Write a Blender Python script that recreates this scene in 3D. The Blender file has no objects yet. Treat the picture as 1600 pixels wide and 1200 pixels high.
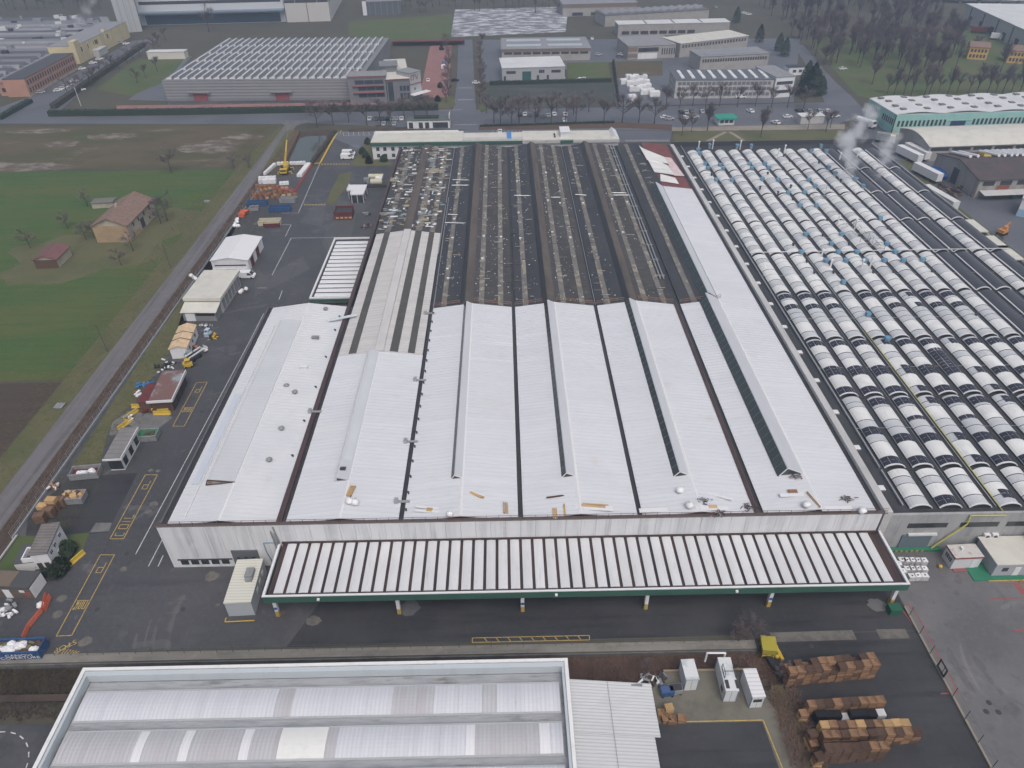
import bpy, math, random
from mathutils import Matrix, Vector
random.seed(7)
SC = bpy.context.scene
COL = SC.collection
R = math.radians
# ------------------------------------------------------------------ camera
FPX, PIT, ROL, YAW, CX, CH = 1114.37, 0.6429, -0.0124, 0.0086, -1.871, 99.12
cd = bpy.data.cameras.new('camera'); cam = bpy.data.objects.new('camera', cd); COL.objects.link(cam)
cd.sensor_width = 36; cd.lens = 36 * FPX / 1600; cd.clip_start = 1; cd.clip_end = 4000
cam.matrix_world = (Matrix.Translation((CX, 0, CH)) @ Matrix.Rotation(-YAW, 4, 'Z')
                    @ Matrix.Rotation(math.pi / 2 - PIT, 4, 'X') @ Matrix.Rotation(ROL, 4, 'Z'))
SC.camera = cam
# ------------------------------------------------------------------ sky, sun, exposure
W = bpy.data.worlds.new('World'); SC.world = W; W.use_nodes = True
wn = W.node_tree; bg = wn.nodes['Background']
sky = wn.nodes.new('ShaderNodeTexSky'); sky.sky_type = 'NISHITA'; sky.sun_disc = False
SUN_EL, SUN_AZ = R(58), R(162)
sky.sun_elevation = SUN_EL; sky.sun_rotation = SUN_AZ
sky.air_density = 1.0; sky.dust_density = 6.0; sky.ozone_density = 1.0
hs = wn.nodes.new('ShaderNodeHueSaturation'); hs.inputs['Saturation'].default_value = 0.62
wn.links.new(sky.outputs[0], hs.inputs['Color']); wn.links.new(hs.outputs[0], bg.inputs['Color'])
bg.inputs['Strength'].default_value = 0.14
sd = bpy.data.lights.new('sun', 'SUN'); sd.energy = 0.8; sd.angle = R(40); sd.color = (1, .985, .96)
sun = bpy.data.objects.new('sun', sd); COL.objects.link(sun)
sdir = Vector((math.sin(SUN_AZ) * math.cos(SUN_EL), math.cos(SUN_AZ) * math.cos(SUN_EL), math.sin(SUN_EL)))
sun.rotation_euler = sdir.to_track_quat('Z', 'Y').to_euler()
vs = SC.view_settings; vs.view_transform = 'Standard'; vs.look = 'None'; vs.exposure = 0.0; vs.gamma = 1
vs.use_curve_mapping = False
cy = SC.cycles
cy.use_denoising = True; cy.max_bounces = 5; cy.diffuse_bounces = 3; cy.glossy_bounces = 2
cy.transmission_bounces = 3; cy.transparent_max_bounces = 6; cy.volume_bounces = 3
cy.volume_step_rate = 2.0

# ------------------------------------------------------------------ survey: picture measure -> point on a level plane
def G(px, py, z=0.0):
    u, v = px - 800, py - 600
    c, s = math.cos(-ROL), math.sin(-ROL); u, v = c * u - s * v, s * u + c * v
    x, up = u / FPX, -v / FPX
    cp, sp = math.cos(PIT), math.sin(PIT)
    y, zz = cp + sp * up, -sp + cp * up
    c, s = math.cos(YAW), math.sin(YAW)
    t = (z - CH) / zz
    return (CX + (c * x + s * y) * t, (-s * x + c * y) * t, z)

# ------------------------------------------------------------------ materials
MATS = {}
def mat(name, col, rough=.8, layers=(), metal=0.0, spec=.3, bump=None, obj=False, rnd=0.0, alpha=None):
    """layers: (kind, scale or (sx,sy,sz), lo, hi, colour, factor[, roughness])"""
    if name in MATS: return MATS[name]
    m = bpy.data.materials.new(name); m.use_nodes = True; MATS[name] = m
    nt = m.node_tree; N = nt.nodes; L = nt.links; b = N['Principled BSDF']
    b.inputs['Roughness'].default_value = rough; b.inputs['Metallic'].default_value = metal
    b.inputs['Specular IOR Level'].default_value = spec
    if obj: src = N.new('ShaderNodeTexCoord').outputs['Object']
    else: src = N.new('ShaderNodeNewGeometry').outputs['Position']
    rgb = N.new('ShaderNodeRGB'); rgb.outputs[0].default_value = (*col, 1); cur = rgb.outputs[0]
    rc = None
    if rnd:
        oi = N.new('ShaderNodeObjectInfo'); mr = N.new('ShaderNodeMapRange'); L.new(oi.outputs['Random'], mr.inputs[0])
        mr.inputs[3].default_value = 1 - rnd; mr.inputs[4].default_value = 1 + rnd
        hv = N.new('ShaderNodeHueSaturation'); L.new(cur, hv.inputs['Color']); L.new(mr.outputs[0], hv.inputs['Value']); cur = hv.outputs[0]
    for ly in layers:
        kind, sc, lo, hi, c2, fac = ly[:6]
        if isinstance(sc, (int, float)): sc = (sc, sc, sc)
        mp = N.new('ShaderNodeMapping'); L.new(src, mp.inputs[0])
        if kind == 'ring':            # sc = (cx, cy, frequency)
            mp.inputs['Location'].default_value = (-sc[0], -sc[1], 0)
            ln = N.new('ShaderNodeVectorMath'); ln.operation = 'LENGTH'; L.new(mp.outputs[0], ln.inputs[0])
            t = N.new('ShaderNodeTexNoise'); t.noise_dimensions = '1D'; L.new(ln.outputs['Value'], t.inputs['W'])
            t.inputs['Scale'].default_value = sc[2]; t.inputs['Detail'].default_value = 3
            t2 = N.new('ShaderNodeTexNoise'); t2.inputs['Scale'].default_value = .11; t2.inputs['Detail'].default_value = 3; L.new(src, t2.inputs['Vector'])
            m3 = N.new('ShaderNodeMapRange'); L.new(t2.outputs['Fac'], m3.inputs[0]); m3.inputs[1].default_value = .44; m3.inputs[2].default_value = .62
            m4 = N.new('ShaderNodeMath'); m4.operation = 'MULTIPLY'; L.new(t.outputs['Fac'], m4.inputs[0]); L.new(m3.outputs[0], m4.inputs[1]); out = m4.outputs[0]
        else:
            mp.inputs['Scale'].default_value = sc if kind != 'wave' else tuple(.314159 * q for q in sc)   # waves: cycles per metre
            if kind == 'wave':
                t = N.new('ShaderNodeTexWave'); t.bands_direction = 'XYZ'[[i for i in range(3) if sc[i]][0]]; t.inputs['Scale'].default_value = 1; t.inputs['Distortion'].default_value = 0
                L.new(mp.outputs[0], t.inputs['Vector']); out = t.outputs['Fac']
            elif kind == 'voro':
                t = N.new('ShaderNodeTexVoronoi'); t.inputs['Scale'].default_value = 1; L.new(mp.outputs[0], t.inputs['Vector'])
                sp = N.new('ShaderNodeSeparateColor'); L.new(t.outputs['Color'], sp.inputs[0]); out = sp.outputs[0]
            else:
                t = N.new('ShaderNodeTexNoise'); t.inputs['Scale'].default_value = 1; t.inputs['Detail'].default_value = 6
                t.inputs['Roughness'].default_value = .62; L.new(mp.outputs[0], t.inputs['Vector']); out = t.outputs['Fac']
        mr = N.new('ShaderNodeMapRange'); L.new(out, mr.inputs[0])
        mr.inputs[1].default_value = lo; mr.inputs[2].default_value = hi; mr.inputs[3].default_value = 0; mr.inputs[4].default_value = fac
        mx = N.new('ShaderNodeMix'); mx.data_type = 'RGBA'; L.new(mr.outputs[0], mx.inputs[0]); L.new(cur, mx.inputs[6])
        mx.inputs[7].default_value = (*c2, 1); cur = mx.outputs[2]
        if len(ly) > 6:
            m2 = N.new('ShaderNodeMix'); L.new(mr.outputs[0], m2.inputs[0])
            if rc is None: m2.inputs[2].default_value = rough
            else: L.new(rc, m2.inputs[2])
            m2.inputs[3].default_value = ly[6]; rc = m2.outputs[0]
    L.new(cur, b.inputs['Base Color'])
    if rc is not None: L.new(rc, b.inputs['Roughness'])
    if bump:
        mp = N.new('ShaderNodeMapping'); L.new(src, mp.inputs[0]); sc = bump[0]
        mp.inputs['Scale'].default_value = (sc, sc, sc) if isinstance(sc, (int, float)) else sc
        t = N.new('ShaderNodeTexNoise'); t.inputs['Scale'].default_value = 1; t.inputs['Detail'].default_value = 5; L.new(mp.outputs[0], t.inputs['Vector'])
        bp = N.new('ShaderNodeBump'); bp.inputs['Distance'].default_value = bump[1]; L.new(t.outputs['Fac'], bp.inputs['Height'])
        L.new(bp.outputs[0], b.inputs['Normal'])
    return m

# ------------------------------------------------------------------ mesh helper
class MB:
    def __init__(s): s.v = []; s.f = []; s.m = []
    def poly(s, pts, m=0):
        i = len(s.v); s.v += [tuple(p) for p in pts]; s.f.append(tuple(range(i, i + len(pts)))); s.m.append(m); return s
    def box(s, x0, y0, z0, x1, y1, z1, m=0, mt=None, bottom=True):
        i = len(s.v)
        s.v += [(x0, y0, z0), (x1, y0, z0), (x1, y1, z0), (x0, y1, z0), (x0, y0, z1), (x1, y0, z1), (x1, y1, z1), (x0, y1, z1)]
        fs = [(4, 5, 6, 7), (0, 1, 5, 4), (1, 2, 6, 5), (2, 3, 7, 6), (3, 0, 4, 7)] + ([(3, 2, 1, 0)] if bottom else [])
        for k, f in enumerate(fs): s.f.append(tuple(i + a for a in f)); s.m.append(mt if (k == 0 and mt is not None) else m)
        return s
    def obox(s, cx, cy, z0, w, d, h, rz=0, m=0, mt=None):
        t = MB().box(-w / 2, -d / 2, 0, w / 2, d / 2, h, m, mt); return s.add(t, (cx, cy, z0), rz)
    def add(s, o, loc=(0, 0, 0), rz=0, rx=0, ry=0, sc=1):
        M = Matrix.Translation(loc) @ Matrix.Rotation(rz, 4, 'Z') @ Matrix.Rotation(ry, 4, 'Y') @ Matrix.Rotation(rx, 4, 'X') @ Matrix.Scale(sc, 4)
        i = len(s.v); s.v += [tuple(M @ Vector(p)) for p in o.v]; s.f += [tuple(i + a for a in f) for f in o.f]; s.m += o.m; return s
    def ext(s, prof, a0, a1, axis='y', m=0, caps=True, closed=True, mcap=None):
        """extrude a profile [(h, z)] along an axis; h is the other level axis"""
        i = len(s.v); n = len(prof)
        mk = (lambda h, z, a: (h, a, z)) if axis == 'y' else (lambda h, z, a: (a, h, z)) if axis == 'x' else (lambda h, z, a: (h, z, a))
        s.v += [mk(h, z, a0) for h, z in prof] + [mk(h, z, a1) for h, z in prof]
        for k in range(n if closed else n - 1):
            q = (k + 1) % n; s.f.append((i + k, i + q, i + n + q, i + n + k)); s.m.append(m)
        if caps and closed:
            s.f.append(tuple(i + k for k in range(n))); s.f.append(tuple(i + n + k for k in reversed(range(n)))); s.m += [mcap if mcap is not None else m] * 2
        return s
    def prism(s, pts, z0, z1, m=0, mt=None):
        i = len(s.v); n = len(pts)
        s.v += [(p[0], p[1], z0) for p in pts] + [(p[0], p[1], z1) for p in pts]
        s.f.append(tuple(i + n + k for k in range(n))); s.m.append(m if mt is None else mt)
        for k in range(n): q = (k + 1) % n; s.f.append((i + k, i + q, i + n + q, i + n + k)); s.m.append(m)
        return s
    def tube(s, p, q, r, r2=None, n=6, m=0, caps=True):
        p, q = Vector(p), Vector(q); d = (q - p)
        if d.length < 1e-6: return s
        d.normalize(); a = d.orthogonal().normalized(); b = d.cross(a); r2 = r if r2 is None else r2; i = len(s.v)
        for c, rr in ((p, r), (q, r2)):
            for k in range(n): t = 2 * math.pi * k / n; s.v.append(tuple(c + a * (rr * math.cos(t)) + b * (rr * math.sin(t))))
        for k in range(n): k2 = (k + 1) % n; s.f.append((i + k, i + k2, i + n + k2, i + n + k)); s.m.append(m)
        if caps: s.f.append(tuple(i + n + k for k in range(n))); s.f.append(tuple(i + k for k in reversed(range(n)))); s.m += [m, m]
        return s
    def cyl(s, x, y, z0, z1, r, r2=None, n=12, m=0): return s.tube((x, y, z0), (x, y, z1), r, r2, n, m)
    def blob(s, x, y, z, rx, ry, rz, m=0, seed=0, amp=.18, nu=8, nv=5):
        rd = random.Random(seed); i = len(s.v)
        for a in range(nv + 1):
            for b in range(nu):
                t = math.pi * a / nv; p = 2 * math.pi * b / nu; k = 1 + amp * (rd.random() - .5) * 2
                s.v.append((x + rx * k * math.sin(t) * math.cos(p), y + ry * k * math.sin(t) * math.sin(p), max(z - rz, z + rz * k * math.cos(t))))
        for a in range(nv):
            for b in range(nu): c = (b + 1) % nu; s.f.append((i + a * nu + b, i + (a + 1) * nu + b, i + (a + 1) * nu + c, i + a * nu + c)); s.m.append(m)
        return s
    def mesh(s, name, mats, smooth=False):
        me = bpy.data.meshes.new(name); me.from_pydata(s.v, [], s.f)
        for m in (mats if isinstance(mats, (list, tuple)) else [mats]): me.materials.append(m)
        me.polygons.foreach_set('material_index', s.m)
        if smooth: me.polygons.foreach_set('use_smooth', [True] * len(s.f))
        me.update(); return me

INV = {}
def thing(name, label, cat, loc=(0, 0, 0), rz=0, group=None, world=False):
    o = bpy.data.objects.new(name, None); COL.objects.link(o); o.location = loc; o.rotation_euler = (0, 0, rz); o.empty_display_size = .5
    tag(o, label, cat, group)
    if world: INV[o.name] = (Matrix.Translation(loc) @ Matrix.Rotation(rz, 4, 'Z')).inverted()
    return o
def tag(o, label=None, cat=None, group=None, kind=None):
    if label: o['label'] = label
    if cat: o['category'] = cat
    if group: o['group'] = group
    if kind: o['kind'] = kind
    return o
def part(name, mb, mats, parent=None, loc=None, rz=0, smooth=False, kind=None, label=None, sc=None):
    me = mb.mesh(name, mats, smooth) if isinstance(mb, MB) else mb
    o = bpy.data.objects.new(name, me); COL.objects.link(o)
    if parent is not None:
        o.parent = parent; KIDS.setdefault(parent.name, []).append(o)
        if parent.name in INV: o.matrix_parent_inverse = INV[parent.name]
    if loc: o.location = loc
    if rz: o.rotation_euler = (0, 0, rz)
    if sc: o.scale = sc
    if kind: o['kind'] = kind
    if label: o['label'] = label
    return o
def copy_tree(o, loc=None, rz=None, label=None, group=None, parent=None, sc=None):
    c = o.copy(); COL.objects.link(c)
    if parent is not None: c.parent = parent
    if loc is not None: c.location = loc
    if rz is not None: c.rotation_euler = (0, 0, rz)
    if sc is not None: c.scale = (sc, sc, sc) if isinstance(sc, (int, float)) else sc
    if label: c['label'] = label
    if group: c['group'] = group
    for ch in KIDS.get(o.name, ()):
        copy_tree(ch, parent=c)
    return c
KIDS = {}
def struct(name, mb, mats, label=None, parent=None):
    o = part(name, mb, mats, parent); o['kind'] = 'structure'
    if label: o['label'] = label
    return o
def sheet(name, pts, z, m, parent=None):
    """a level sheet of ground; pts are picture measures or world points marked with a third value"""
    w = [(p[0], p[1], z) if len(p) > 2 else (*G(p[0], p[1])[:2], z) for p in pts]
    a = sum(w[i][0] * w[(i + 1) % len(w)][1] - w[(i + 1) % len(w)][0] * w[i][1] for i in range(len(w)))
    if a < 0: w.reverse()
    return struct(name, MB().poly(w), m, parent=parent)
def rect(name, x0, x1, y0, y1, z, m, parent=None): return sheet(name, [(x0, y0, 1), (x1, y0, 1), (x1, y1, 1), (x0, y1, 1)], z, m, parent)
def strip(mb, a, b, w, z, m=0):
    a = G(*a) if len(a) == 2 else a; b = G(*b) if len(b) == 2 else b
    dx, dy = b[0] - a[0], b[1] - a[1]; l = math.hypot(dx, dy) or 1; nx, ny = -dy / l * w / 2, dx / l * w / 2
    mb.poly([(a[0] - nx, a[1] - ny, z), (b[0] - nx, b[1] - ny, z), (b[0] + nx, b[1] + ny, z), (a[0] + nx, a[1] + ny, z)]); return mb
def loop(mb, pts, w, z, close=True):
    for i in range(len(pts) if close else len(pts) - 1): strip(mb, pts[i], pts[(i + 1) % len(pts)], w, z)
    return mb
# ------------------------------------------------------------------ palette
asphalt = mat('wet_asphalt', (0.071, 0.071, 0.077), .62, [('n', .03, .40, .66, (0.049, 0.049, 0.054), .9, .42), ('n', .12, .52, .70, (0.108, 0.106, 0.109), .6), ('voro', (.045, .06, 1), .74, .76, (0.054, 0.054, 0.058), .55), ('voro', (.11, .05, 1), .86, .88, (0.106, 0.105, 0.106), .5), ('ring', (-36, 72, .75), .50, .60, (0.135, 0.130, 0.130), .5), ('ring', (-70, 150, .5), .52, .62, (0.124, 0.121, 0.121), .4), ('n', (.9, .03, 1), .58, .70, (0.045, 0.045, 0.050), .55), ('n', .7, .62, .70, (0.039, 0.039, 0.042), .6, .35), ('n', 1.3, .45, .8, (0.121, 0.121, 0.123), .3), ('n', (.02, .35, 1), .55, .75, (0.043, 0.043, 0.048), .7, .3)], spec=.35, bump=(3, .02))
dark_asphalt = mat('soaked_shaded_asphalt', (.040, .040, .044), .45, [('n', .06, .42, .62, (.056, .056, .060), .9, .6), ('n', (.05, .5, 1), .52, .68, (.030, .030, .033), .8, .25), ('n', 1.2, .5, .8, (.075, .074, .075), .35)], spec=.22)  # wet paving; on the canopy apron this dark colour also paints in shade
dusty_m = mat('dusty_patch', (.150, .140, .125), .9, [('n', .6, .42, .62, (.10, .096, .09), .9)])
asphalt2 = mat('patched_asphalt', (0.102, 0.102, 0.110), .7, [('n', .05, .42, .6, (0.066, 0.066, 0.072), .8), ('n', .7, .5, .8, (0.156, 0.156, 0.156), .4)], spec=.3)
concrete_yard = mat('worn_concrete', (.150, .146, .148), .72, [('n', .05, .42, .62, (.100, .098, .102), .9), ('ring', (84, 57, .55), .50, .62, (.215, .21, .205), .4), ('ring', (74, 66, .4), .52, .64, (.21, .205, .20), .35), ('ring', (96, 60, .5), .52, .64, (.075, .075, .078), .45), ('n', .35, .56, .68, (.072, .072, .075), .6, .4), ('n', 1.1, .5, .8, (.20, .195, .19), .3)], spec=.35)
lane_m = mat('lane_gravel', (0.144, 0.138, 0.144), .85, [('n', (.9, .03, 1), .45, .65, (0.086, 0.083, 0.086), .8), ('n', .5, .5, .75, (0.196, 0.184, 0.184), .5)])
street_m = mat('street_asphalt', (0.115, 0.120, 0.139), .6, [('n', .04, .42, .62, (0.082, 0.086, 0.099), .8, .4), ('n', .6, .5, .75, (0.163, 0.167, 0.182), .4)], spec=.4)
ground_m = mat('winter_ground', (.080, .072, .053), .95, [('n', .02, .42, .60, (.066, .062, .046), .9), ('n', .15, .5, .7, (.060, .064, .040), .6), ('n', .9, .5, .8, (.105, .092, .070), .5)])
green_m = mat('green_crop', (0.052, 0.101, 0.026), .95, [('wave', (0, .12, 0), .90, 1, (.066, .072, .036), .35), ('n', (.006, 1.1, 1), .54, .68, (.050, .072, .032), .5), ('n', (.012, .06, 1), .43, .58, (0.086, 0.099, 0.031), .85), ('n', (.05, .5, 1), .48, .66, (0.039, 0.084, 0.024), .6), ('n', .25, .58, .75, (0.112, 0.099, 0.041), .55), ('n', 1.5, .5, .8, (0.080, 0.118, 0.038), .35)], bump=(.8, .3))
plow_m = mat('ploughed_soil', (0.067, 0.052, 0.041), .95, [('n', (.02, .3, 1), .45, .62, (0.052, 0.043, 0.035), .8), ('n', 1.2, .5, .8, (0.091, 0.072, 0.056), .4)], bump=(1, .2))
scrub_m = mat('scrub_field', (0.102, 0.081, 0.050), .95, [('n', (.02, .06, 1), .44, .58, (0.068, 0.075, 0.033), .8), ('n', (.03, .12, 1), .60, .70, (0.194, 0.166, 0.136), .7), ('n', .12, .5, .7, (0.068, 0.053, 0.040), .6)])
lawn_m = mat('lawn', (0.071, 0.101, 0.036), .95, [('n', .06, .42, .62, (0.101, 0.101, 0.045), .9), ('n', 1.0, .5, .8, (0.060, 0.077, 0.034), .5)])
verge_m = mat('olive_verge', (.108, .106, .050), .95, [('n', .1, .45, .62, (.080, .094, .040), .9), ('n', .5, .5, .68, (.13, .108, .068), .6), ('n', 1.5, .52, .75, (.070, .066, .036), .5)])
bramble_g = mat('bramble_ground', (.075, .055, .044), .95, [('n', .2, .45, .65, (.040, .033, .027), .9), ('n', 1.2, .5, .8, (.10, .07, .055), .6)])
darklawn_m = mat('wet_dark_lot', (.055, .062, .058), .8, [('n', (.03, .12, 1), .52, .66, (.11, .115, .11), .7), ('n', .1, .45, .6, (.048, .060, .040), .8)])
snow_m = mat('slushy_lot', (.17, .175, .19), .8, [('n', (.10, .2, 1), .47, .60, (.58, .59, .62), .85), ('n', .3, .55, .7, (.10, .10, .11), .7)])
redpave_m = mat('red_paving', (.26, .135, .125), .85, [('n', .2, .45, .65, (.19, .11, .11), .7), ('n', (.05, .6, 1), .5, .7, (.32, .19, .17), .5)])
tan_m = mat('pale_path', (.26, .23, .19), .9, [('n', .3, .45, .7, (.19, .17, .15), .7)])
water_m = mat('pond_water', (.065, .075, .066), .06, [('n', .1, .4, .7, (.08, .085, .075), .6)], spec=.6)
yellow_p = mat('yellow_paint', (.47, .33, .09), .7, [('n', 2.5, .46, .66, (.22, .17, .09), .75)])
white_p = mat('white_paint', (.52, .52, .53), .7, [('n', 1.5, .48, .7, (.22, .22, .23), .7)])
red_p = mat('red_paint', (.30, .075, .075), .7, [('n', 1.2, .45, .65, (.16, .10, .10), .8)])
white_roof = mat('white_sheet_roof', (.605, .615, .645), .5, [('n', (.05, .09, .05), .42, .62, (.56, .57, .60), .8), ('n', (.03, .9, .05), .50, .68, (.54, .55, .58), .5), ('wave', (0, 1, 0), .84, 1, (.48, .49, .52), .55), ('n', .22, .60, .70, (.52, .515, .52), .5), ('n', .09, .62, .74, (.55, .49, .46), .3), ('n', (.02, .3, .05), .56, .66, (.63, .64, .66), .6), ('voro', (.04, 1, .05), .5, .95, (.555, .565, .60), .45)], spec=.25)
white_roof2 = mat('white_annex_roof', (.61, .615, .635), .5, [('n', (.08, .05, .05), .42, .62, (.54, .55, .58), .8), ('wave', (0, 1, 0), .82, 1, (.50, .51, .535), .5), ('n', .3, .62, .74, (.46, .45, .46), .4)], spec=.25)
lean_roof = mat('lean_to_sheet', (.56, .57, .58), .5, [('wave', (0, 2.2, 0), .55, 1, (.40, .41, .425), .8), ('n', .3, .5, .7, (.48, .49, .50), .6)])
old_pale = mat('old_pale_roof', (.53, .515, .505), .7, [('n', (.06, .5, .1), .44, .64, (.45, .435, .43), .8), ('wave', (0, .85, 0), .6, 1, (.42, .405, .40), .5), ('n', .3, .55, .7, (.57, .56, .55), .5)])
dark_roof = mat('stripped_dark_roof', (0.060, 0.058, 0.058), .7, [('n', (0.104, 0.035, 0.116), .44, .60, (0.044, 0.043, 0.046), .9), ('n', (.05, 1.2, 1), .5, .7, (0.087, 0.079, 0.072), .5), ('n', .5, .60, .75, (0.128, 0.116, 0.110), .6), ('n', (.8, .05, 1), .55, .7, (0.082, 0.070, 0.060), .5)], spec=.35)
left_roof = mat('near_black_felt', (.036, .037, .042), .6, [('n', (.2, .04, .1), .44, .62, (.050, .050, .054), .8), ('n', (.05, 1.2, 1), .55, .7, (.075, .07, .066), .5), ('n', .5, .62, .75, (.10, .10, .10), .5)], spec=.4)
right_roof = mat('grey_brown_felt', (.058, .056, .056), .75, [('n', (.1, .06, .1), .50, .62, (.040, .039, .040), .8), ('n', (.12, .03, .1), .44, .62, (.056, .052, .050), .9), ('n', (.05, 1.0, 1), .52, .68, (.105, .096, .088), .55), ('n', .4, .6, .72, (.135, .125, .115), .5), ('n', (.6, .06, 1), .56, .7, (.045, .043, .043), .6)], spec=.35)
brown_roof = mat('brown_felt_roof', (0.106, 0.090, 0.080), .8, [('n', (0.375, 0.062, 0.125), .44, .62, (0.075, 0.065, 0.060), .9), ('n', .6, .58, .72, (0.163, 0.144, 0.125), .6)])
strip_m = mat('dirty_skylight_strip', (.165, .155, .142), .7, [('n', (.4, .35, .1), .45, .62, (.125, .117, .106), .9), ('voro', (.8, .7, .8), .80, .82, (.30, .27, .20), .7)])
gutter_m = mat('dark_gutter', (.045, .044, .047), .5, [('n', .3, .45, .7, (.03, .03, .032), .8)])
copper_m = mat('brown_gutter', (.095, .062, .060), .45, [('n', (.3, .1, .3), .45, .65, (.06, .042, .042), .8)], metal=.3)
dglass = mat('dark_glass', (.030, .036, .038), .15, [('n', .2, .4, .7, (.05, .055, .055), .7)], spec=.5)
gglass = mat('green_dark_glass', (.045, .060, .059), .15, [('n', .3, .4, .7, (.06, .075, .072), .7)], spec=.5)
blueglass = mat('window_glass', (.05, .06, .075), .1, spec=.6)
wall_white = mat('stained_white_wall', (.62, .625, .64), .8, [('n', (.55, 1, .03), .45, .65, (.47, .48, .50), .85), ('n', (1.2, 1, .06), .56, .70, (.30, .30, .31), .55), ('n', .3, .55, .7, (.68, .68, .69), .5)])
conc_wall = mat('grey_concrete_wall', (.33, .33, .335), .85, [('n', (.5, .5, .05), .44, .64, (.23, .23, .235), .85), ('n', .3, .55, .7, (.42, .42, .42), .6), ('n', (1.5, 1.5, .08), .58, .7, (.14, .14, .14), .5)])
parapet_m = mat('pale_concrete', (.46, .455, .45), .85, [('n', (.3, .08, .3), .45, .65, (.36, .355, .35), .8), ('n', 1.0, .55, .75, (.52, .515, .51), .5)])
rail_m = mat('rusty_rail', (.13, .085, .07), .7, metal=.3)
white_m = mat('white_metal', (.66, .66, .675), .45, [('n', .8, .5, .75, (.60, .60, .61), .5)])
green_m2 = mat('green_fascia', (.045, .115, .085), .55, [('n', (.2, .2, .8), .45, .65, (.035, .085, .065), .8), ('n', .6, .6, .75, (.10, .16, .13), .4)])
rust_m = mat('rust_channel', (.075, .048, .045), .6, [('n', (1, .12, 1), .45, .6, (.040, .034, .036), .95), ('n', .5, .6, .72, (.12, .05, .04), .6)], metal=.2)
yellow_m = mat('yellow_metal', (.54, .37, .05), .5, [('n', 1.2, .5, .7, (.42, .29, .06), .6)])
steel_m = mat('galvanised_steel', (.42, .43, .44), .4, [('n', 1, .5, .7, (.30, .31, .32), .6)], metal=.5)
dark_m = mat('dark_metal', (.05, .05, .055), .5)
black_m = mat('black_rubber', (.018, .018, .02), .7)
grey_roof = mat('grey_flat_roof', (.048, .049, .055), .65, [('n', (.3, .06, .3), .45, .62, (.036, .037, .041), .9), ('n', .8, .55, .75, (.08, .08, .086), .4)], spec=.3)
vault_w = mat('white_vault', (.70, .70, .69), .4, [('n', (.35, .35, .3), .42, .62, (.58, .585, .58), .8), ('n', (1.2, .25, .6), .58, .70, (.48, .47, .45), .5)], spec=.4, rnd=.05)
vault_g = mat('grey_vault_sheet', (.52, .53, .55), .5, [('n', .3, .42, .62, (.44, .45, .47), .8), ('n', (1.2, .3, .6), .58, .70, (.38, .38, .39), .5)], rnd=.06)
pv_m = mat('solar_cell', (.028, .028, .040), .16, [('n', .5, .4, .7, (.036, .036, .050), .7)], spec=.6)
pv_dark = mat('dark_thin_film', (.062, .064, .074), .3, [('wave', (0, .9, 0), .8, 1, (.085, .087, .098), .6), ('n', (.4, .08, .4), .45, .65, (.048, .050, .058), .8)], spec=.5)
blue_m = mat('blue_fan', (.11, .25, .37), .5, [('n', 1.2, .45, .7, (.24, .38, .47), .6)])
wood_m = mat('pallet_wood', (.25, .142, .082), .85, [('n', (1.2, 1.2, 2.5), .44, .62, (.15, .083, .05), .9), ('voro', (.9, .9, 4), .72, .74, (.34, .21, .12), .75)], obj=True, rnd=.28)
wood_l = mat('fresh_timber', (.52, .35, .17), .8, [('n', (1.5, 1.5, 3), .45, .65, (.40, .25, .12), .8)], obj=True, rnd=.15)
wood_d = mat('weathered_wood', (.115, .070, .050), .9, [('n', (1.5, 1.5, 3), .45, .65, (.070, .046, .036), .8)], obj=True, rnd=.2)
osb_m = mat('osb_board', (.58, .43, .27), .85, [('n', .9, .44, .62, (.47, .33, .20), .8), ('voro', 1.6, .7, .72, (.66, .52, .36), .5)])
bark_m = mat('bark', (.085, .070, .062), .95, [('n', 1.5, .45, .65, (.045, .037, .033), .8)])
twig_m = mat('bare_twigs', (.150, .122, .122), .95, [('n', .25, .45, .65, (.118, .096, .097), .8)], rnd=.22)
ever_m = mat('evergreen_leaves', (.032, .050, .027), .9, [('n', .8, .45, .65, (.045, .066, .034), .8)], rnd=.15)
hedge_m = mat('hedge_leaves', (.022, .036, .022), .9, [('n', .8, .45, .65, (.034, .046, .026), .8)])
tile_m = mat('terracotta_tiles', (.215, .150, .122), .85, [('n', (1.0, 1.0, 1), .44, .62, (.17, .105, .085), .9), ('n', .25, .55, .68, (.17, .12, .085), .7), ('n', 3, .55, .7, (.30, .21, .17), .6)])
plaster_m = mat('old_plaster', (.40, .36, .29), .9, [('n', .4, .45, .65, (.30, .27, .22), .8), ('n', 1.5, .58, .7, (.46, .42, .36), .6)])
brickw_m = mat('ochre_plaster', (.38, .27, .165), .9, [('n', .3, .45, .65, (.30, .22, .14), .8)])
house_w = mat('white_plaster', (.66, .66, .67), .85, [('n', (.6, .6, .1), .5, .7, (.52, .52, .53), .7)])
orange_m = mat('orange_plastic', (.62, .13, .05), .6, [('n', 1, .45, .7, (.45, .10, .05), .7)])
bag_m = mat('white_bag', (.72, .72, .73), .7, [('n', 1.2, .45, .65, (.58, .58, .60), .8)], rnd=.08)
redsteel_m = mat('dark_red_steel', (.13, .032, .030), .6, [('n', 1, .45, .7, (.085, .028, .026), .8)])
bluesteel_m = mat('blue_steel', (.035, .085, .20), .55, [('n', .8, .5, .7, (.03, .06, .13), .7)])
greysteel_m = mat('grey_steel', (.25, .26, .27), .6, [('n', .8, .45, .7, (.17, .175, .18), .8), ('n', 1.4, .6, .7, (.20, .12, .08), .5)])
teal_m = mat('turquoise_cladding', (.30, .50, .47), .6, [('n', .2, .45, .65, (.23, .45, .42), .8)])
greyclad_m = mat('grey_cladding', (.22, .22, .23), .6, [('n', .15, .45, .65, (.19, .19, .20), .8)])
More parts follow.
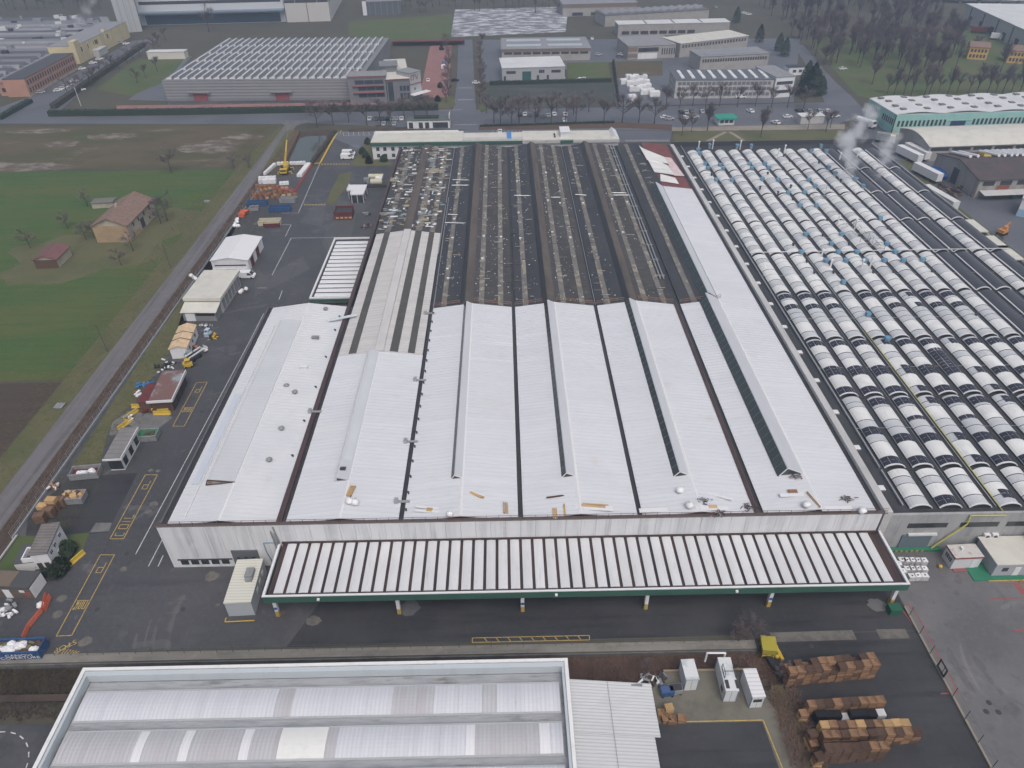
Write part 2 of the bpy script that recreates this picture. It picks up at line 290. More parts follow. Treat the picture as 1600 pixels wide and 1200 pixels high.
cream_m = mat('cream_wall', (.56, .48, .30), .85, [('n', .2, .45, .65, (.48, .41, .26), .8)])
terr_m = mat('terracotta_wall', (.44, .245, .175), .85, [('n', .2, .45, .65, (.38, .21, .15), .8)])
beige_m = mat('beige_wall', (.34, .325, .31), .85, [('n', .3, .45, .65, (.28, .265, .255), .8)])
dust_roof = mat('dusty_grey_roof', (.24, .24, .255), .7, [('n', (.2, .05, .2), .45, .65, (.22, .22, .235), .8), ('n', .5, .56, .72, (.38, .38, .39), .6)])
pale_roof = mat('pale_grey_roof', (.58, .585, .59), .6, [('n', .1, .45, .65, (.50, .505, .515), .8), ('n', .6, .58, .72, (.63, .63, .63), .5)])
cream_roof = mat('pale_cream_roof', (.56, .545, .49), .6, [('n', .25, .45, .65, (.46, .45, .41), .7)])
carpaint = {k: mat('car_paint_' + k, c, .25, spec=.6) for k, c in dict(white=(.72, .72, .73), silver=(.38, .39, .41), grey=(.13, .135, .14), black=(.02, .02, .023), blue=(.05, .09, .2), red=(.35, .03, .03)).items()}
lamp_m = mat('lamp_glass', (.75, .75, .72), .2, spec=.6)
# ------------------------------------------------------------------ ground and paved areas
g = MB()
ys = [(-500, 0), (56.2, 0), (58.2, -1.3), (62.6, -1.5), (63.0, 0), (1500, 0)]
for (a, za), (b, zb) in zip(ys, ys[1:]):
    g.poly([(-1000, a, za), (1000, a, za), (1000, b, zb), (-1000, b, zb)])
ground = struct('ground', g, ground_m)
rect('ditch_bed', -400, 36, 58.3, 62.5, -1.28, bramble_g)
rect('ditch_bank', -400, 36, 57, 58.1, 0.0 - .004, bramble_g).location.z = -.3
field = rect('green_field', -520, -106.5, 137, 276, .008, green_m)
rect('ploughed_field', -520, -106, 62, 136, .008, plow_m)
sheet('scrub_field', [(-520, 279, 1), (-102.5, 279, 1), (-103, 331, 1), (-520, 342, 1)], .008, scrub_m)
lane = rect('lane', -100.6, -95.4, 20, 333, .02, lane_m)
rect('lane_verge', -95.3, -92.2, 70, 320, .014, bramble_g)
yard = sheet('yard', [(-92, 64.6, 1), (62.2, 65.6, 1), (62.2, 288, 1), (-64, 288, 1), (-91.8, 262, 1)], .012, asphalt)
cyard = sheet('concrete_yard', [(62.2, 30, 1), (200, 30, 1), (200, 82, 1), (62.2, 82, 1)], .016, concrete_yard)
pyard = sheet('pallet_yard', [(40.5, 36, 1), (62.1, 36, 1), (62.1, 65.5, 1), (36, 65.5, 1), (38, 58, 1)], .016, dark_asphalt)
sheet('wet_shaded_apron', [(-37, 64.9, 1), (62, 65.7, 1), (62, 80.9, 1), (-36, 80.9, 1), (-33, 74, 1)], .0165, dark_asphalt)  # darker wet strip, with the canopy's shade painted into its colour
for k, (a, b) in enumerate((((1205, 996), (1335, 992)), ((1372, 991), (1418, 990)))):
    s_ = MB(); strip(s_, a, b, 1.7, .024); struct('concrete_strip', s_, dusty_m, parent=pyard)
byard = sheet('container_yard', [(17, 30, 1), (37, 30, 1), (37.0, 50, 1), (33.5, 59.2, 1), (21, 59.4, 1), (17, 55, 1)], .014, mat('mossy_concrete', (.155, .145, .12), .85, [('n', .2, .45, .62, (.11, .105, .085), .9), ('n', .15, .55, .68, (.07, .07, .068), .7)]))
sheet('yard_verge', [(37.2, 34, 1), (40.3, 34, 1), (38, 57, 1), (36.2, 57, 1)], .012, verge_m)
sheet('container_yard_asphalt', [(16.5, 30, 1), (34.6, 30, 1), (33.4, 51.6, 1), (17, 51.6, 1)], .020, dark_asphalt, byard)
s_ = MB(); strip(s_, (20, 51.8, 0), (33.6, 51.8, 0), .15, .028); strip(s_, (33.6, 51.8, 0), (35.6, 30, 0), .15, .028); struct('painted_line', s_, yellow_p, parent=byard)
sheet('corner_apron', [(-110, 47, 1), (-66, 47, 1), (-63, 53.4, 1), (-110, 53.4, 1)], .012, asphalt)
s_ = MB()
for k in range(7):
    a, b = R(95 - k * 16), R(95 - k * 16 - 8); c = (-74, 46.4)
    strip(s_, (c[0] + 6 * math.cos(a), c[1] + 6 * math.sin(a), 0), (c[0] + 6 * math.cos(b), c[1] + 6 * math.sin(b), 0), .16, .02)
struct('painted_arc', s_, white_p)
# grass plots inside the yard
PL = [
    ('grass_strip', [(193, 602), (222, 604), (211, 628), (190, 645), (167, 680), (160, 712), (152, 735), (110, 731)], verge_m),
    ('grass_strip', [(397, 302), (404, 308), (353, 362), (336, 415), (300, 440), (290, 500), (266, 550), (240, 588), (222, 604), (194, 601)], verge_m),
    ('house_plot', [(28, 838), (104, 836), (140, 832), (126, 868), (100, 897), (60, 908), (0, 908), (0, 880)], lawn_m),
    ('grass_island', [(531, 272), (550, 269), (546, 284), (530, 308), (521, 322), (511, 318), (514, 304)], verge_m),
    ('grass_patch', [(566, 228), (584, 222), (590, 250), (613, 252), (612, 258), (556, 260), (548, 258)], verge_m),
    ('pond_bank', [(460, 208), (512, 202), (526, 206), (500, 252), (492, 260), (445, 260), (432, 262), (448, 232)], bramble_g),
    ('pond_verge', [(447, 204), (468, 203), (444, 240), (426, 262), (412, 262)], verge_m),
    ('parking_verge', [(545, 201), (640, 199), (640, 204), (545, 207)], bramble_g),
]
for n, p, m_ in PL: sheet(n, p, .022 if n != 'pond_bank' else .017, m_)
sheet('pond', [(466, 217), (480, 213), (511, 212), (506, 226), (498, 246), (491, 254), (452, 256), (446, 250), (456, 232)], .03, water_m)
sheet('west_parking', [(503, 257), (530, 205), (640, 203), (640, 226), (585, 232), (583, 262)], .013, asphalt)
sheet('field_verge', [(-106.4, 62, 1), (-100.7, 62, 1), (-100.7, 330, 1), (-103, 330, 1), (-106.6, 276, 1)], .01, verge_m)
sheet('wet_corner', [(45, 803), (110, 746), (215, 739), (168, 832), (112, 837), (40, 838)], .0165, dark_asphalt)
pale_soil = mat('pale_bare_soil', (.105, .085, .062), .95, [('n', (.16, .3, 1), .46, .60, (.30, .28, .255), .6), ('n', .5, .5, .7, (.13, .11, .085), .6)])
rsp = random.Random(14)
for px, py, rx, ry in ((325, 230, 13, 9), (175, 213, 11, 5), (95, 225, 8, 5), (20, 262, 22, 6), (380, 214, 9, 4), (60, 205, 14, 3)):
    x, y, _ = G(px, py); sheet('bare_soil_patch', [(x + rx * rsp.uniform(.7, 1.25) * math.cos(t * .3491), y + ry * rsp.uniform(.7, 1.25) * math.sin(t * .3491), 1) for t in range(18)], .013, pale_soil)
for px, py, rx, ry in ((150, 392, 26, 13), (75, 425, 14, 9), (255, 350, 14, 12), (300, 420, 6, 26), (190, 560, 5, 22)):
    x, y, _ = G(px, py); sheet('rough_grass_patch', [(x + rx * rsp.uniform(.75, 1.2) * math.cos(t * .3142), y + ry * rsp.uniform(.75, 1.2) * math.sin(t * .3142), 1) for t in range(20)], .0115 + rsp.random() * .002, verge_m)
# streets behind
rd = sheet('street', [(0, 183), (250, 181), (450, 177), (700, 172), (1000, 167), (1290, 160), (1360, 178), (1320, 190), (1290, 201), (1050, 203), (735, 203), (470, 192), (440, 194), (0, 193)], .02, street_m)
sheet('side_street', [(705, 192), (745, 192), (741, 130), (738, 62), (716, 62), (714, 130)], .028, street_m, rd)
sheet('curved_street', [(1290, 164), (1356, 178), (1330, 150), (1305, 128), (1280, 100), (1255, 70), (1236, 66), (1252, 90), (1276, 128)], .028, street_m, rd)
sheet('factory_street', [(0, 168), (44, 152), (125, 110), (206, 64), (245, 60), (228, 76), (150, 126), (75, 188), (18, 190), (0, 190)], .024, street_m, rd)
sheet('lane_mouth', [(-101, 331, 1), (-95, 331, 1), (-88, 338, 1), (-104, 338, 1)], .03, lane_m)
sheet('rear_parking', [(500, 208), (735, 203), (1050, 204), (1047, 222), (590, 226), (560, 232)], .016, street_m)
for p in ([(748, 196), (975, 191), (975, 200), (748, 203)], [(975, 191), (1050, 195), (1050, 203), (975, 200)]):
    sheet('brown_verge', p, .03, mat('reddish_verge', (.105, .066, .052), .95, [('n', .3, .45, .65, (.080, .062, .042), .8)]))
sheet('front_lawn', [(1054, 222), (1315, 222), (1312, 203), (1052, 205)], .02, verge_m)
sheet('pale_road', [(1050, 205), (1320, 202), (1320, 194), (1200, 196), (1050, 199)], .034, tan_m)
for a, b in (((1103, 222), (1134, 206)), ((1140, 206), (1166, 222))):
    s_ = MB(); strip(s_, a, b, 1.6, .03); struct('path', s_, tan_m)
sheet('east_yard', [(1318, 215), (1345, 178), (1600, 205), (1600, 420), (1500, 330)], .008, street_m)
sheet('east_verge', [(1405, 250), (1420, 250), (1500, 325), (1600, 402), (1600, 430), (1545, 385)], .016, verge_m)
sheet('red_strip', [(182, 165), (605, 159), (605, 166), (182, 173)], .03, redpave_m)
sheet('dark_apron', [(262, 158), (606, 153), (606, 159), (262, 164)], .03, asphalt)
sheet('red_parking', [(655, 152), (672, 72), (706, 70), (700, 152)], .02, redpave_m)
sheet('west_apron', [(200, 156), (262, 158), (262, 128), (300, 88), (292, 88)], .014, street_m)
sheet('slushy_lot', [(711, 15), (888, 10), (884, 50), (704, 58)], .016, snow_m)
sheet('north_lawn', [(545, 34), (708, 22), (704, 62), (610, 66), (545, 55)], .016, lawn_m)
sheet('west_lawn', [(150, 140), (215, 92), (288, 92), (262, 125), (205, 150)], .016, lawn_m)
sheet('north_west_lawn', [(235, 60), (262, 38), (545, 36), (545, 52), (300, 60)], .016, ground_m)
sheet('dark_lot', [(764, 132), (958, 128), (962, 166), (752, 170)], .02, darklawn_m)
sheet('middle_lawn', [(885, 98), (950, 97), (955, 127), (888, 127)], .022, lawn_m)
sheet('workshop_court', [(752, 62), (1250, 60), (1240, 160), (960, 166), (960, 96), (752, 130)], .012, street_m)
sheet('far_lawn', [(955, 96), (1035, 95), (1035, 118), (965, 122)], .02, scrub_m)
sheet('wood_lawn', [(1260, 60), (1600, 40), (1600, 150), (1370, 155), (1340, 150)], .014, lawn_m)
sheet('wood_road', [(1230, 66), (1600, 140), (1600, 147), (1240, 74)], .018, street_m) if False else None
sheet('island_verge', [(748, 168), (762, 160), (762, 172), (752, 176)], .034, lawn_m)
sheet('island_verge', [(690, 152), (708, 150), (712, 164), (700, 170), (684, 168)], .034, verge_m)
# ------------------------------------------------------------------ main factory hall
Y0, YN, YB = 81.2, 150.7, 268.0
ZE, ZR = 9.75, 10.95
hall = thing('factory_hall', 'huge factory hall with white roof bays in front and dark half-stripped roof at the rear', 'factory', (0, Y0, 0), world=True)
def slope(mb, xa, za, xb, zb, y0, y1, step=1.0, rib=.05, th=.16):
    d = 1 if xb > xa else -1
    mb.ext([(xa, za), (xb, zb), (xb, zb - th), (xa, za - th)], y0, y1, 'y')
    if rib:
        n = int((y1 - y0) / step); w = .05
        for k in range(n + 1):
            y = y0 + .2 + k * (y1 - y0 - .4) / max(1, n); h = rib
            mb.poly([(xa, y - w, za + h), (xb, y - w, zb + h), (xb, y + w, zb + h), (xa, y + w, za + h)])
            mb.poly([(xa, y - w, za), (xb, y - w, zb), (xb, y - w, zb + h), (xa, y - w, za + h)])
            mb.poly([(xb, y + w, zb), (xa, y + w, za), (xa, y + w, za + h), (xb, y + w, zb + h)])
    return mb
# walls
pan = MB().box(0, -.25, 0, 2.47, 0, 10.25).mesh('wall_panel', wall_white)
for k in range(48):
    part('wall_panel', pan, None, hall, loc=(-60.2 + 2.5083 * k + .02, Y0, 0))
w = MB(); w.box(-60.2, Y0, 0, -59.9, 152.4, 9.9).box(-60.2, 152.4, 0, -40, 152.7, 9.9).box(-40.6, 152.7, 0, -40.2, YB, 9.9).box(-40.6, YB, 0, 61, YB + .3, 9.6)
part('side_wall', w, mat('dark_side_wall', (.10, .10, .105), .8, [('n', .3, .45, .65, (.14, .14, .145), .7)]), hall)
w = MB().box(60.6, Y0 - .2, 0, 61.9, YB - 2, 10.5)
part('party_wall', w, parapet_m, hall)
part('wall_gutter', MB().box(59.75, Y0 + .3, 9.0, 60.58, YB - 2, 9.7), gutter_m, hall)
# valley gutters
for x, wd, m_ in ((-40, 1.5, copper_m), (-20, .8, gutter_m), (0, .8, gutter_m), (20, .8, gutter_m), (40, 1.5, copper_m)):
    y1 = YB if x > -40 else 152.4
    gt = MB().box(x - wd / 2, Y0 + .3, 9.1, x + wd / 2, y1, 9.42)
    gp = part('valley_gutter', gt, gutter_m, hall)
    if wd > 1:
        part('valley_duct', MB().ext([(x - wd / 2 - .05, 9.4), (x - wd / 2 - .05, 9.95), (x - .25, 10.0), (x + .05, 9.8), (x + .1, 9.4)], Y0 + .4, YN if x > 0 else 268, 'y'), m_, hall)
part('edge_gutter', MB().box(-59.9, Y0 + .3, 9.3, -58.9, 152.4, 9.5), gutter_m, hall)
part('edge_flashing', MB().box(-41.9 + 1.1, 152.8, 9.6, -40.1, YB, 9.98), copper_m, hall)
# new white slopes, front half
for b in range(6):
    x0 = -60 + 20 * b; c = x0 + 10
    ga = .95 if b in (0,) else .5; xa = x0 + (1.05 if b == 0 else .8 if b in (1, 5) else .42); xb = x0 + 20 - (.8 if b in (0, 4) else .42 if b < 5 else .3)
    yb = 152.2 if b == 0 else 130.6 if b == 1 else YN
    m_ = white_roof2 if b == 0 else white_roof
    part('roof_slope', slope(MB(), xa, ZE, c, ZR, Y0 + .35, yb), m_, hall, kind='stuff')
    y2 = 224 if b == 5 else yb
    part('roof_slope', slope(MB(), c + .01, ZR, xb, ZE, Y0 + .35, y2), m_, hall, kind='stuff')
    part('ridge_cap', MB().ext([(c - .28, ZR - .02), (c, ZR + .09), (c + .28, ZR - .02)], Y0 + .35, yb, 'y'), white_m, hall)
# glazed ridge monitors
def monitor(xl, xr, h, y0, y1, mtop, mgl, pane=2.0, end=True, z=ZR - .45, sl=.7):
    top = part('ridge_monitor', MB().ext([(xl + .12, z), (xl + .1 + sl, z + h), (xl + .3 + sl, z + h + .05), (xr, z + .45), (xr, z)], y0, y1, 'y', caps=False).poly(
        [(xl + .12, y1, z), (xl + .1 + sl, y1, z + h), (xl + .3 + sl, y1, z + h + .05), (xr, y1, z + .45)]), mtop, hall)
    n = max(1, round((y1 - y0) / pane)); L_ = (y1 - y0) / n
    me = MB().poly([(0, .02, .05), (0, L_ - .02, .05), (sl * .95, L_ - .02, h * .95), (sl * .95, .02, h * .95)][::-1]).poly([(-.03, 0, -.1), (-.03, L_, -.1), (0, L_, .05), (0, 0, .05)][::-1]).mesh('glass_pane', mgl)
    for k in range(n): part('glass_pane', me, None, top, loc=(xl + .06, y0 + k * L_, z))
    part('sill', MB().box(xl - .2, y0, z - .1, xl + .1, y1, z + .03), white_m if mtop is white_roof else dark_m, top)
    if end:
        part('end_glazing', MB().poly([(xl + .2, y0 - .02, z + .1), (xr - .2, y0 - .02, z + .4), (xl + .1 + sl, y0 - .02, z + h - .1)]), mgl, top)
        e = MB(); q = [(xl + .1, y0 - .03, z), (xr, y0 - .03, z + .42), (xl + .1 + sl, y0 - .03, z + h + .05)]
        for i in range(3): e.tube(q[i], q[(i + 1) % 3], .09, n=4)
        part('end_frame', e, white_m, top)
    return top
flat_roof = mat('smooth_white_cladding', (.50, .51, .54), .5, [('n', (.1, .03, .1), .4, .65, (.455, .465, .495), .8)])
monitor(-12.2, -9.9, 1.05, 90.5, YN, flat_roof, dglass, sl=.7)
monitor(7.3, 9.9, 1.1, 90.5, YN, flat_roof, dglass, sl=.85)
monitor(27.0, 29.8, 1.2, 90.2, YN, flat_roof, dglass, sl=1.0)
monitor(45.6, 49.9, 1.75, 90.0, YN + 1, flat_roof, gglass, sl=1.15)
monitor(46.3, 49.9, 1.75, YN + 1, 224, flat_roof, gglass, pane=4, end=False, sl=1.15)
# two closed monitors on the western bays
t = part('ridge_monitor', MB().ext([(-32.4, ZR - .2), (-32.2, ZR + .75), (-31.9, ZR + .85), (-29.9, ZR + .1), (-29.9, ZR - .2)], 90.4, 130.6, 'y'), flat_roof, hall)
part('end_window', MB().poly([(-32.0, 90.36, ZR), (-30.3, 90.36, ZR + .05), (-31.9, 90.36, ZR + .6)]), dglass, t)
part('roof_hatch', MB().box(-31.7, 92.2, ZR + .72, -30.7, 93, ZR + .86), dark_m, t)
part('glazed_strip', MB().ext([(-31.5, ZR + .72), (-31.5, ZR + .76), (-30.2, ZR + .26), (-30.2, ZR + .22)], 95, 130, 'y'), mat('blue_grey_sheet', (.53, .55, .575), .4, [('n', .2, .4, .6, (.49, .51, .535), .8)]), t)
t = part('ridge_monitor', MB().ext([(-55.0, ZR - .55), (-54.6, ZR + .6), (-54.2, ZR + .7), (-49.9, ZR + .2), (-49.9, ZR - .3)], 90.5, 143.5, 'y'), mat('annex_monitor_sheet', (.53, .54, .56), .5, [('n', .15, .42, .62, (.48, .50, .52), .8), ('wave', (0, 1, 0), .82, 1, (.45, .46, .48), .5)]), hall)
part('end_board', MB().poly([(-54.9, 90.44, ZR - .5), (-50.1, 90.44, ZR), (-54.4, 90.44, ZR + .5)]), mat('torn_end_board', (.30, .25, .20), .9, [('n', 1, .45, .6, (.16, .12, .10), .9)]), t)
e = MB(); q = [(-55, 90.4, ZR - .5), (-49.8, 90.4, ZR), (-54.5, 90.4, ZR + .65)]
for i in range(3): e.tube(q[i], q[(i + 1) % 3], .11, n=4)
part('end_frame', e, rust_m, t)
part('blue_sheet', MB().ext([(-57.9, 9.88 + .13), (-57.9, 9.93 + .13), (-56.5, 10.05 + .14), (-56.5, 10.0 + .14)], 91, 117, 'y'), mat('blue_film', (.48, .52, .60), .5, [('n', .4, .42, .62, (.54, .56, .61), .8)]), hall)
# bright dividing seams of the annex roof
s_ = MB(); s_.tube((-56.2, 83, 10.25), (-56.2, 143, 10.25), .12, n=4); s_.tube((-56.2, 143.5, 10.2), (-50, 143.5, 11), .1, n=4); s_.tube((-50, 143.5, 11), (-50, 152, 11.05), .1, n=4)
part('white_seam', s_, white_m, hall)
# vents on the annex roof
for i, (px, py) in enumerate([(509, 484), (493, 529), (475, 575), (448, 604), (461, 614), (440, 671), (421, 720)]):
    x, y, _ = G(px, py, 10.4)
    v = MB().cyl(0, 0, -.4, .35, .35, n=12); v.cyl(0, 0, .35, .5, .6, .55, 12); v.cyl(0, 0, .5, .72, .45, .2, 12)
    if i in (1, 2): v = MB().box(-.75, -.35, -.3, .75, .35, .45).box(-.85, -.45, .45, .85, .45, .55)
    part('roof_vent', v, greysteel_m if i != 2 else white_m, hall, loc=(x, y, 10.4), label='small square box vent' if i in (1, 2) else None)
    part('vent_patch', MB().box(x - 3.4, y - .55, 10.30, x - .5, y + .55, 10.42), white_m, hall) if i in (1, 2, 4, 5, 6) else None
# hooks beside the gutters
hk = MB().box(-.12, -.12, 0, .12, .12, .5).box(-.3, -.1, .4, .1, .1, .6).mesh('gutter_bracket', dark_m)
for x, ys_ in ((-19.3, range(84, 150, 4)), (-41.6, (98, 108, 119, 130, 141, 147))):
    for y in ys_: part('gutter_bracket', hk, None, hall, loc=(x, y, 9.75))
for x, y in ((-20, 101.5), (-20, 121), (-40, 111), (-20, 86), (-20, 148)):
    part('gutter_crossing', MB().box(x - 1.1, y - .25, 9.9, x + 1.1, y + .25, 10.05).box(x - 1.5, y - .5, 9.8, x - .9, y + .5, 10.5), steel_m, hall)
# rail along the front edge and the annex
r = MB()
for z in (10.5, 10.85, 11.25): r.tube((-60.2, Y0 - .1, z), (61, Y0 - .1, z), .035, n=4)
x = -60.2
while x < 61: r.tube((x, Y0 - .1, 10.2), (x, Y0 - .1, 11.3), .04, n=4); x += 2.02
part('front_railing', r, rail_m, hall)
part('front_coping', MB().box(-60.4, Y0 - .32, 10.25, 61, Y0 + .3, 10.38), mat('brown_coping', (.13, .105, .10), .6), hall)
r = MB()
for z in (10.3, 10.8): r.tube((-60, 152.5, z), (-41, 152.5, z), .05, n=4)
for k in range(9): r.tube((-60 + 2.35 * k, 152.5, 9.8), (-60 + 2.35 * k, 152.5, 10.85), .05, n=4)
part('rear_railing', r, rail_m, hall)
# old roof, rear half
old = {1: (-39.6, -20.4), 2: (-19.6, -.4), 3: (.4, 19.6), 4: (20.4, 39.2), 5: (40.8, 59.7)}
for b, (xa, xb) in old.items():
    c = -60 + 20 * b + 10
    y0 = 193.5 if b == 1 else YN + .05
    part('old_roof_slope', slope(MB(), xa, ZE, c - (0 if b in (1, 5) else 3), ZR - (0 if b in (1, 5) else .35), y0, YB - .2, rib=0), left_roof if b > 1 else dark_roof, hall)
    if b < 5: part('old_roof_slope', slope(MB(), c + .01, ZR, xb, ZE, y0, YB - .2, rib=0), right_roof if b > 1 else dark_roof, hall)
    if b in (2, 3, 4): # dark glazed monitor with brown felt cap
        xl = c - 3.3
        top = part('old_monitor', MB().ext([(xl + .3, 10.4), (c - 1.7, 11.7), (c - 1.4, 11.75), (c + .2, ZR + .04), (c + .2, ZR - .4)], y0, YB - .3, 'y'), brown_roof, hall)
        n = 12; L_ = (YB - .3 - y0) / n
        me = MB().poly([(0, .15, 0), (0, L_ - .1, 0), (1.22, L_ - .1, 1.2), (1.22, .15, 1.2)][::-1]).mesh('glass_pane', mat('sooty_glass', (.028, .030, .034), .4, [('n', (1, .2, 1), .5, .7, (.055, .055, .058), .6)]))
        for k in range(n): part('glass_pane', me, None, top, loc=(c - 3.06, y0 + k * L_, 10.44))
    for off in ((3.0, 12.2, 16.9) if b in (2, 3, 4) else (4.2,) if b == 5 else ()):
        x = -60 + 20 * b + off; z = ZE + (ZR - ZE) * (off / 10 if off < 10 else (20 - off) / 10) + .03
        if off == 3.0: z = ZE + .37
        sl = .12 * (1 if off < 10 else -1) * .55
        part('skylight_strip', MB().ext([(x - .65, z - sl + .02), (x + .65, z + sl + .02), (x + .65, z + sl - .1), (x - .65, z - sl - .1)], YN + .2, YB - .5, 'y'), strip_m, hall)
for x in (-17.2, ):
    pass
# half-length pale old roof of the second bay, with dark strips
part('pale_roof_slope', slope(MB(), -39.2, ZE, -30, ZR, 130.7, 193.3, step=1.2, rib=.04), old_pale, hall, kind='stuff')
part('pale_roof_slope', slope(MB(), -29.99, ZR, -20.5, ZE, 130.7, 193.3, step=1.2, rib=.04), old_pale, hall, kind='stuff')
part('pale_ridge', MB().ext([(-31.1, ZR - .05), (-30.9, ZR + .35), (-29.0, ZR + .3), (-28.9, ZR - .1)], 130.7, 193.3, 'y'), mat('pale_ridge_sheet', (.52, .51, .505), .6, [('n', (.2, .1, .2), .45, .65, (.45, .44, .435), .8)]), hall)
dstrip = mat('dark_removed_strip', (.085, .082, .075), .8, [('n', (.5, .3, .5), .45, .65, (.060, .058, .055), .8), ('n', 1.5, .62, .72, (.22, .20, .17), .6)])
for off, wd in ((4.0, 1.7), (13.2, 1.8), (17.0, 1.5)):
    x = -40 + off; z = ZE + (ZR - ZE) * (off / 10 if off < 10 else (20 - off) / 10); sl = (1 if off < 10 else -1) * .06 * wd
    part('dark_strip', MB().ext([(x - wd / 2, z - sl + .06), (x + wd / 2, z + sl + .06), (x + wd / 2, z + sl - .1), (x - wd / 2, z - sl - .1)], 130.9, 193.3, 'y'), dstrip, hall)
    part('skylight_strip', MB().ext([(x - wd / 2, z - sl + .03), (x + wd / 2, z + sl + .03), (x + wd / 2, z + sl - .1), (x - wd / 2, z - sl - .1)], 193.6, YB - .4, 'y'), strip_m, hall)
part('brown_ridge', MB().ext([(-31.5, ZR - .3), (-31.3, ZR + .25), (-29, ZR + .2), (-28.8, ZR - .2)], 193.6, YB - .4, 'y'), brown_roof, hall)
# rails and edge boards where the new roof ends
r = MB()
for b in (2, 3, 4, 5):
    xa, xb = old[b]; c = -50 + 20 * b
    for (p, q, za, zb) in ((xa, c - 3, ZE, ZR - .3), (c + .5, xb if b < 5 else c - 4, ZR, ZE)):
        r.tube((p, YN + .5, za + .5), (q, YN + .5, zb + .5), .05, n=4); r.tube((p, YN + .5, za + 1.0), (q, YN + .5, zb + 1.0), .05, n=4)
        for k in range(5): f = k / 4; r.tube((p + (q - p) * f, YN + .5, za + (zb - za) * f), (p + (q - p) * f, YN + .5, za + (zb - za) * f + 1.05), .05, n=4)
part('edge_railing', r, mat('orange_rail', (.27, .15, .10), .7), hall)
# ducts lying on the old roof
d = MB(); d.tube((38.1, YN + 12, 10.3), (38.3, YB - 1, 10.3), .16); d.tube((39.0, YN + 12, 10.3), (39.2, YB - 1, 10.3), .16)
for y in range(165, 266, 9): d.box(37.7, y - .1, 9.8, 39.6, y + .1, 10.2)
part('twin_pipe', d, steel_m, hall)
d = MB(); d.tube((20.1, YN + .5, 9.75), (20.1, YB - .5, 9.75), .09); d.tube((-20.3, 180, 9.8), (-20.0, YB - .5, 9.8), .12); d.tube((-19.5, 150, 9.8), (-19.6, 220, 9.8), .1)
part('valley_pipe', d, steel_m, hall)
d = MB()
for xa, xb, y in ((-19, -16, 205), (1.5, 8, 219), (9.5, 16, 217), (21, 24.5, 219), (30.5, 38, 218), (31, 37.5, 220), (-19, -12.5, 233.5), (-19, -12.5, 228.5), (-19.5, -12.6, 199)):
    d.tube((xa, y, 10.5), (xb, y + random.uniform(-.6, .6), 10.4), .17, n=6)
part('cross_pipe', d, steel_m, hall)
# eastern strip: white sheets torn open, red underlay
part('red_underlay', slope(MB(), 50.02, ZR - .12, 59.7, ZE - .12, 224, YB - .3, rib=0), mat('red_underlay', (.17, .060, .058), .7, [('n', .3, .45, .65, (.12, .045, .046), .8), ('n', .5, .6, .72, (.30, .16, .15), .5)]), hall)
torn = mat('torn_white_sheet', (.68, .675, .66), .5, [('n', (.1, .6, .2), .45, .62, (.55, .54, .52), .7)])
pink = mat('pink_white_sheet', (.60, .50, .49), .6, [('n', .5, .45, .65, (.50, .36, .36), .7)])
for nm, pts, m_ in (('torn_sheet', [(50, 228), (51, 234), (55.5, 231), (56, 227)], torn), ('torn_sheet', [(49.4, 236), (49.0, 247), (53, 245.5), (55.8, 244), (55.8, 234.5)], torn),
                    ('torn_sheet', [(48.8, 247.6), (48.2, 262), (49.4, 258), (54, 254.5), (55.8, 252), (55.8, 244.5)], torn), ('torn_sheet', [(55.9, 234.5), (55.9, 252), (58, 251), (59.6, 235)], pink)):
    mb = MB(); z = [ZR + .12 - (p[0] - 50) * .118 + .25 * ((i * 7) % 3) for i, p in enumerate(pts)]
    mb.poly([(p[0], p[1], zz) for p, zz in zip(pts, z)][::-1]); mb.poly([(p[0], p[1], zz - .06) for p, zz in zip(pts, z)])
    part(nm, mb, m_, hall)
r = MB()
for k in range(22):
    y = random.uniform(222, 262); r.tube((random.uniform(47, 49.5), y, ZR - .3), (random.uniform(45.4, 47.6), y + random.uniform(-3, 1), ZR - random.uniform(-.4, .6)), .06, n=3)
part('loose_batten', r, mat('grey_batten', (.32, .30, .26), .8), hall)
# ------------------------------------------------------------------ scraps on the old roof
def roofz(x):
    o = (x + 60) % 20; return ZE + (ZR - ZE) * (o if o < 10 else 20 - o) / 10
deb = MB(); rd_ = random.Random(3)
for k in range(900):
    b = rd_.choice((2, 3, 4, 2, 3)); x = -60 + 20 * b + rd_.uniform(.8, 19); 
    if 6.4 < (x + 60) % 20 < 10.4: continue
    y = rd_.uniform(152, 266); w_ = rd_.choice((.08, .10, .13, .2)); l_ = w_ * rd_.choice((1, 1, 1.6))
    deb.obox(x, y, roofz(x) + .04, l_, w_, .06 + w_ * .4, rd_.uniform(0, 3), rd_.choice((0, 0, 0, 1)))
for k in range(520):
    x = rd_.uniform(-39, -21); y = rd_.uniform(196, 266); 
    if -31.5 < x < -28.9: continue
    deb.obox(x, y, roofz(x) + .04, rd_.uniform(.3, 2.6), rd_.uniform(.15, .75), rd_.uniform(.06, .22), rd_.choice((0, 0, .05, -.1, 1.5)), rd_.choice((0, 1, 2, 3, 3, 4, 2)))
for k in range(260):
    b = rd_.choice((2, 3, 4)); x = -60 + 20 * b + rd_.choice((rd_.uniform(1, 5.5), rd_.uniform(11, 19))); y = rd_.uniform(153, 265)
    if b == 2 and x < -14 and rd_.random() < .5: continue
    deb.obox(x, y, roofz(x) + .05, rd_.uniform(.8, 2.6), rd_.uniform(.18, .45), .07, rd_.uniform(-.04, .04), rd_.choice((2, 3, 1, 5, 5, 3)))
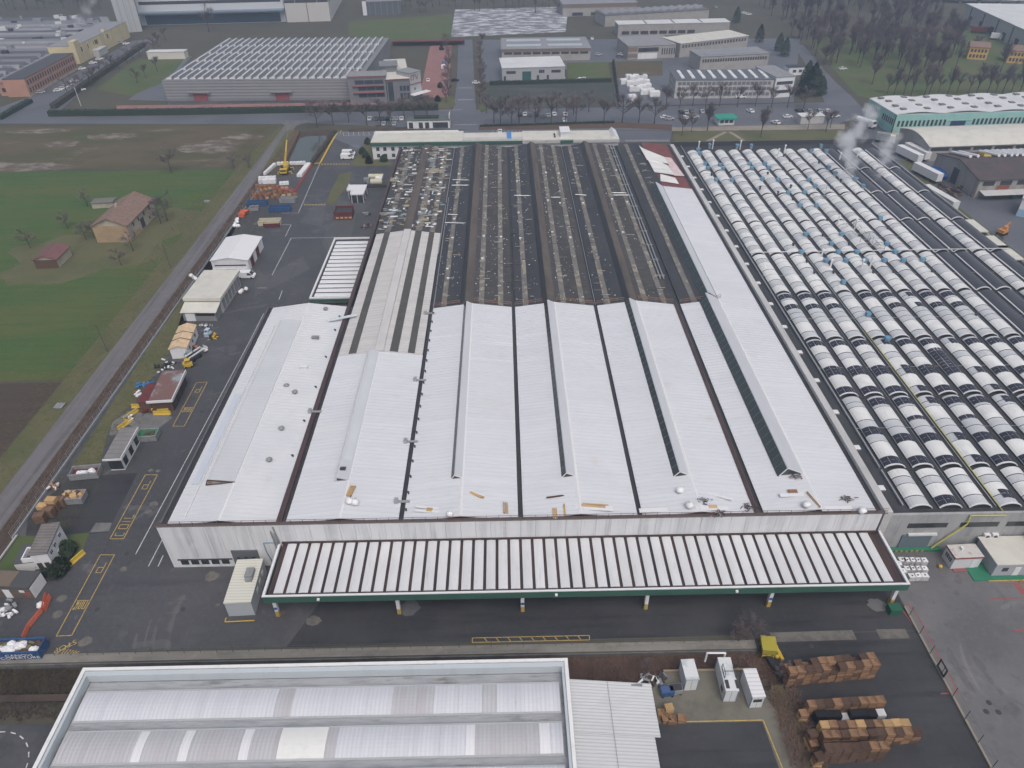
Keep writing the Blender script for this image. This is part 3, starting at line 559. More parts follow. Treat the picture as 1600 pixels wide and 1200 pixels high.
part('roof_debris', deb, [bag_m, mat('grey_scrap', (.30, .30, .30), .8), mat('tan_scrap', (.27, .235, .17), .85), mat('dark_scrap', (.075, .072, .070), .8), mat('blue_scrap', (.22, .29, .34), .6), mat('brown_board_scrap', (.13, .115, .10), .8)], kind='stuff')
tag(bpy.data.objects['roof_debris'], 'loose scraps and offcuts strewn over the dark old roof', 'debris')
# insulation boards and white packs, larger than scraps
n_ = 0
for (px, py, w_, d_) in [(678, 267, 3.4, 4), (640, 322, 3.5, 1.6), (662, 344, 3, 1.5), (617, 281, 3, 3), (690, 268, 1.6, 3.4)]:
    x, y, _ = G(px, py, roofz(G(px, py, 10)[0])); o = part('insulation_board', MB().box(-w_ / 2, -d_ / 2, .05, w_ / 2, d_ / 2, .2), mat('tan_board', (.30, .27, .19), .85, [('n', .8, .45, .65, (.22, .20, .14), .8)], obj=True), loc=(x, y, roofz(x)))
    tag(o, ['brown insulation board square on the debris-strewn roof near the long office', 'yellowish board lying left above the pale striped roof', 'yellowish board lying right above the pale striped roof', 'tan board at the left edge of the debris-strewn roof', 'narrow tan board beside the brown square board on the old roof'][n_], 'board', 'boards on the old roof'); n_ += 1
packs = [(666, 236), (635, 249), (668, 242), (691, 250), (690, 256), (674, 250), (690, 262), (668, 267), (648, 260), (641, 263), (662, 300), (660, 312), (686, 303), (684, 314), (668, 280), (620, 270), (623, 284), (615, 290), (610, 328), (656, 334), (681, 336), (679, 350), (602, 355), (613, 316), (688, 285), (627, 296), (634, 306), (645, 240)]
pm = [MB().blob(0, 0, .2, .6, .3, .24, seed=s, amp=.25).mesh('white_pack', bag_m) for s in range(3)]
for i, (px, py) in enumerate(packs):
    x, y, _ = G(px, py, 10.3); o = part('white_pack', pm[i % 3], None, loc=(x, y, roofz(x)), rz=random.uniform(-.3, .3), sc=(1, random.uniform(.8, 1.3), 1))
    tag(o, 'small white wrapped pack among debris on the dark roof below the long office', 'pack', 'white packs on the old roof')
ven = MB().box(-.2, -.2, 0, .2, .2, .3).box(-.34, -.28, .3, .34, .28, .42).mesh('ridge_vent', white_m)
for px, py in [(856, 316), (875, 318), (911, 317), (863, 366), (891, 371), (921, 366), (956, 314), (980, 316), (973, 366), (813, 372), (853, 272), (873, 271), (899, 270), (810, 332), (754, 407), (783, 370), (756, 372), (707, 372), (710, 342), (717, 272), (714, 285), (759, 279), (782, 273), (700, 435), (699, 420), (808, 283), (942, 268), (963, 266)]:
    x, y, _ = G(px, py, 10.4); part('ridge_vent', ven, None, hall, loc=(x, y, roofz(x) + .05))
# ------------------------------------------------------------------ rear office range
off = thing('office_range', 'long low office range with pale roof and green fascia behind the dark roof', 'office', (-54, 284.3, 0), world=True)
part('wall', MB().box(-54, 284.6, 0, 44.2, 295.3, 6.5), house_w, off)
part('roof', MB().box(-54.3, 284.2, 6.62, -17.9, 296.6, 7.0).box(-17.85, 284.2, 6.55, 6, 294.3, 6.95).box(6.05, 284, 6.6, 25.95, 295.3, 7.05).box(26, 284.2, 6.5, 44.4, 295.3, 6.9), cream_roof, off)
part('fascia', MB().box(-54.4, 283.9, 5.5, 5.9, 284.18, 6.75).box(21, 283.8, 5.6, 26, 284, 6.7), green_m2, off)
part('fascia', MB().box(5.95, 283.8, 5.6, 20.9, 284, 6.8).box(26.1, 283.8, 5.6, 44.4, 284.15, 6.6), parapet_m, off)
part('roof_step', MB().box(-17.8, 284.5, 6.96, 5.9, 287.3, 7.3), parapet_m, off); part('roof_kerb', MB().box(-54.2, 295.9, 7.0, -20, 296.5, 7.5), white_m, off)
part('stair_head', MB().box(21.2, 286.3, 7.05, 24.8, 293.3, 9.0).box(21, 286.1, 9.0, 25, 293.6, 9.2), white_m, off)
part('skylight', MB().box(21.5, 293.65, 8.2, 24.5, 293.9, 8.7).box(18.6, 286.3, 7.05, 19.2, 287.3, 7.7).box(18.6, 289.3, 7.05, 19.2, 290.3, 7.6), dark_m, off)
part('door_blind', MB().box(-.2, 285.3, 7.06, 1.6, 293.3, 7.35), mat('blue_tarpaulin', (.06, .22, .50), .6), off)
part('roof_end', MB().ext([(44.4, 6.9), (42.5, 8.2), (41.5, 6.9)], 285.3, 295.3, 'y'), white_m, off)
wme = MB().box(0, -.06, 0, 1.3, 0, 1.4).mesh('window', blueglass)
for z in (.8, 3.4):
    for x in (-52.4, -49.6, -46.4, -43.4, -41.4):
        if z < 2 and x > -42: continue
        part('window', wme, None, off, loc=(x, 284.58, z))
part('gable_ramp', MB().box(-54.15, 284.3, 0, -54.02, 295.3, .8), greyclad_m, off)
# ------------------------------------------------------------------ front canopy
can = thing('loading_canopy', 'long ribbed white loading canopy with green fascia along the front of the hall', 'canopy', (-40, 70, 0), world=True)
arch = [(-.74, -.02), (-.5, .07), (0, .13), (.5, .07), (.74, -.02), (.74, -.08), (-.74, -.08)]
pme = MB().ext(arch, 70.75, 80.85, 'y').mesh('roof_panel', mat('canopy_sheet', (.60, .605, .62), .45, [('n', (.4, .15, .4), .42, .64, (.53, .535, .545), .7), ('n', 1.2, .6, .75, (.47, .46, .45), .45), ('n', (1.6, .2, 1), .60, .70, (.42, .37, .34), .4)], rnd=.05))
for k in range(50):
    part('roof_panel', pme, None, can, loc=(-38.55 + k * 1.972, 0, 5.75))
part('channel', MB().box(-40.2, 70.5, 5.3, 60.6, 80.95, 5.55), rust_m, can)
part('rim', MB().box(-40.9, 70.2, 5.55, -40.5, 81, 5.95).box(60.7, 70.2, 5.55, 61.1, 81, 5.95).box(-40.9, 69.98, 5.80, 61.1, 70.3, 5.96), white_m, can)
part('fascia', MB().box(-40.85, 69.95, 4.4, 61.05, 70.25, 5.79).box(-40.8, 70.3, 4.7, -40.55, 80.9, 5.5).box(60.75, 70.3, 4.7, 61.0, 80.9, 5.5), green_m2, can)
part('wall_flashing', MB().box(-40.3, 80.7, 5.85, 60.6, 80.93, 6.15), rust_m, can)
cm = MB().box(-.28, -.28, 1.35, .28, .28, 5.0).mesh('column', white_m); bm_ = MB().box(-.30, -.30, 0, .30, .30, 1.35).mesh('column_base', yellow_p)
sg = MB().cyl(0, 0, 0, .04, .3, n=14)
for x in (-39.6, -20, 0, 20, 40, 60):
    c = part('column', cm, None, can, loc=(x, 70.8, 0)); part('column_base', bm_, None, c)
    if x in (-39.6, 0, 40):
        o = part('round_sign', sg, mat('blue_sign', (.03, .10, .35), .4), c, loc=(0, -.33, 2.2)); o.rotation_euler = (R(90), 0, 0)
b_ = MB()
for k in range(6): b_.box(-39.5 + 20 * k, 70.6, 4.75, -39.1 + 20 * k, 80.9, 5.25)
part('beam', b_, greysteel_m, can)
for px in (500, 869, 1152):
    x = G(px, 925, 5.3)[0]; part('flood_lamp', MB().box(x - .2, 69.6, 5.1, x + .2, 69.94, 5.4), white_m, can)
# western side canopy
sc_ = thing('side_canopy', 'small ribbed white canopy with open slots on the hall west wall', 'canopy', (-53, 165, 0), world=True)
pme = MB().ext([(-.95, -.03), (-.5, .06), (0, .1), (.5, .06), (.95, -.03), (.95, -.1), (-.95, -.1)], -52.6, -42.2, 'x').mesh('roof_panel', white_m)
for k in range(14): part('roof_panel', pme, None, sc_, loc=(0, 166.9 + k * 2.42, 4.9))
part('channel', MB().box(-53.2, 165.4, 4.45, -42.1, 201, 4.7), gutter_m, sc_)
part('rim', MB().box(-53.7, 164.9, 4.6, -53.2, 201.6, 5.1).box(-53.2, 201.1, 4.6, -41.5, 201.6, 5.1).box(-53.2, 164.9, 4.6, -41.5, 165.4, 5.1), white_m, sc_)
part('fascia', MB().box(-53.6, 164.6, 3.7, -41.6, 164.88, 4.75), green_m2, sc_)
for x, y in ((-53.2, 165.6), (-53.2, 183), (-53.2, 200.6), (-42.6, 165.6)): part('column', MB().box(x - .2, y - .2, 0, x + .2, y + .2, 4.45), white_m, sc_)
# front of the annex: windows, shutter, blue pipe
for k in range(5): part('window', MB().box(-58.6 + k * 1.75, Y0 - .32, .75, -57.3 + k * 1.75, Y0 - .26, 1.75), dglass, hall)
part('lintel', MB().box(-59, Y0 - .42, 1.95, -49.6, Y0 - .26, 2.15), dark_m, hall)
part('shutter', MB().box(-49.4, Y0 - .4, 0, -44.9, Y0 - .26, 4.2), mat('grey_shutter', (.13, .135, .145), .6, [('wave', (5, 0, 0), .7, 1, (.09, .093, .1), .6)]), hall)
for k in range(3): part('shutter_window', MB().box(-48.7 + k * 1.3, Y0 - .44, 2.2, -48.2 + k * 1.3, Y0 - .41, 2.5), black_m, hall)
r = MB(); r.tube((-43.4, Y0 - .4, 4), (-43.4, Y0 - .4, 6), .07); r.tube((-43.4, Y0 - .4, 6), (-41.5, Y0 - .4, 6), .07); r.tube((-42.9, Y0 - .4, 1), (-43.4, Y0 - .4, 4), .07)
part('blue_pipe', r, mat('blue_pipe', (.12, .25, .32), .5), hall)
r = MB(); r.tube((-41.2, Y0 - .5, .2), (-41.6, Y0 - .5, 9), .1); r.tube((-40.6, Y0 - .5, 5.5), (-41, Y0 - .5, 10), .12); r.box(-41.2, Y0 - .8, 6, -40.8, Y0 - .4, 8.5)
part('downpipe', r, greysteel_m, hall)
# ------------------------------------------------------------------ material left on the new roof
def planks(px, py, L, Wd, H, rz, m_, label, z=None, cat='timber stack'):
    x, y, _ = G(px, py, 10.4); z = roofz(x) + .06
    rs = random.Random(px); o = thing('timber_stack', label, cat, (x, y, z), rz, 'timber left on the white roof')
    n = max(2, int(Wd / .24)); nz = max(1, int(H / .14))
    for j in range(nz):
        for k in range(n):
            l = L * rs.uniform(.85, 1); part('plank', MB().box(-l / 2, -.09, 0, l / 2, .09, .11), m_ if rs.random() > .25 else wood_d if rs.random() < .3 else wood_l, o, loc=(rs.uniform(-.1, .1) * L * .4, -Wd / 2 + (k + .5) * Wd / n, j * .13))
planks(549, 771, 2.6, 1.0, .3, R(80), wood_l, 'short upright bundle of fresh planks beside the leftmost glazed monitor end')
planks(790, 792, 2.6, .9, .4, R(92), wood_l, 'thick short bundle of orange planks standing next to the third valley gutter')
planks(868, 777, 3.4, .3, .14, R(8), wood_d, 'thin single brown board lying across the roof under the middle monitor')
planks(867, 803, 2.4, .8, .14, R(90), wood_l, 'small yellow plank bundle touching the front rail')
planks(882, 799, 2.6, .25, .14, R(90), wood_l, 'lone upright yellow board right of a plank bundle at the front rail')
planks(928, 793, 4.6, .9, .3, R(-7), wood_l, 'longest plank bundle, lying on a white sheet in the middle bay')
planks(745, 776, 2.8, .4, .28, R(-30), wood_l, 'slanted plank pair with white sheet in the bay left of the middle')
planks(1113, 795, 1.6, .8, .3, R(0), wood_l, 'short yellow timber pile on white sheets near the right copper gutter')
planks(671, 797, 1.0, .8, .3, R(-10), wood_l, 'little brown timber block on two white sheets')
planks(1238, 770, 1.6, .9, .3, 0, wood_m, 'small brown timber pile by the end of the big green monitor')
planks(1270, 785, 4, .3, .14, R(105), wood_l, 'scattered pale laths on the rightmost white bay')
sheets = [(928, 796, 6.2, 1.1, -.1, 'white sheet under the longest plank bundle'), (668, 793, 4.0, .5, -.15, 'upper narrow white sheet behind a brown timber block'), (668, 799, 4.2, .5, -.1, 'lower narrow white sheet in front of a brown timber block'), (1112, 797, 5.4, 1.0, -.06, 'white sheet under the short yellow timber pile'),
          (1025, 796, 5.6, .9, .02, 'white sheet with a brown square at its left end'), (1125, 777, 4.2, .5, -.4, 'slanting white profile near the right copper gutter'), (1306, 797, 5.2, 1.1, 0, 'plain white sheet on the rightmost bay near the rail'), (746, 774, 3.0, .5, -.52, 'white sheet over a slanted plank pair'), (1237, 775, 4.2, .8, .03, 'white sheet beneath the small brown timber pile')]
for px, py, l, w_, rz, lb in sheets:
    x, y, _ = G(px, py, 10.4); o = part('roof_sheet', MB().box(-l / 2, -w_ / 2, 0, l / 2, w_ / 2, .09), white_m, loc=(x, y, roofz(x) + .10 + abs(.03)), rz=rz); tag(o, lb, 'sheet', 'sheets left on the white roof')
for i, (px, py, s, lb) in enumerate([(547, 789, 1.0, 'left of two white bags beside the leftmost monitor'), (556, 790, 1.0, 'right of two white bags beside the leftmost monitor'), (703, 809, .8, 'white bag at the front rail below the second monitor'), (1062, 771, 1.0, 'white bag just below the fourth monitor end'), (1076, 795, 1.0, 'white bag between sheets near the front rail of the fourth bay'),
                                     (1258, 794, 1.0, 'white bag below the big green monitor'), (1346, 800, 1.0, 'white bag at the front right corner of the roof')]):
    x, y, _ = G(px, py, 10.4); o = part('bulk_bag', MB().blob(0, 0, .55, .75 * s, .7 * s, .6 * s, seed=i + 20, amp=.15), bag_m, loc=(x, y, roofz(x) + .05), smooth=True); tag(o, lb, 'bag', 'white bags on the roof')
for px, py, lb in ((1099, 786, 'heap of grey scrap beside a slanting white profile'), (1171, 791, 'dark scrap heap in the right copper gutter'), (1245, 748, 'grey wire heap at the end of the big green monitor'), (1322, 780, 'thin dark offcuts on the rightmost white bay'), (1122, 806, 'reddish scrap heap at the front rail')):
    x, y, _ = G(px, py, 10.4); mb = MB(); rs = random.Random(px)
    for k in range(26): mb.obox(rs.gauss(0, .55), rs.gauss(0, .35), rs.uniform(0, .35), rs.uniform(.2, .9), .12, .1, rs.uniform(0, 3), rs.choice((0, 1, 2)))
    o = part('scrap_heap', mb, [greysteel_m, dark_m, mat('rusty_scrap', (.19, .09, .07), .8) if px > 1110 else bag_m], loc=(x, y, roofz(x) + .06)); tag(o, lb, 'scrap', 'scrap heaps on the roof')
a_, b_ = G(513, 501, 10.6), G(557, 492, 10.6)
o = part('metal_chute', MB().ext([(-.35, .25), (-.35, 0), (.35, 0), (.35, .25), (.3, .25), (.3, .05), (-.3, .05), (-.3, .25)], 0, math.hypot(b_[0] - a_[0], b_[1] - a_[1]), 'y'), mat('pale_blue_metal', (.55, .60, .64), .4), loc=(a_[0], a_[1], 10.5), rz=math.atan2(b_[1] - a_[1], b_[0] - a_[0]) - math.pi / 2)
tag(o, 'pale blue metal chute bridging the copper gutter at the annex roof', 'chute')
# ------------------------------------------------------------------ eastern factory with barrel skylights
ef = thing('vaulted_factory', 'wide grey factory covered in rows of white barrel skylights and solar panels', 'factory', (100, 82, 0), world=True)
EX1 = 139.0
part('wall', MB().box(62.0, 82.0, 0, EX1, 82.5, 8.6).box(EX1 - .4, 82.5, 0, EX1, 272, 8.3).box(62, 271.5, 0, EX1 - .4, 272, 8.9), conc_wall, ef)
part('flat_roof', MB().box(62, 82.5, 7.6, EX1 - .4, 271.5, 7.95), grey_roof, ef)
part('rear_parapet', MB().box(62, 270.8, 8.0, EX1, 271.48, 9.6), dark_m, ef)
VX0, VP, VW, VH = 68.6, 5.13, 3.75, .85
SEG = [(84.0, 92.8)] + [(94.0 + 21.3 * k, 94.0 + 21.3 * k + 20.1) for k in range(8)] 
NA = 8
def arc(t): a = math.pi * (.14 + .72 * t); return (-math.cos(a) / math.cos(math.pi * .14) * VW / 2, (math.sin(a) - math.sin(math.pi * .14)) / (1 - math.sin(math.pi * .14)) * VH)
AP = [arc(k / NA) for k in range(NA + 1)]
def vault_mesh(name, bands, mats):
    """bands: list of (length, material, inflate)"""
    mb = MB(); y = 0
    for L_, m, inf in bands:
        pr = [(h * (1 + inf * .25), z * (1 + inf) + .25) for h, z in AP]
        nb = 3 if inf > 0 else 1
        for j in range(nb):
            f0 = inf * (.0 if j == 0 else .1); f1 = inf * (.0 if j == nb - 1 else .1)
            ya, yb = y + L_ * j / nb + (.07 if j == 0 else 0), y + L_ * (j + 1) / nb - (.07 if j == nb - 1 else 0)
            i = len(mb.v)
            mb.v += [(h, ya, z + f0) for h, z in pr] + [(h, yb, z + f1) for h, z in pr]
            for k in range(NA): mb.f.append((i + k, i + NA + 1 + k, i + NA + 2 + k, i + k + 1)); mb.m.append(m)
            if j == 0: mb.f.append(tuple(i + k for k in range(NA + 1))); mb.m.append(2)
            if j == nb - 1: mb.f.append(tuple(i + NA + 1 + k for k in reversed(range(NA + 1)))); mb.m.append(2)
        y += L_
    T = y
    mb.box(-VW / 2 - .12, 0, 0, VW / 2 + .12, T, .22, 2)
    # white end arch
    pr = [(h * 1.06, z * 1.08 + .3) for h, z in AP] + [(h * .98, z * .98 + .22) for h, z in reversed(AP)]
    mb.ext(pr, -.25, .02, 'y', 3)
    return mb.mesh(name, mats)
endm = mat('dark_vault_end', (.034, .035, .040), .6)
VM = [vault_w, vault_g, endm, white_m]
def bands(seed, L_, mode):
    rs = random.Random(seed); out = []; y = 0
    while y < L_ - .6:
        l = rs.choice((2.1, 2.8, 4.2)) if mode == 'far' else rs.choice((2.1, 4.2, 4.4)); l = min(l, L_ - y)
        if L_ - y - l < .8: l = L_ - y
        out.append((l, len(out) % 2 if rs.random() < .8 else 0, rs.choice((.0, .08)) if len(out) % 2 else .12)); y += l
    return out
vm_far = [vault_mesh('barrel_skylight', bands(s, 20.1, 'far'), VM) for s in range(4)]
vm_near = [vault_mesh('barrel_skylight', [(2.1, 1, 0), (4.2, 0, .03), (2.1, 1, 0), (2.1, 1, 0), (2.1, 1, 0), (4.1, 0, .03), (1.5, 1, 0), (1.9, 1, 0)], VM), vault_mesh('barrel_skylight', [(2.1, 1, 0), (4.2, 0, .03), (2.1, 1, 0), (4.1, 0, .03), (2.0, 1, 0), (3.6, 0, .06), (2.0, 1, 0)], VM)]
vm_front = vault_mesh('barrel_skylight', [(2.1, 1, 0), (3.0, 0, .03), (1.8, 1, 0), (1.9, 0, .05)], VM)
DM = [pv_dark, pv_dark, endm, white_m]
vm_dark = vault_mesh('barrel_skylight', [(20.1, 0, 0)], DM)
sidebar = MB().box(-VW / 2 - .3, 0, .18, -VW / 2 - .02, 20.1, .42).mesh('white_edge', white_m)
# solar modules: three curved panels across each vault
def module(i):
    mb = MB(); t0, t1 = .02 + i * .325, .02 + (i + 1) * .325 - .02; n = 3
    P = [arc(t0 + (t1 - t0) * k / n) for k in range(n + 1)]; q = .07
    for k in range(n): mb.poly([(P[k][0] * 1.01, 0, P[k][1] + .31), (P[k + 1][0] * 1.01, 0, P[k + 1][1] + .31), (P[k + 1][0] * 1.01, .98, P[k + 1][1] + .31), (P[k][0] * 1.01, .98, P[k][1] + .31)])
    a, b = P[0], P[-1]
    for (u, v) in ((P[0], P[1]), (P[-2], P[-1])): mb.poly([(u[0] * 1.01, 0, u[1] + .24), (v[0] * 1.01, 0, v[1] + .24), (v[0] * 1.01, 0, v[1] + .31), (u[0] * 1.01, 0, u[1] + .31)])
    return mb.mesh('solar_panel', pv_m)
MOD = [module(i) for i in range(3)]
npv = 0
def pv(v, y, rows, cols=(0, 1, 2)):
    global npv
    for r in range(rows):
        for c in cols:
            part('solar_panel', MOD[c], None, v, loc=(0, y + r * 1.05, 0)); npv += 1
vaults = []
for s, (ya, yb) in enumerate(SEG):
    for i in range(14):
        x = VX0 + VP * i
        if ya > 255 and yb > 270: continue
        if i in (10, 11, 13) and s >= 1: me = vm_dark
        elif s == 0: me = vm_front
        elif s <= 3: me = vm_near[(s + 1) % 2]
        else: me = vm_far[(i * 3 + s * 5) % 4]
        if s == 0 and x > 95: continue
        v = part('barrel_skylight', me, None, ef, loc=(x, ya, 7.95), label='barrel skylight wholly covered in dark thin-film panels' if me is vm_dark else None)
        vaults.append((s, i, v))
        if me is vm_dark: part('white_edge', sidebar, None, v)
        elif s in (1, 2, 3) and i < 10:
            alt = i in (3, 6); cols = (1, 2) if alt else (0, 1, 2)
            if s == 1:
                pv(v, 0.05, 2, cols); pv(v, 6.35 if i else 8.4, 2, cols) if i < 8 else None; pv(v, 17.4, 2, cols) if (i > 0) else None; pv(v, 12.7, 1, cols) if i in (2, 4, 7, 8) else None
            elif s == 2:
                pv(v, .05, 2, cols); pv(v, 6.4, (9 if i == 5 else 3) if i < 6 else 2, cols); pv(v, 17.4, 2, cols)
            elif s == 3 and i < 9:
                pv(v, 17.4, 2, cols) if i != 3 else None; pv(v, 12.4, 2, cols) if i < 3 or i > 4 else None
        elif s == 0 and i in (1, 3, 5): pv(v, 1.2 if i != 1 else .1, 2, (1, 2) if i == 3 else (0, 1, 2))
# crosswise joints, service pipes
d = MB()
for k in range(8): d.box(66, 93.4 + 21.3 * k - .12, 7.96, EX1 - 1, 93.4 + 21.3 * k + .1, 8.06)
part('roof_joint', d, gutter_m, ef)
d = MB(); d.tube((66, 178.7, 9.3), (EX1 - 1, 178.7, 9.3), .12); d.tube((81.6, 84, 8.2), (81.6, 178, 8.25), .1); d.tube((76.4, 84, 8.2), (76.4, 240, 8.25), .03)
part('service_pipe', d, steel_m, ef)
d = MB(); rs = random.Random(6)
for k in range(8):
    y = 104 + 21.3 * k + rs.uniform(-1.5, 1.5); x = 66
    while x < EX1 - 8:
        x2 = x + VP * rs.choice((1, 1, 2, 3)); d.tube((x, y, 8.3), (min(x2, EX1 - 3), y, 8.3), .05, n=4); x = x2 + (VP if rs.random() < .3 else 0)
part('cable_tray', d, steel_m, ef)
d = MB(); d.tube((82.1, 82.2, 8.25), (82.1, 140, 8.25), .09); d.tube((82.1, 81.8, 8.3), (76, 81.8, 8.4), .12); d.tube((76, 81.8, 8.4), (76, 81.6, 6.5), .14); d.tube((76, 81.6, 6.5), (71.8, 81.5, .6), .14)
part('yellow_pipe', d, mat('dull_yellow_pipe', (.46, .42, .10), .5), ef)
part('edge_rail', MB().box(65.6, 84.5, 8.1, 65.85, 93.2, 8.5).box(65.6, 93.9, 8.1, 65.85, 270, 8.5), steel_m, ef)
dome = MB().box(-.5, -.6, 0, .5, .6, .35, 1, 0).mesh('dome_light', [white_m, greysteel_m])
y = 88.8
while y < 268: part('dome_light', dome, None, ef, loc=(64, y, 7.96)); y += 10.65
# blue roof fans and dark cowls
BF = [(1283, 226), (1268, 234), (1291, 234), (1295, 260), (1305, 269), (1337, 278), (1349, 289), (1216, 279), (1264, 279), (1274, 289), (1232, 299), (1257, 299), (1250, 319), (1276, 319), (1376, 339), (1259, 364), (1315, 364), (1299, 379), (1386, 379), (1252, 392), (1310, 392), (1339, 392), (1399, 392), (1291, 405), (1322, 405), (1352, 405), (1382, 405), (1412, 405), (1442, 404), (1318, 439), (1357, 489), (1387, 527),
      (1091, 232), (1109, 225), (1152, 226), (1174, 226), (1094, 238), (1102, 254), (1125, 256), (1106, 261), (1130, 261), (1119, 279), (1144, 279), (1171, 254), (1195, 254), (1175, 261), (1191, 278), (1201, 260)]
fan_h = MB().box(-.45, -.45, -.9, .45, .45, .35).mesh('fan_base', greysteel_m)
FANM = MB().box(-.58, -.48, .25, .58, .48, 1.0).tube((.58, 0, .62), (.85, 0, .62), .34, n=8).tube((0, -.48, .62), (0, -.65, .62), .33, n=8).mesh('blue_fan', blue_m)
for px, py in BF:
    x, y, _ = G(px, py, 9.9); f = part('blue_fan', FANM, None, ef, loc=(x, y, 9.1), rz=random.choice((0, 0, 1.57))); part('fan_base', fan_h, None, f)
cowl = MB().cyl(0, 0, 0, .7, .28, n=8).blob(0, 0, .9, .42, .42, .3, seed=3).mesh('dark_cowl', dark_m)
CW = [(1224, 262), (1239, 310), (1234, 250), (1230, 270), (1314, 281), (1299, 292), (1293, 342), (1388, 354), (1286, 366), (1327, 380), (1240, 381), (1343, 366), (1261, 407), (1273, 424), (1303, 424), (1365, 424), (1397, 422), (1457, 422), (1225, 242), (1526, 489), (1280, 253), (1112, 272), (1216, 300), (1236, 290), (1200, 270), (1188, 292)]
for px, py in CW:
    x, y, _ = G(px, py, 9.6); part('dark_cowl', cowl, None, ef, loc=(x, y, 8.8))
chim = MB().cyl(0, 0, 0, 3.2, .22, n=8).cyl(0, 0, 3.2, 3.6, .42, .1, 8).mesh('white_flue', white_m)
for px, py in [(1225, 234), (1311, 246), (1338, 242), (1091, 228), (1113, 226), (1156, 227), (1215, 240), (1282, 400), (1296, 416), (1345, 416), (1335, 352), (1308, 346), (1359, 412)]:
    x, y, _ = G(px, py + 6, 8.2); part('white_flue', chim, None, ef, loc=(x, y, 8.0))
# tangle of pipework
d = MB(); rs = random.Random(5)
for c in ((1290, 300), (1366, 376), (1345, 372), (1372, 388), (1330, 355), (1282, 305)):
    x, y, _ = G(*c, 9.5)
    for k in range(9):
        a = (x + rs.uniform(-2.6, 2.6), y + rs.uniform(-3, 3), rs.uniform(8.2, 10.5)); b = list(a); b[rs.randrange(3)] += rs.choice((-2, 2, 3)); b[2] = max(8, min(11.2, b[2])); d.tube(a, b, .07, n=5)
part('pipework', d, greysteel_m, ef)
# front wall details
for x0, x1 in ((66.2, 73), (75.2, 81.8), (83.2, 90), (92, 98.5), (100.5, 107)): part('window_band', MB().box(x0, 81.93, 5.4, x1, 81.99, 6.5), dglass, ef)
part('shutter', MB().box(66.0, 81.8, .1, 71.2, 81.98, 3.7), mat('blue_grey_shutter', (.12, .16, .18), .6, [('wave', (0, 0, 5), .7, 1, (.095, .13, .145), .6)]), ef)
part('shutter_box', MB().box(66.8, 81.55, 3.72, 71.8, 81.98, 4.1), mat('pale_box', (.55, .56, .57), .6), ef)
part('green_plinth', MB().box(64.5, 81.2, .02, 73.6, 81.97, .5), mat('green_paint', (.03, .17, .10), .6), ef)
for k in range(7): part('yellow_stripe', MB().box(64.6 + k * .9, 81.15, .03, 64.95 + k * .9, 81.19, .55), yellow_p, ef)
for x in (80.6, 82.0):
    a = part('air_conditioner', MB().box(x - .5, 81.4, 2.9, x + .5, 81.97, 3.8), house_w, ef); part('fan_grille', MB().tube((x, 81.38, 3.35), (x, 81.33, 3.35), .33, n=12), dark_m, a)
part('vertical_tank', MB().cyl(88.6, 80.2, 0, 4.8, 1.5, n=20).cyl(88.6, 80.2, 4.8, 5.3, 1.5, .3, 20), parapet_m, ef, smooth=False)
# trellis gutters on the east edge
for i, (px, py) in enumerate([(1513, 355), (1546, 381), (1568, 397)]):
    x, y, _ = G(px, py, 8.3); mb = MB().box(-1.3, -4.2, .6, 1.3, 4.2, .95)
    for k in range(7): mb.box(-1.5, -3.9 + k * 1.25, .1, -1.28, -3.2 + k * 1.25, .6).box(-1.2, -3.9 + k * 1.25, 0, -1.0, -3.7 + k * 1.25, .6)
    part('edge_hood', mb, cream_roof, ef, loc=(EX1 - 1.2, y, 7.9))
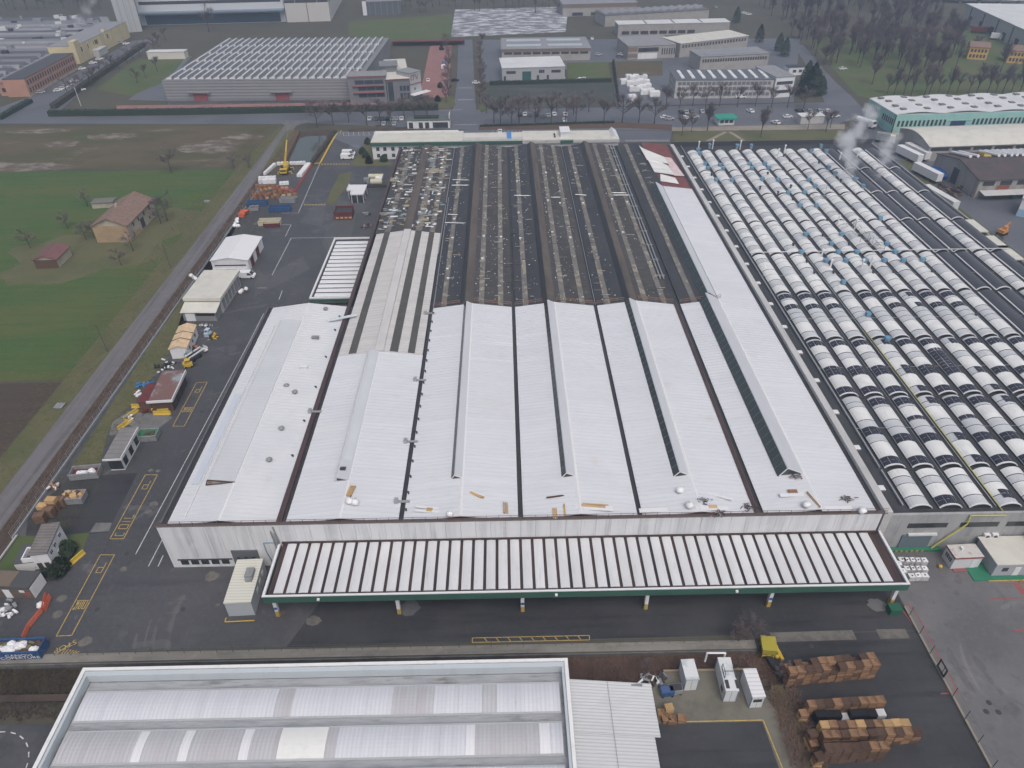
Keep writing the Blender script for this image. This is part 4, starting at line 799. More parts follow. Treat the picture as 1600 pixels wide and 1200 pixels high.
# ------------------------------------------------------------------ steam
def steam(name, label, pts, dens):
    """pts: (x, y, z, r) centres along the plume; one soft volume per plume"""
    xs = [p[0] for p in pts]; ys_ = [p[1] for p in pts]; zs = [p[2] for p in pts]; rm = max(p[3] for p in pts) * 1.05
    lo = Vector((min(xs) - rm, min(ys_) - rm, min(p[2] - p[3] for p in pts))); hi = Vector((max(xs) + rm, max(ys_) + rm, max(p[2] + p[3] for p in pts)))
    o = part(name, MB().box(*lo, *hi), None); o.data.materials.clear()
    m = bpy.data.materials.new(name + '_vapour'); m.use_nodes = True; nt = m.node_tree; N = nt.nodes; L = nt.links; N.remove(N['Principled BSDF'])
    pvn = N.new('ShaderNodeVolumePrincipled'); pvn.inputs['Color'].default_value = (.93, .93, .95, 1); pvn.inputs['Anisotropy'].default_value = .2
    geo = N.new('ShaderNodeNewGeometry'); nz = N.new('ShaderNodeTexNoise'); nz.inputs['Scale'].default_value = .22; nz.inputs['Detail'].default_value = 5; L.new(geo.outputs['Position'], nz.inputs['Vector'])
    wv = N.new('ShaderNodeVectorMath'); wv.operation = 'MULTIPLY_ADD'; L.new(nz.outputs['Color'], wv.inputs[0]); wv.inputs[1].default_value = (9, 9, 9); L.new(geo.outputs['Position'], wv.inputs[2])
    acc = None
    for x, y, z, r in pts:
        ds = N.new('ShaderNodeVectorMath'); ds.operation = 'DISTANCE'; L.new(wv.outputs[0], ds.inputs[0]); ds.inputs[1].default_value = (x + 4.5, y + 4.5, z + 4.5)
        mr = N.new('ShaderNodeMapRange'); L.new(ds.outputs['Value'], mr.inputs[0]); mr.inputs[1].default_value = r * .9; mr.inputs[2].default_value = r * .15; mr.inputs[3].default_value = 0; mr.inputs[4].default_value = 1
        if acc is None: acc = mr.outputs[0]
        else:
            mx = N.new('ShaderNodeMath'); mx.operation = 'MAXIMUM'; L.new(acc, mx.inputs[0]); L.new(mr.outputs[0], mx.inputs[1]); acc = mx.outputs[0]
    mu = N.new('ShaderNodeMath'); mu.operation = 'MULTIPLY'; L.new(acc, mu.inputs[0]); mu.inputs[1].default_value = dens; L.new(mu.outputs[0], pvn.inputs['Density'])
    L.new(pvn.outputs[0], N['Material Output'].inputs['Volume']); o.data.materials.append(m)
    tag(o, label, 'steam', 'steam plumes', 'thing'); return o
x, y, _ = G(1322, 278, 9.5)
steam('steam_plume', 'largest white steam plume rising from the vaulted roof', [(x, y, 10.5, 2.6), (x + 1, y + 1, 13.5, 3.4), (x + 0, y + 2, 17, 4.2), (x - 1, y + 3, 21, 4.6), (x + 2, y + 5, 25, 4.4), (x + 4, y + 6, 29, 3.6)], .55)
x, y, _ = G(1371, 278, 9.5)
steam('steam_plume', 'smaller white steam plume right of the largest one', [(x, y, 10.5, 2.3), (x + .5, y + 1, 13.5, 3.0), (x + 1.5, y + 2, 17, 3.4), (x + 2.5, y + 3, 21, 3.2)], .45)
# ------------------------------------------------------------------ southern warehouse
sw = thing('south_warehouse', 'white vaulted warehouse roof with raised parapet nearest the viewer', 'warehouse', (-28, 40, 0), world=True)
part('wall', MB().box(-61.0, 56.2, 0, 5.8, 56.6, 8.6).box(-61.4, 18, 0, -61.0, 56.6, 8.6).box(5.4, 18, 0, 5.8, 56.2, 8.6), conc_wall, sw)
part('coping', MB().box(-61.5, 56.25, 8.6, 5.9, 56.66, 8.74).box(-61.5, 18, 8.6, -61.0, 56.25, 8.74).box(5.4, 18, 8.6, 5.9, 56.25, 8.74), mat('white_coping', (.70, .70, .70), .6, [('n', 1, .5, .7, (.55, .54, .53), .5)]), sw)
part('inner_wall', MB().box(-60.98, 55.5, 7.0, 5.38, 56.18, 8.55).box(-60.98, 18, 7.0, -60.6, 55.5, 8.5).box(5.0, 18, 7.0, 5.38, 55.5, 8.5), mat('bluish_upstand', (.46, .50, .53), .5, [('n', (.5, .5, .1), .5, .7, (.40, .43, .45), .7)]), sw)
part('gutter_floor', MB().box(-60.6, 18, 6.6, 5.0, 55.5, 6.9), mat('grey_gutter_floor', (.33, .34, .36), .5, [('n', (.2, 1.5, 1), .45, .62, (.24, .25, .27), .8), ('n', (.12, .5, 1), .6, .7, (.12, .11, .09), .7)]), sw)
vroof = mat('corrugated_vault', (.58, .59, .63), .42, [('n', (.9, .05, .1), .44, .62, (.52, .53, .57), .8), ('wave', (1.8, 0, 0), .5, 1, (.48, .49, .53), .6)], spec=.4)
vroof2 = mat('dusty_corrugated_vault', (.455, .46, .48), .5, [('n', (.9, .05, .1), .44, .62, (.42, .40, .42), .8), ('wave', (1.8, 0, 0), .5, 1, (.38, .37, .39), .6)])
vroof3 = mat('bright_vault_sheet', (.67, .67, .69), .4, [('wave', (1.8, 0, 0), .5, 1, (.60, .60, .62), .5)])
for k in range(5):
    y1 = 53.7 - 5.55 * k; y0 = y1 - 3.95
    n = 8; pr = [(y0 + (y1 - y0) * j / n, 7.2 + .5 * math.sin(math.pi * (.12 + .76 * j / n))) for j in range(n + 1)]
    vs_ = part('vault_base', MB().box(-60.2, y0 - .25, 6.9, 4.6, y1 + .25, 7.35), mat('vault_kerb', (.40, .415, .43), .5, [('n', (.3, 1, 1), .5, .7, (.33, .34, .36), .7)]), sw)
    x = -60.0; rs = random.Random(40 + k); j = 0
    cuts = {0: [(-38, vroof), (-33.7, vroof), (-31.5, vroof2), (-18, vroof), (-12.5, vroof2), (-6, vroof), (-4, vroof2), (-1.5, vroof), (4.5, vroof)], 1: [(-50.4, vroof2), (-49.2, vroof3), (-44.5, vroof2), (-43.3, vroof3), (-36.8, vroof2), (-35.6, vroof3), (-24.5, vroof2), (-8, vroof), (-6.8, vroof3), (1.5, vroof2), (2.9, vroof3), (4.5, vroof)]}.get(k, [(-40, vroof2), (-20, vroof), (-18, vroof3), (4.5, vroof)])
    for xe, m_ in cuts:
        sx = x
        while sx < xe - .05:
            ex = min(sx + 3.3, xe)
            mb = MB(); mb.ext(pr, sx + .01, ex - .01, 'x', closed=False)
            q = sx + .15
            while q < ex - .1:
                for a, b in zip(pr, pr[1:]): mb.poly([(q, a[0], a[1] + .035), (q + .12, a[0], a[1] + .035), (q + .12, b[0], b[1] + .035), (q, b[0], b[1] + .035)])
                q += .55
            part('vault_sheet', mb, m_, vs_); sx = ex
        x = xe
    if k in (1, 2):
        xa = -31.9 if k == 1 else -9; sk = MB(); prs = [(a, b + .16) for a, b in pr]
        sk.ext(prs + [(y1, 7.0), (y0, 7.0)], xa, xa + 6.0, 'x')
        q = xa + .1
        while q < xa + 5.9:
            for a, b in zip(prs, prs[1:]): sk.poly([(q, a[0], a[1] + .06), (q + .14, a[0], a[1] + .06), (q + .14, b[0], b[1] + .06), (q, b[0], b[1] + .06)])
            q += .42
        part('skylight_cover', sk, mat('cream_cover', (.70, .705, .69), .5, [('n', 1, .5, .7, (.62, .62, .59), .5)]), vs_)
lt = thing('lean_to_roof', 'pale corrugated lean-to roof beside the south warehouse', 'lean-to', (12, 40, 0), world=True)
part('roof', slope(MB(), 6.05, 7.2, 17.5, 5.6, 46.9, 54.4, step=.45, rib=.06), lean_roof, lt, kind='stuff'); part('roof', slope(MB(), 6.05, 7.2, 16.7, 5.7, 20, 46.85, step=.45, rib=.06), lean_roof, lt, kind='stuff')
part('wall', MB().box(16.2, 20, 0, 16.5, 54, 5.5).box(6, 53.9, 0, 16.2, 54.2, 6.0), greyclad_m, lt)
part('seam', MB().tube((11.3, 20, 6.58), (11.3, 54.3, 6.58), .03, n=4), greysteel_m, lt)
# retaining wall of the yard
rw = thing('retaining_wall', 'low concrete retaining wall with pale top along the brambly ditch', 'wall', (0, 63.5, 0), world=True)
part('top', MB().box(-92, 63.05, -.25, 36, 64.55, .1), mat('mossy_pale_concrete', (.21, .20, .18), .9, [('n', (.12, 1, 1), .45, .65, (.14, .135, .12), .8), ('n', .6, .5, .7, (.27, .25, .22), .6)]), rw)
part('face', MB().box(-92, 62.75, -1.6, 36, 63.04, -.1), mat('damp_concrete', (.13, .13, .13), .9, [('n', (.4, 1, .3), .45, .65, (.07, .07, .07), .8)]), rw)
r = MB(); x = -90
while x < 34: r.tube((x, 64.2, .1), (x, 64.2, 1.6), .03, n=4); x += 2.5
for z in (.5, 1.0, 1.55): r.tube((-90, 64.2, z), (34, 64.2, z), .015, n=3)
part('wire_fence', r, mat('fence_wire', (.12, .13, .12), .6), rw)
# ------------------------------------------------------------------ generic builders
def building(name, label, cat, fl, fr, depth, h, wall, roof, rtype='flat', rise=1.0, over=.25, group=None, rib=0):
    """a building stood on its front ground edge fl-fr; local x along the front, y into depth"""
    a = G(*fl) if len(fl) == 2 else fl; b = G(*fr) if len(fr) == 2 else fr
    w_ = math.hypot(b[0] - a[0], b[1] - a[1]); rz = math.atan2(b[1] - a[1], b[0] - a[0])
    o = thing(name, label, cat, (a[0], a[1], 0), rz, group)
    mb = MB()
    if rtype in ('flat', 'parapet'): mb.box(0, 0, 0, w_, depth, h)
    elif rtype == 'gable_x': mb.ext([(0, 0), (depth, 0), (depth, h), (depth / 2, h + rise), (0, h)], 0, w_, 'x')
    elif rtype == 'gable_y': mb.ext([(0, 0), (w_, 0), (w_, h), (w_ / 2, h + rise), (0, h)], 0, depth, 'y')
    elif rtype == 'mono': mb.ext([(0, 0), (depth, 0), (depth, h + rise), (0, h)], 0, w_, 'x')
    elif rtype == 'vault_x':
        mb.ext([(0, 0), (depth, 0)] + [(depth * (1 - k / 8), h + rise * math.sin(math.pi * k / 8)) for k in range(9)], 0, w_, 'x')
    part('wall', mb, wall, o)
    t = .22; v = over; rf = MB()
    if rtype == 'flat': rf.box(-v, -v, h + .003, w_ + v, depth + v, h + t)
    elif rtype == 'parapet':
        rf.box(.25, .25, h + .003, w_ - .25, depth - .25, h + .1)
        pp = MB()
        for q in ((-.1, -.1, w_ + .1, .25), (-.1, depth - .25, w_ + .1, depth + .1), (-.1, .252, .25, depth - .252), (w_ - .25, .252, w_ + .1, depth - .252)): pp.box(q[0], q[1], h - .3, q[2], q[3], h + .55)
        part('parapet', pp, wall, o)
    elif rtype == 'gable_x':
        s_ = rise / (depth / 2); rf.ext([(-v, h - v * s_ + .01), (depth / 2, h + rise + .01), (depth / 2, h + rise + t), (-v, h - v * s_ + t)], -v, w_ + v, 'x'); rf.ext([(depth / 2 + .003, h + rise + .01), (depth + v, h - v * s_ + .01), (depth + v, h - v * s_ + t), (depth / 2 + .003, h + rise + t)], -v, w_ + v, 'x')
    elif rtype == 'gable_y':
        s_ = rise / (w_ / 2); rf.ext([(-v, h - v * s_ + .01), (w_ / 2, h + rise + .01), (w_ / 2, h + rise + t), (-v, h - v * s_ + t)], -v, depth + v, 'y'); rf.ext([(w_ / 2 + .003, h + rise + .01), (w_ + v, h - v * s_ + .01), (w_ + v, h - v * s_ + t), (w_ / 2 + .003, h + rise + t)], -v, depth + v, 'y')
    elif rtype == 'mono': s_ = rise / depth; rf.ext([(-v, h - v * s_ + .01), (depth + v, h + rise + v * s_ + .01), (depth + v, h + rise + v * s_ + t), (-v, h - v * s_ + t)], -v, w_ + v, 'x')
    elif rtype == 'vault_x':
        pr = [(depth * k / 12 + (-v if k == 0 else v if k == 12 else 0), h + rise * math.sin(math.pi * k / 12)) for k in range(13)]
        rf.ext([(a, z + .01) for a, z in pr] + [(a, z + t) for a, z in reversed(pr)], -v, w_ + v, 'x')
    part('roof', rf, roof, o)
    return o, w_
WCACHE = {}
def wins(o, side, w_, d_, xs, z, ww, hh, m_=None, name='window', frame=None):
    """windows on a side: F front, B back, L left, R right; xs = distances along the side"""
    m_ = m_ or blueglass
    key = (ww, hh, m_.name, name, frame and frame.name)
    if key not in WCACHE:
        mb = MB().box(-ww / 2, -.05, 0, ww / 2, .02, hh, 0)
        if frame: mb.box(-ww / 2 - .08, -.08, -.08, ww / 2 + .08, .02, -.002, 1).box(-ww / 2 - .08, -.08, hh + .002, ww / 2 + .08, .02, hh + .08, 1).box(-.03, -.075, 0, .03, -.05, hh, 1)
        WCACHE[key] = mb.mesh(name, [m_, frame or m_])
    for x in xs:
        loc, rz = {'F': ((x, 0, z), 0), 'B': ((x, d_, z), math.pi), 'L': ((0, x, z), -math.pi / 2), 'R': ((w_, x, z), math.pi / 2)}[side]
        part(name, WCACHE[key], None, o, loc=loc, rz=rz)
def span(a, b, n): return [a + (b - a) * (k + .5) / n for k in range(n)]
# ------------------------------------------------------------------ western yard: sheds
o, w_ = building('store_shed', 'white gabled store shed with dark red doors beside the lane', 'shed', (334, 424), (391, 423), 15.5, 3.4, house_w, white_m, 'gable_y', .9)
wins(o, 'F', w_, 15.5, [w_ / 2], 1.7, w_ * .85, .35, dark_m, 'slot_opening'); wins(o, 'R', w_, 15.5, [3.5, 9.5], 0, 2.8, 2.9, redsteel_m, 'door'); part('white_band', MB().box(-.1, -.3, 0, w_ * .95, -.06, .9), bag_m, o)
o, w_ = building('workshop_shed', 'grey-white flat workshop shed with deep fascia and a lean-to in front', 'shed', (297, 489), (349, 489), 15, 4.6, parapet_m, cream_roof, 'flat', over=.4)
part('fascia', MB().box(-.55, -.55, 4.0, w_ + .55, -.42, 4.85).box(w_ + .42, -.42, 4.0, w_ + .55, 15.4, 4.85).box(-.55, -.42, 4.0, -.42, 15.4, 4.85), cream_roof, o)
wins(o, 'R', w_, 15, [2, 4.4, 6.8, 9.2, 11.6, 13.8], .4, 1.7, 3.2, greyclad_m, 'panel_door'); part('lean_to', MB().ext([(-4.4, 2.6), (-.1, 3.6), (-.1, 3.72), (-4.4, 2.72)], -.3, w_ + .2, 'x'), cream_roof, o); part('lean_to_wall', MB().box(.1, -4.1, 0, w_ - .2, -.1, 2.55), greyclad_m, o); part('opening', MB().box(w_ * .4, -4.16, 1.6, w_ * .95, -4.11, 2.5), black_m, o); part('door', MB().box(.8, -4.16, 0, w_ * .36, -4.11, 2.3), house_w, o)
o, w_ = building('site_cabin', 'white cabin with patched plywood gable roof', 'cabin', (270, 561), (296, 559), 10.2, 2.9, house_w, osb_m, 'gable_y', .7)
wins(o, 'R', w_, 10.2, [2.2, 5.2, 7.8], 1.2, .7, .8); part('roof_joint', MB().box(-.2, 3.3, 3.15, w_ + .2, 3.45, 3.3).box(-.2, 6.5, 3.15, w_ + .2, 6.65, 3.3), wood_d, o)
part('roof_joint', MB().ext([(-.26, 3.06), (w_ / 2, 3.86), (w_ + .26, 3.06), (w_ + .26, 3.12), (w_ / 2, 3.92), (-.26, 3.12)], 3.3, 3.5, 'y').ext([(-.26, 3.06), (w_ / 2, 3.86), (w_ + .26, 3.06), (w_ + .26, 3.12), (w_ / 2, 3.92), (-.26, 3.12)], 6.4, 6.6, 'y'), wood_d, o)
rr = mat('rusty_sheet_roof', (.165, .095, .085), .75, [('n', (.3, .3, 1), .5, .6, (.27, .31, .34), .9)])
o, w_ = building('open_shed', 'open shed with rusty red and grey sheet roof and white fascia', 'shed', (241, 644), (273, 642), 10.4, 3.0, wood_d, rr, 'mono', .3, over=.35)
part('fascia', MB().box(-.6, -.6, 2.9, w_ + .6, -.4, 3.5).box(w_ + .4, -.4, 2.9, w_ + .6, 10.6, 3.6), white_m, o); part('annex_roof', MB().box(-3.2, .5, 2.3, -.4, 7.5, 2.5), redsteel_m, o); part('annex_wall', MB().box(-3.0, .7, 0, -.45, 7.3, 2.28), wood_d, o); wins(o, 'R', w_, 10.4, [2, 5, 8], .2, 1.8, 2.2, dark_m, 'opening')
o, w_ = building('white_pavilion', 'small white pavilion with grey roof, glazed front and round-topped openings', 'pavilion', (174, 735), (196, 734), 8.6, 3.2, house_w, mat('grey_felt_roof', (.20, .195, .19), .9, [('wave', (0, .8, 0), .85, 1, (.13, .125, .12), .7), ('n', .5, .45, .65, (.16, .155, .15), .7)]), 'mono', .3, over=.35)
part('fascia', MB().box(-.5, -.5, 3.0, w_ + .5, -.36, 3.4).box(w_ + .36, -.36, 3.0, w_ + .5, 9, 3.7), house_w, o); wins(o, 'F', w_, 8.6, span(.2, w_ - .2, 2), .3, 1.5, 2.2, dglass); wins(o, 'R', w_, 8.6, [1.4, 4.3, 7.2], .5, 1.5, 2.0, dglass)
o, w_ = building('gate_house', 'two-storey white house with ribbed grey roof inside a hedge by the yard', 'house', (62, 893), (88, 890), 6.4, 4.3, house_w, mat('ribbed_grey_roof', (.17, .155, .15), .9, [('wave', (0, 1.6, 0), .5, 1, (.09, .08, .08), .8), ('n', .5, .5, .7, (.22, .20, .19), .6)]), 'mono', .35, over=.2)
wins(o, 'R', w_, 6.4, [1.2, 2.8, 5.0], 2.9, .7, .8, frame=house_w); wins(o, 'R', w_, 6.4, [1.2, 2.8, 4.4], .7, .7, 1.0, frame=house_w); wins(o, 'F', w_, 6.4, [.7, 1.9], .3, .8, 1.8, dark_m, 'door')
part('side_wing', MB().box(-3.4, .2, 0, -.02, 4.4, 2.3), house_w, o); part('wing_roof', MB().box(-3.5, .1, 2.32, -.03, 4.5, 2.45), mat('dark_felt', (.08, .08, .085), .8), o); part('terrace_parapet', MB().box(-1.6, .1, 2.46, -.05, .3, 3.4).box(-1.6, 2.6, 2.46, -.05, 2.8, 3.4).box(-1.8, .1, 2.46, -1.6, 2.8, 3.4), house_w, o)
o, w_ = building('site_container', 'brown and grey container cabin with white end panel at the left edge', 'cabin', (-40, 932), (55, 936), 3.4, 2.7, mat('brown_cabin', (.13, .105, .085), .7, [('n', .6, .45, .65, (.10, .08, .07), .7)]), mat('grey_cabin_roof', (.07, .07, .075), .7), 'flat', over=.05)
part('roof_patch', MB().box(w_ * .35, .2, 2.93, w_ * .68, 3.2, 2.97), mat('tan_cabin_roof', (.16, .125, .095), .8, [('wave', (2, 0, 0), .6, 1, (.12, .09, .07), .6)]), o); part('end_panel', MB().box(w_ + .01, .1, .1, w_ + .08, 3.3, 2.6), house_w, o); part('white_door', MB().box(w_ * .55, -.08, .1, w_ * .66, -.01, 2.2), house_w, o); part('red_sign', MB().box(w_ * .88, -.08, .9, w_ - .1, -.01, 1.7), red_p, o); part('white_sign', MB().box(w_ * .82, -.07, 1.7, w_ * .9, -.012, 2.2), house_w, o)
o, w_ = building('plant_container', 'tall pale container house with grey roof unit beside the loading canopy', 'container', (358, 963), (399, 961), 8.6, 3.3, mat('pale_blue_panel', (.42, .45, .48), .5), mat('cream_ribbed', (.57, .565, .50), .6, [('wave', (0, 1.8, 0), .75, 1, (.42, .415, .36), .8)]), 'flat', over=.08)
part('yellow_rail', MB().tube((-.3, -1.2, .25), (w_ + .2, -1.2, .25), .09).tube((-.3, -.4, .25), (-.3, -1.2, .25), .09), yellow_m, o); part('roof_unit', MB().box(w_ * .55, 4.4, 3.53, w_ * .85, 6.2, 4.4).box(w_ * .58, 3.9, 3.53, w_ * .84, 4.35, 4.1), greysteel_m, o)
for k in range(3): part('side_window', MB().box(w_ + .01, 3 + k * 1.7, 1.6, w_ + .07, 3.9 + k * 1.7, 2.4), house_w, o)
# weighbridge office
pts = [G(548, 330 - 12)[:2]]
ox, oy, _ = G(549, 318); o = thing('weigh_office', 'small glazed weighbridge office with white L-shaped flat roof', 'office', (ox, oy, 0))
part('glass_wall', MB().prism([(0.4, 0.4), (4.2, .4), (4.2, 8.2), (-1.2, 8.2), (-1.2, 4.2), (.4, 4.2)], 0, 3.0), dglass, o); part('roof', MB().prism([(0, 0), (4.7, 0), (4.7, 8.8), (-1.8, 8.8), (-1.8, 3.8), (0, 3.8)], 3.02, 3.45), white_m, o); part('roof_kerb', MB().prism([(-1.8, 3.8), (-1.5, 3.8), (-1.5, 8.8), (-1.8, 8.8)], 3.46, 3.8).prism([(0, 0), (.3, 0), (.3, 3.8), (0, 3.8)], 3.46, 3.8), white_m, o)
for x, y in ((.3, .3), (2.3, .25), (4.4, .3), (4.4, 4), (4.4, 8.4), (-1.4, 4.1)): part('post', MB().box(x - .08, y - .08, 0, x + .08, y + .08, 3.0), white_m, o)
ox, oy, _ = G(573, 292); o = thing('tank_plant', 'walled plant with cream tanks behind the weighbridge office', 'tank', (ox, oy, 0))
part('pit_wall', MB().box(-1, -1, 0, 9, -.7, 1.0).box(8.7, -.7, 0, 9, 8, 1.0).box(-1, -.7, 0, -.7, 8, 1.0), dark_m, o)
for x, y, l, r_ in ((0, 6.6, 5.5, .9), (1.5, 1.2, 4.2, 1.1)): part('tank', MB().tube((x, y, 1.5), (x + l, y, 1.5), r_, n=14), mat('cream_tank', (.50, .48, .36), .5), o)
part('tank', MB().tube((3, 4, 1.4), (5.5, 4, 1.4), 1.2, n=14), house_w, o); part('pump_unit', MB().box(-1.5, 3.4, 0, .6, 5, 1.8), greysteel_m, o)
# ------------------------------------------------------------------ skips, crates, bags, machines
def skip(fl, fr, d, h, m_, label, fill=None, group='skips in the yard', ribs=8, name='skip_container'):
    a, b = G(*fl), G(*fr); w_ = math.hypot(b[0] - a[0], b[1] - a[1]); rz = math.atan2(b[1] - a[1], b[0] - a[0])
    o = thing(name, label, 'skip', (a[0], a[1], 0), rz, group); t = .12
    part('floor', MB().box(0, 0, .12, w_, d, .25), m_, o)
    for nm, q in (('side', (0, 0, w_, t)), ('side', (0, d - t, w_, d)), ('end', (0, t, t, d - t)), ('end', (w_ - t, t, w_, d - t))): part(nm, MB().box(q[0], q[1], .25, q[2], q[3], h), m_, o)
    r = MB().box(-.08, -.08, h - .02, w_ + .08, .05 + t, h + .12).box(-.08, d - t - .05, h - .02, w_ + .08, d + .08, h + .12)
    for k in range(ribs): x = w_ * (k + .5) / ribs; r.box(x - .05, -.09, .2, x + .05, -.002, h - .03)
    part('rim', r, m_, o)
    if fill:
        rs = random.Random(int(fl[0])); cnt, mm, hz_ = fill
        for k in range(cnt):
            m2 = rs.choice(mm); x, y = rs.uniform(.7, w_ - .7), rs.uniform(.6, d - .6)
            if m2 is bag_m: part('load_bag', MB().blob(0, 0, 0, .8, .6, .55, seed=k + 5), bag_m, o, loc=(x, y, hz_))
            else: part('load_piece', MB().obox(0, 0, 0, rs.uniform(.5, 1.5), rs.uniform(.3, .9), rs.uniform(.2, .6), rs.uniform(0, 3)), m2, o, loc=(x, y, hz_ - .3))
        part('load', MB().box(t + .01, t + .01, .26, w_ - t - .01, d - t - .01, hz_ - .2), mm[0] if mm[0] is not bag_m else wood_d, o)
    return o, w_
skip((110, 752), (155, 748), 2.6, 1.5, greysteel_m, 'pale ribbed skip with white bag inside next to the white pavilion', (5, [redsteel_m, bag_m, wood_d], 1.0))
skip((98, 790), (131, 788), 2.4, 1.5, greysteel_m, 'pale skip heaped with brown boards behind the wooden crates', (12, [wood_m, wood_l, wood_d], 1.7))
skip((216, 692), (246, 690), 2.6, 1.5, greysteel_m, 'grey skip with green netting and scrap next to the pavilion', (10, [mat('green_net', (.03, .20, .08), .8), mat('dark_olive', (.06, .07, .04), .8), wood_d], 1.5))
bs, bw = skip((-30, 1034), (66, 1030), 2.5, 1.9, bluesteel_m, 'long blue lettered skip full of white bags and rubble at the left edge', (16, [wood_d, bag_m, bag_m, mat('olive_rubble', (.16, .14, .08), .9)], 1.6), name='lettered_skip')
skip((404, 354), (438, 353), 2.8, 1.6, mat('pale_yellow_steel', (.50, .46, .34), .6), 'pale yellow skip with open top near the wooden pallets', (3, [greysteel_m, wood_d], .6))
skip((412, 356), (437, 355), 1.3, 1.2, redsteel_m, 'low dark red skip in front of the pale yellow skip', (2, [wood_m], .6))
skip((420, 332), (454, 331), 2.6, 1.5, bluesteel_m, 'bright blue empty skip beside the white road line')
skip((437, 318), (461, 318), 2.6, 1.6, greysteel_m, 'grey ribbed skip in front of the pallet stacks', (3, [greysteel_m], .7))
skip((385, 324), (418, 322), 2.6, 1.4, bluesteel_m, 'dark blue skip below the orange pallet stacks', (4, [dark_m, wood_m], 1.0))
skip((390, 331), (404, 330), 2.2, 1.2, greysteel_m, 'small grey skip right of the orange grapple', (3, [wood_m, wood_d], 1.0))
skip((523, 344), (551, 343), 5.5, 2.6, redsteel_m, 'large dark red container with timber ends by the weighbridge', (0, [dark_m], 2.2), ribs=9)
x, y, _ = G(537, 343); 
for k in range(4): part('load_timber', MB().box(-.5, -.12, 0, .5, -.02, .55), wood_l, [q for q in bpy.data.objects if q.get('label', '').startswith('large dark red')][0], loc=(1.0 + k * 1.45, -.02, .5))
# lettering
def text(s, size, m_, parent=None, ext=.01, name='lettering'):
    cu = bpy.data.curves.new(name, 'FONT'); cu.body = s; cu.size = size; cu.extrude = ext; cu.align_x = 'CENTER'; cu.align_y = 'CENTER'
    ob = bpy.data.objects.new(name, cu); COL.objects.link(ob); dg = bpy.context.evaluated_depsgraph_get(); me = bpy.data.meshes.new_from_object(ob.evaluated_get(dg)); bpy.data.objects.remove(ob)
    me.materials.clear(); me.materials.append(m_); o = part(name, me, None, parent); return o
for s, z in (('CANOVI', 1.35), ('COPERTURE', .72)):
    o = text(s, .8, white_m, bs); o.rotation_euler = (R(90), 0, 0); o.location = (bw * .68, -.12, z); o.scale = (1.35, 1, 1)
# painted bays
def ptext(s, px, py, size, rz, sx=1, z=.03):
    o = text(s, size, yellow_p, yard, .002, 'painted_letters'); x, y, _ = G(px, py); o.location = (x, y, z); o.rotation_euler = (0, 0, rz); o.scale = (sx, 1, 1); o['kind'] = 'structure'
def bay(c, pxy, glyph=None):
    mb = MB(); loop(mb, c, .14, .026); o = struct('painted_bay', mb, yellow_p, parent=yard)
    def along(f, g): # f along the bay from its near end, g across
        a = G(*c[0]); b = G(*c[1]); d = G(*c[2]); e = G(*c[3])
        p = [a[i] + (b[i] - a[i]) * g for i in (0, 1)]; q = [e[i] + (d[i] - e[i]) * g for i in (0, 1)]
        return (p[0] + (q[0] - p[0]) * f, p[1] + (q[1] - p[1]) * f, 0)
    mb = MB()
    def path(l):
        for u, v in zip(l, l[1:]): strip(mb, along(*u), along(*v), .13, .027)
    path([(.90, .72), (.76, .72), (.76, .34), (.83, .34), (.83, .72)])     # letter P seen from the far side
    if glyph == 'COIL':
        path([(.085, .22), (.045, .22), (.045, .85), (.085, .85)])
        path([(.145, .2), (.145, .85), (.205, .85), (.205, .2), (.145, .2)]); path([(.25, .2), (.25, .85)]); path([(.30, .2), (.30, .85), (.355, .85)])
    elif glyph:
        path([(.41, .12), (.41, .92)]); path([(.41, .2), (.30, .2)]); path([(.30, .12), (.41, .32), (.30, .32)]); path([(.40, .45), (.31, .45), (.31, .58), (.40, .58)]); path([(.40, .70), (.31, .70), (.31, .86), (.41, .86)])
    struct('painted_letters', mb, yellow_p, parent=yard)
bay([(88, 994), (112, 993), (179, 867), (157, 867)], None, 'TIR')
bay([(172, 842), (193, 842), (246, 742), (227, 742)], None, 'COIL')
bay([(270, 666), (288, 666), (324, 597), (307, 598)], None, 'TIR')
ptext('STOP', 102, 1010, 1.25, R(180 + 33), 1.1)
mb = MB(); strip(mb, (86, 1023), (112, 1005), .16, .028)
for k in range(6): strip(mb, (96 + k * 4.4, 1022 - k * .3), (103 + k * 4.2, 1013 + k * 1.0), .16, .028)
struct('painted_hatching', mb, yellow_p, parent=yard)
mb = MB(); loop(mb, [(738, 1004), (921, 1000), (921, 993), (738, 997)], .12, .03)
for k in range(1, 10): strip(mb, (738 + k * 18.3, 997 - k * .4), (743 + k * 18.3, 1003 - k * .4), .12, .03)
struct('painted_bays', mb, yellow_p, parent=yard)
mb = MB()
for a, b in [((212, 866), (392, 530)), ((232, 885), (400, 560)), ((247, 885), (255, 868)), ((392, 530), (412, 490)), ((400, 560), (405, 548)), ((466, 333), (500, 255)), ((500, 255), (529, 205)), ((440, 333), (466, 333)), ((455, 372), (550, 371)), ((425, 430), (455, 372)), ((396, 350), (455, 351)), ((455, 351), (446, 369)), ((556, 371), (578, 371)), ((402, 450), (417, 450)), ((436, 468), (441, 454))]:
    strip(mb, a, b, .16, .028)
struct('white_road_lines', mb, white_p, parent=yard)
mb = MB()
for k in range(10): strip(mb, (502 + k * 4.6, 256.5), (504.4 + k * 4.6, 256.5), 1.0, .03)
for k in range(8): strip(mb, (475 + k * 4.4, 320), (477.4 + k * 4.4, 320), .8, .03)
struct('yellow_dashes', mb, yellow_p, parent=yard)
mb = MB(); strip(mb, (525, 209), (500, 255), .7, .05); strip(mb, (489, 255), (501, 255), .7, .05); strip(mb, (531, 209), (533, 204), .4, .05)
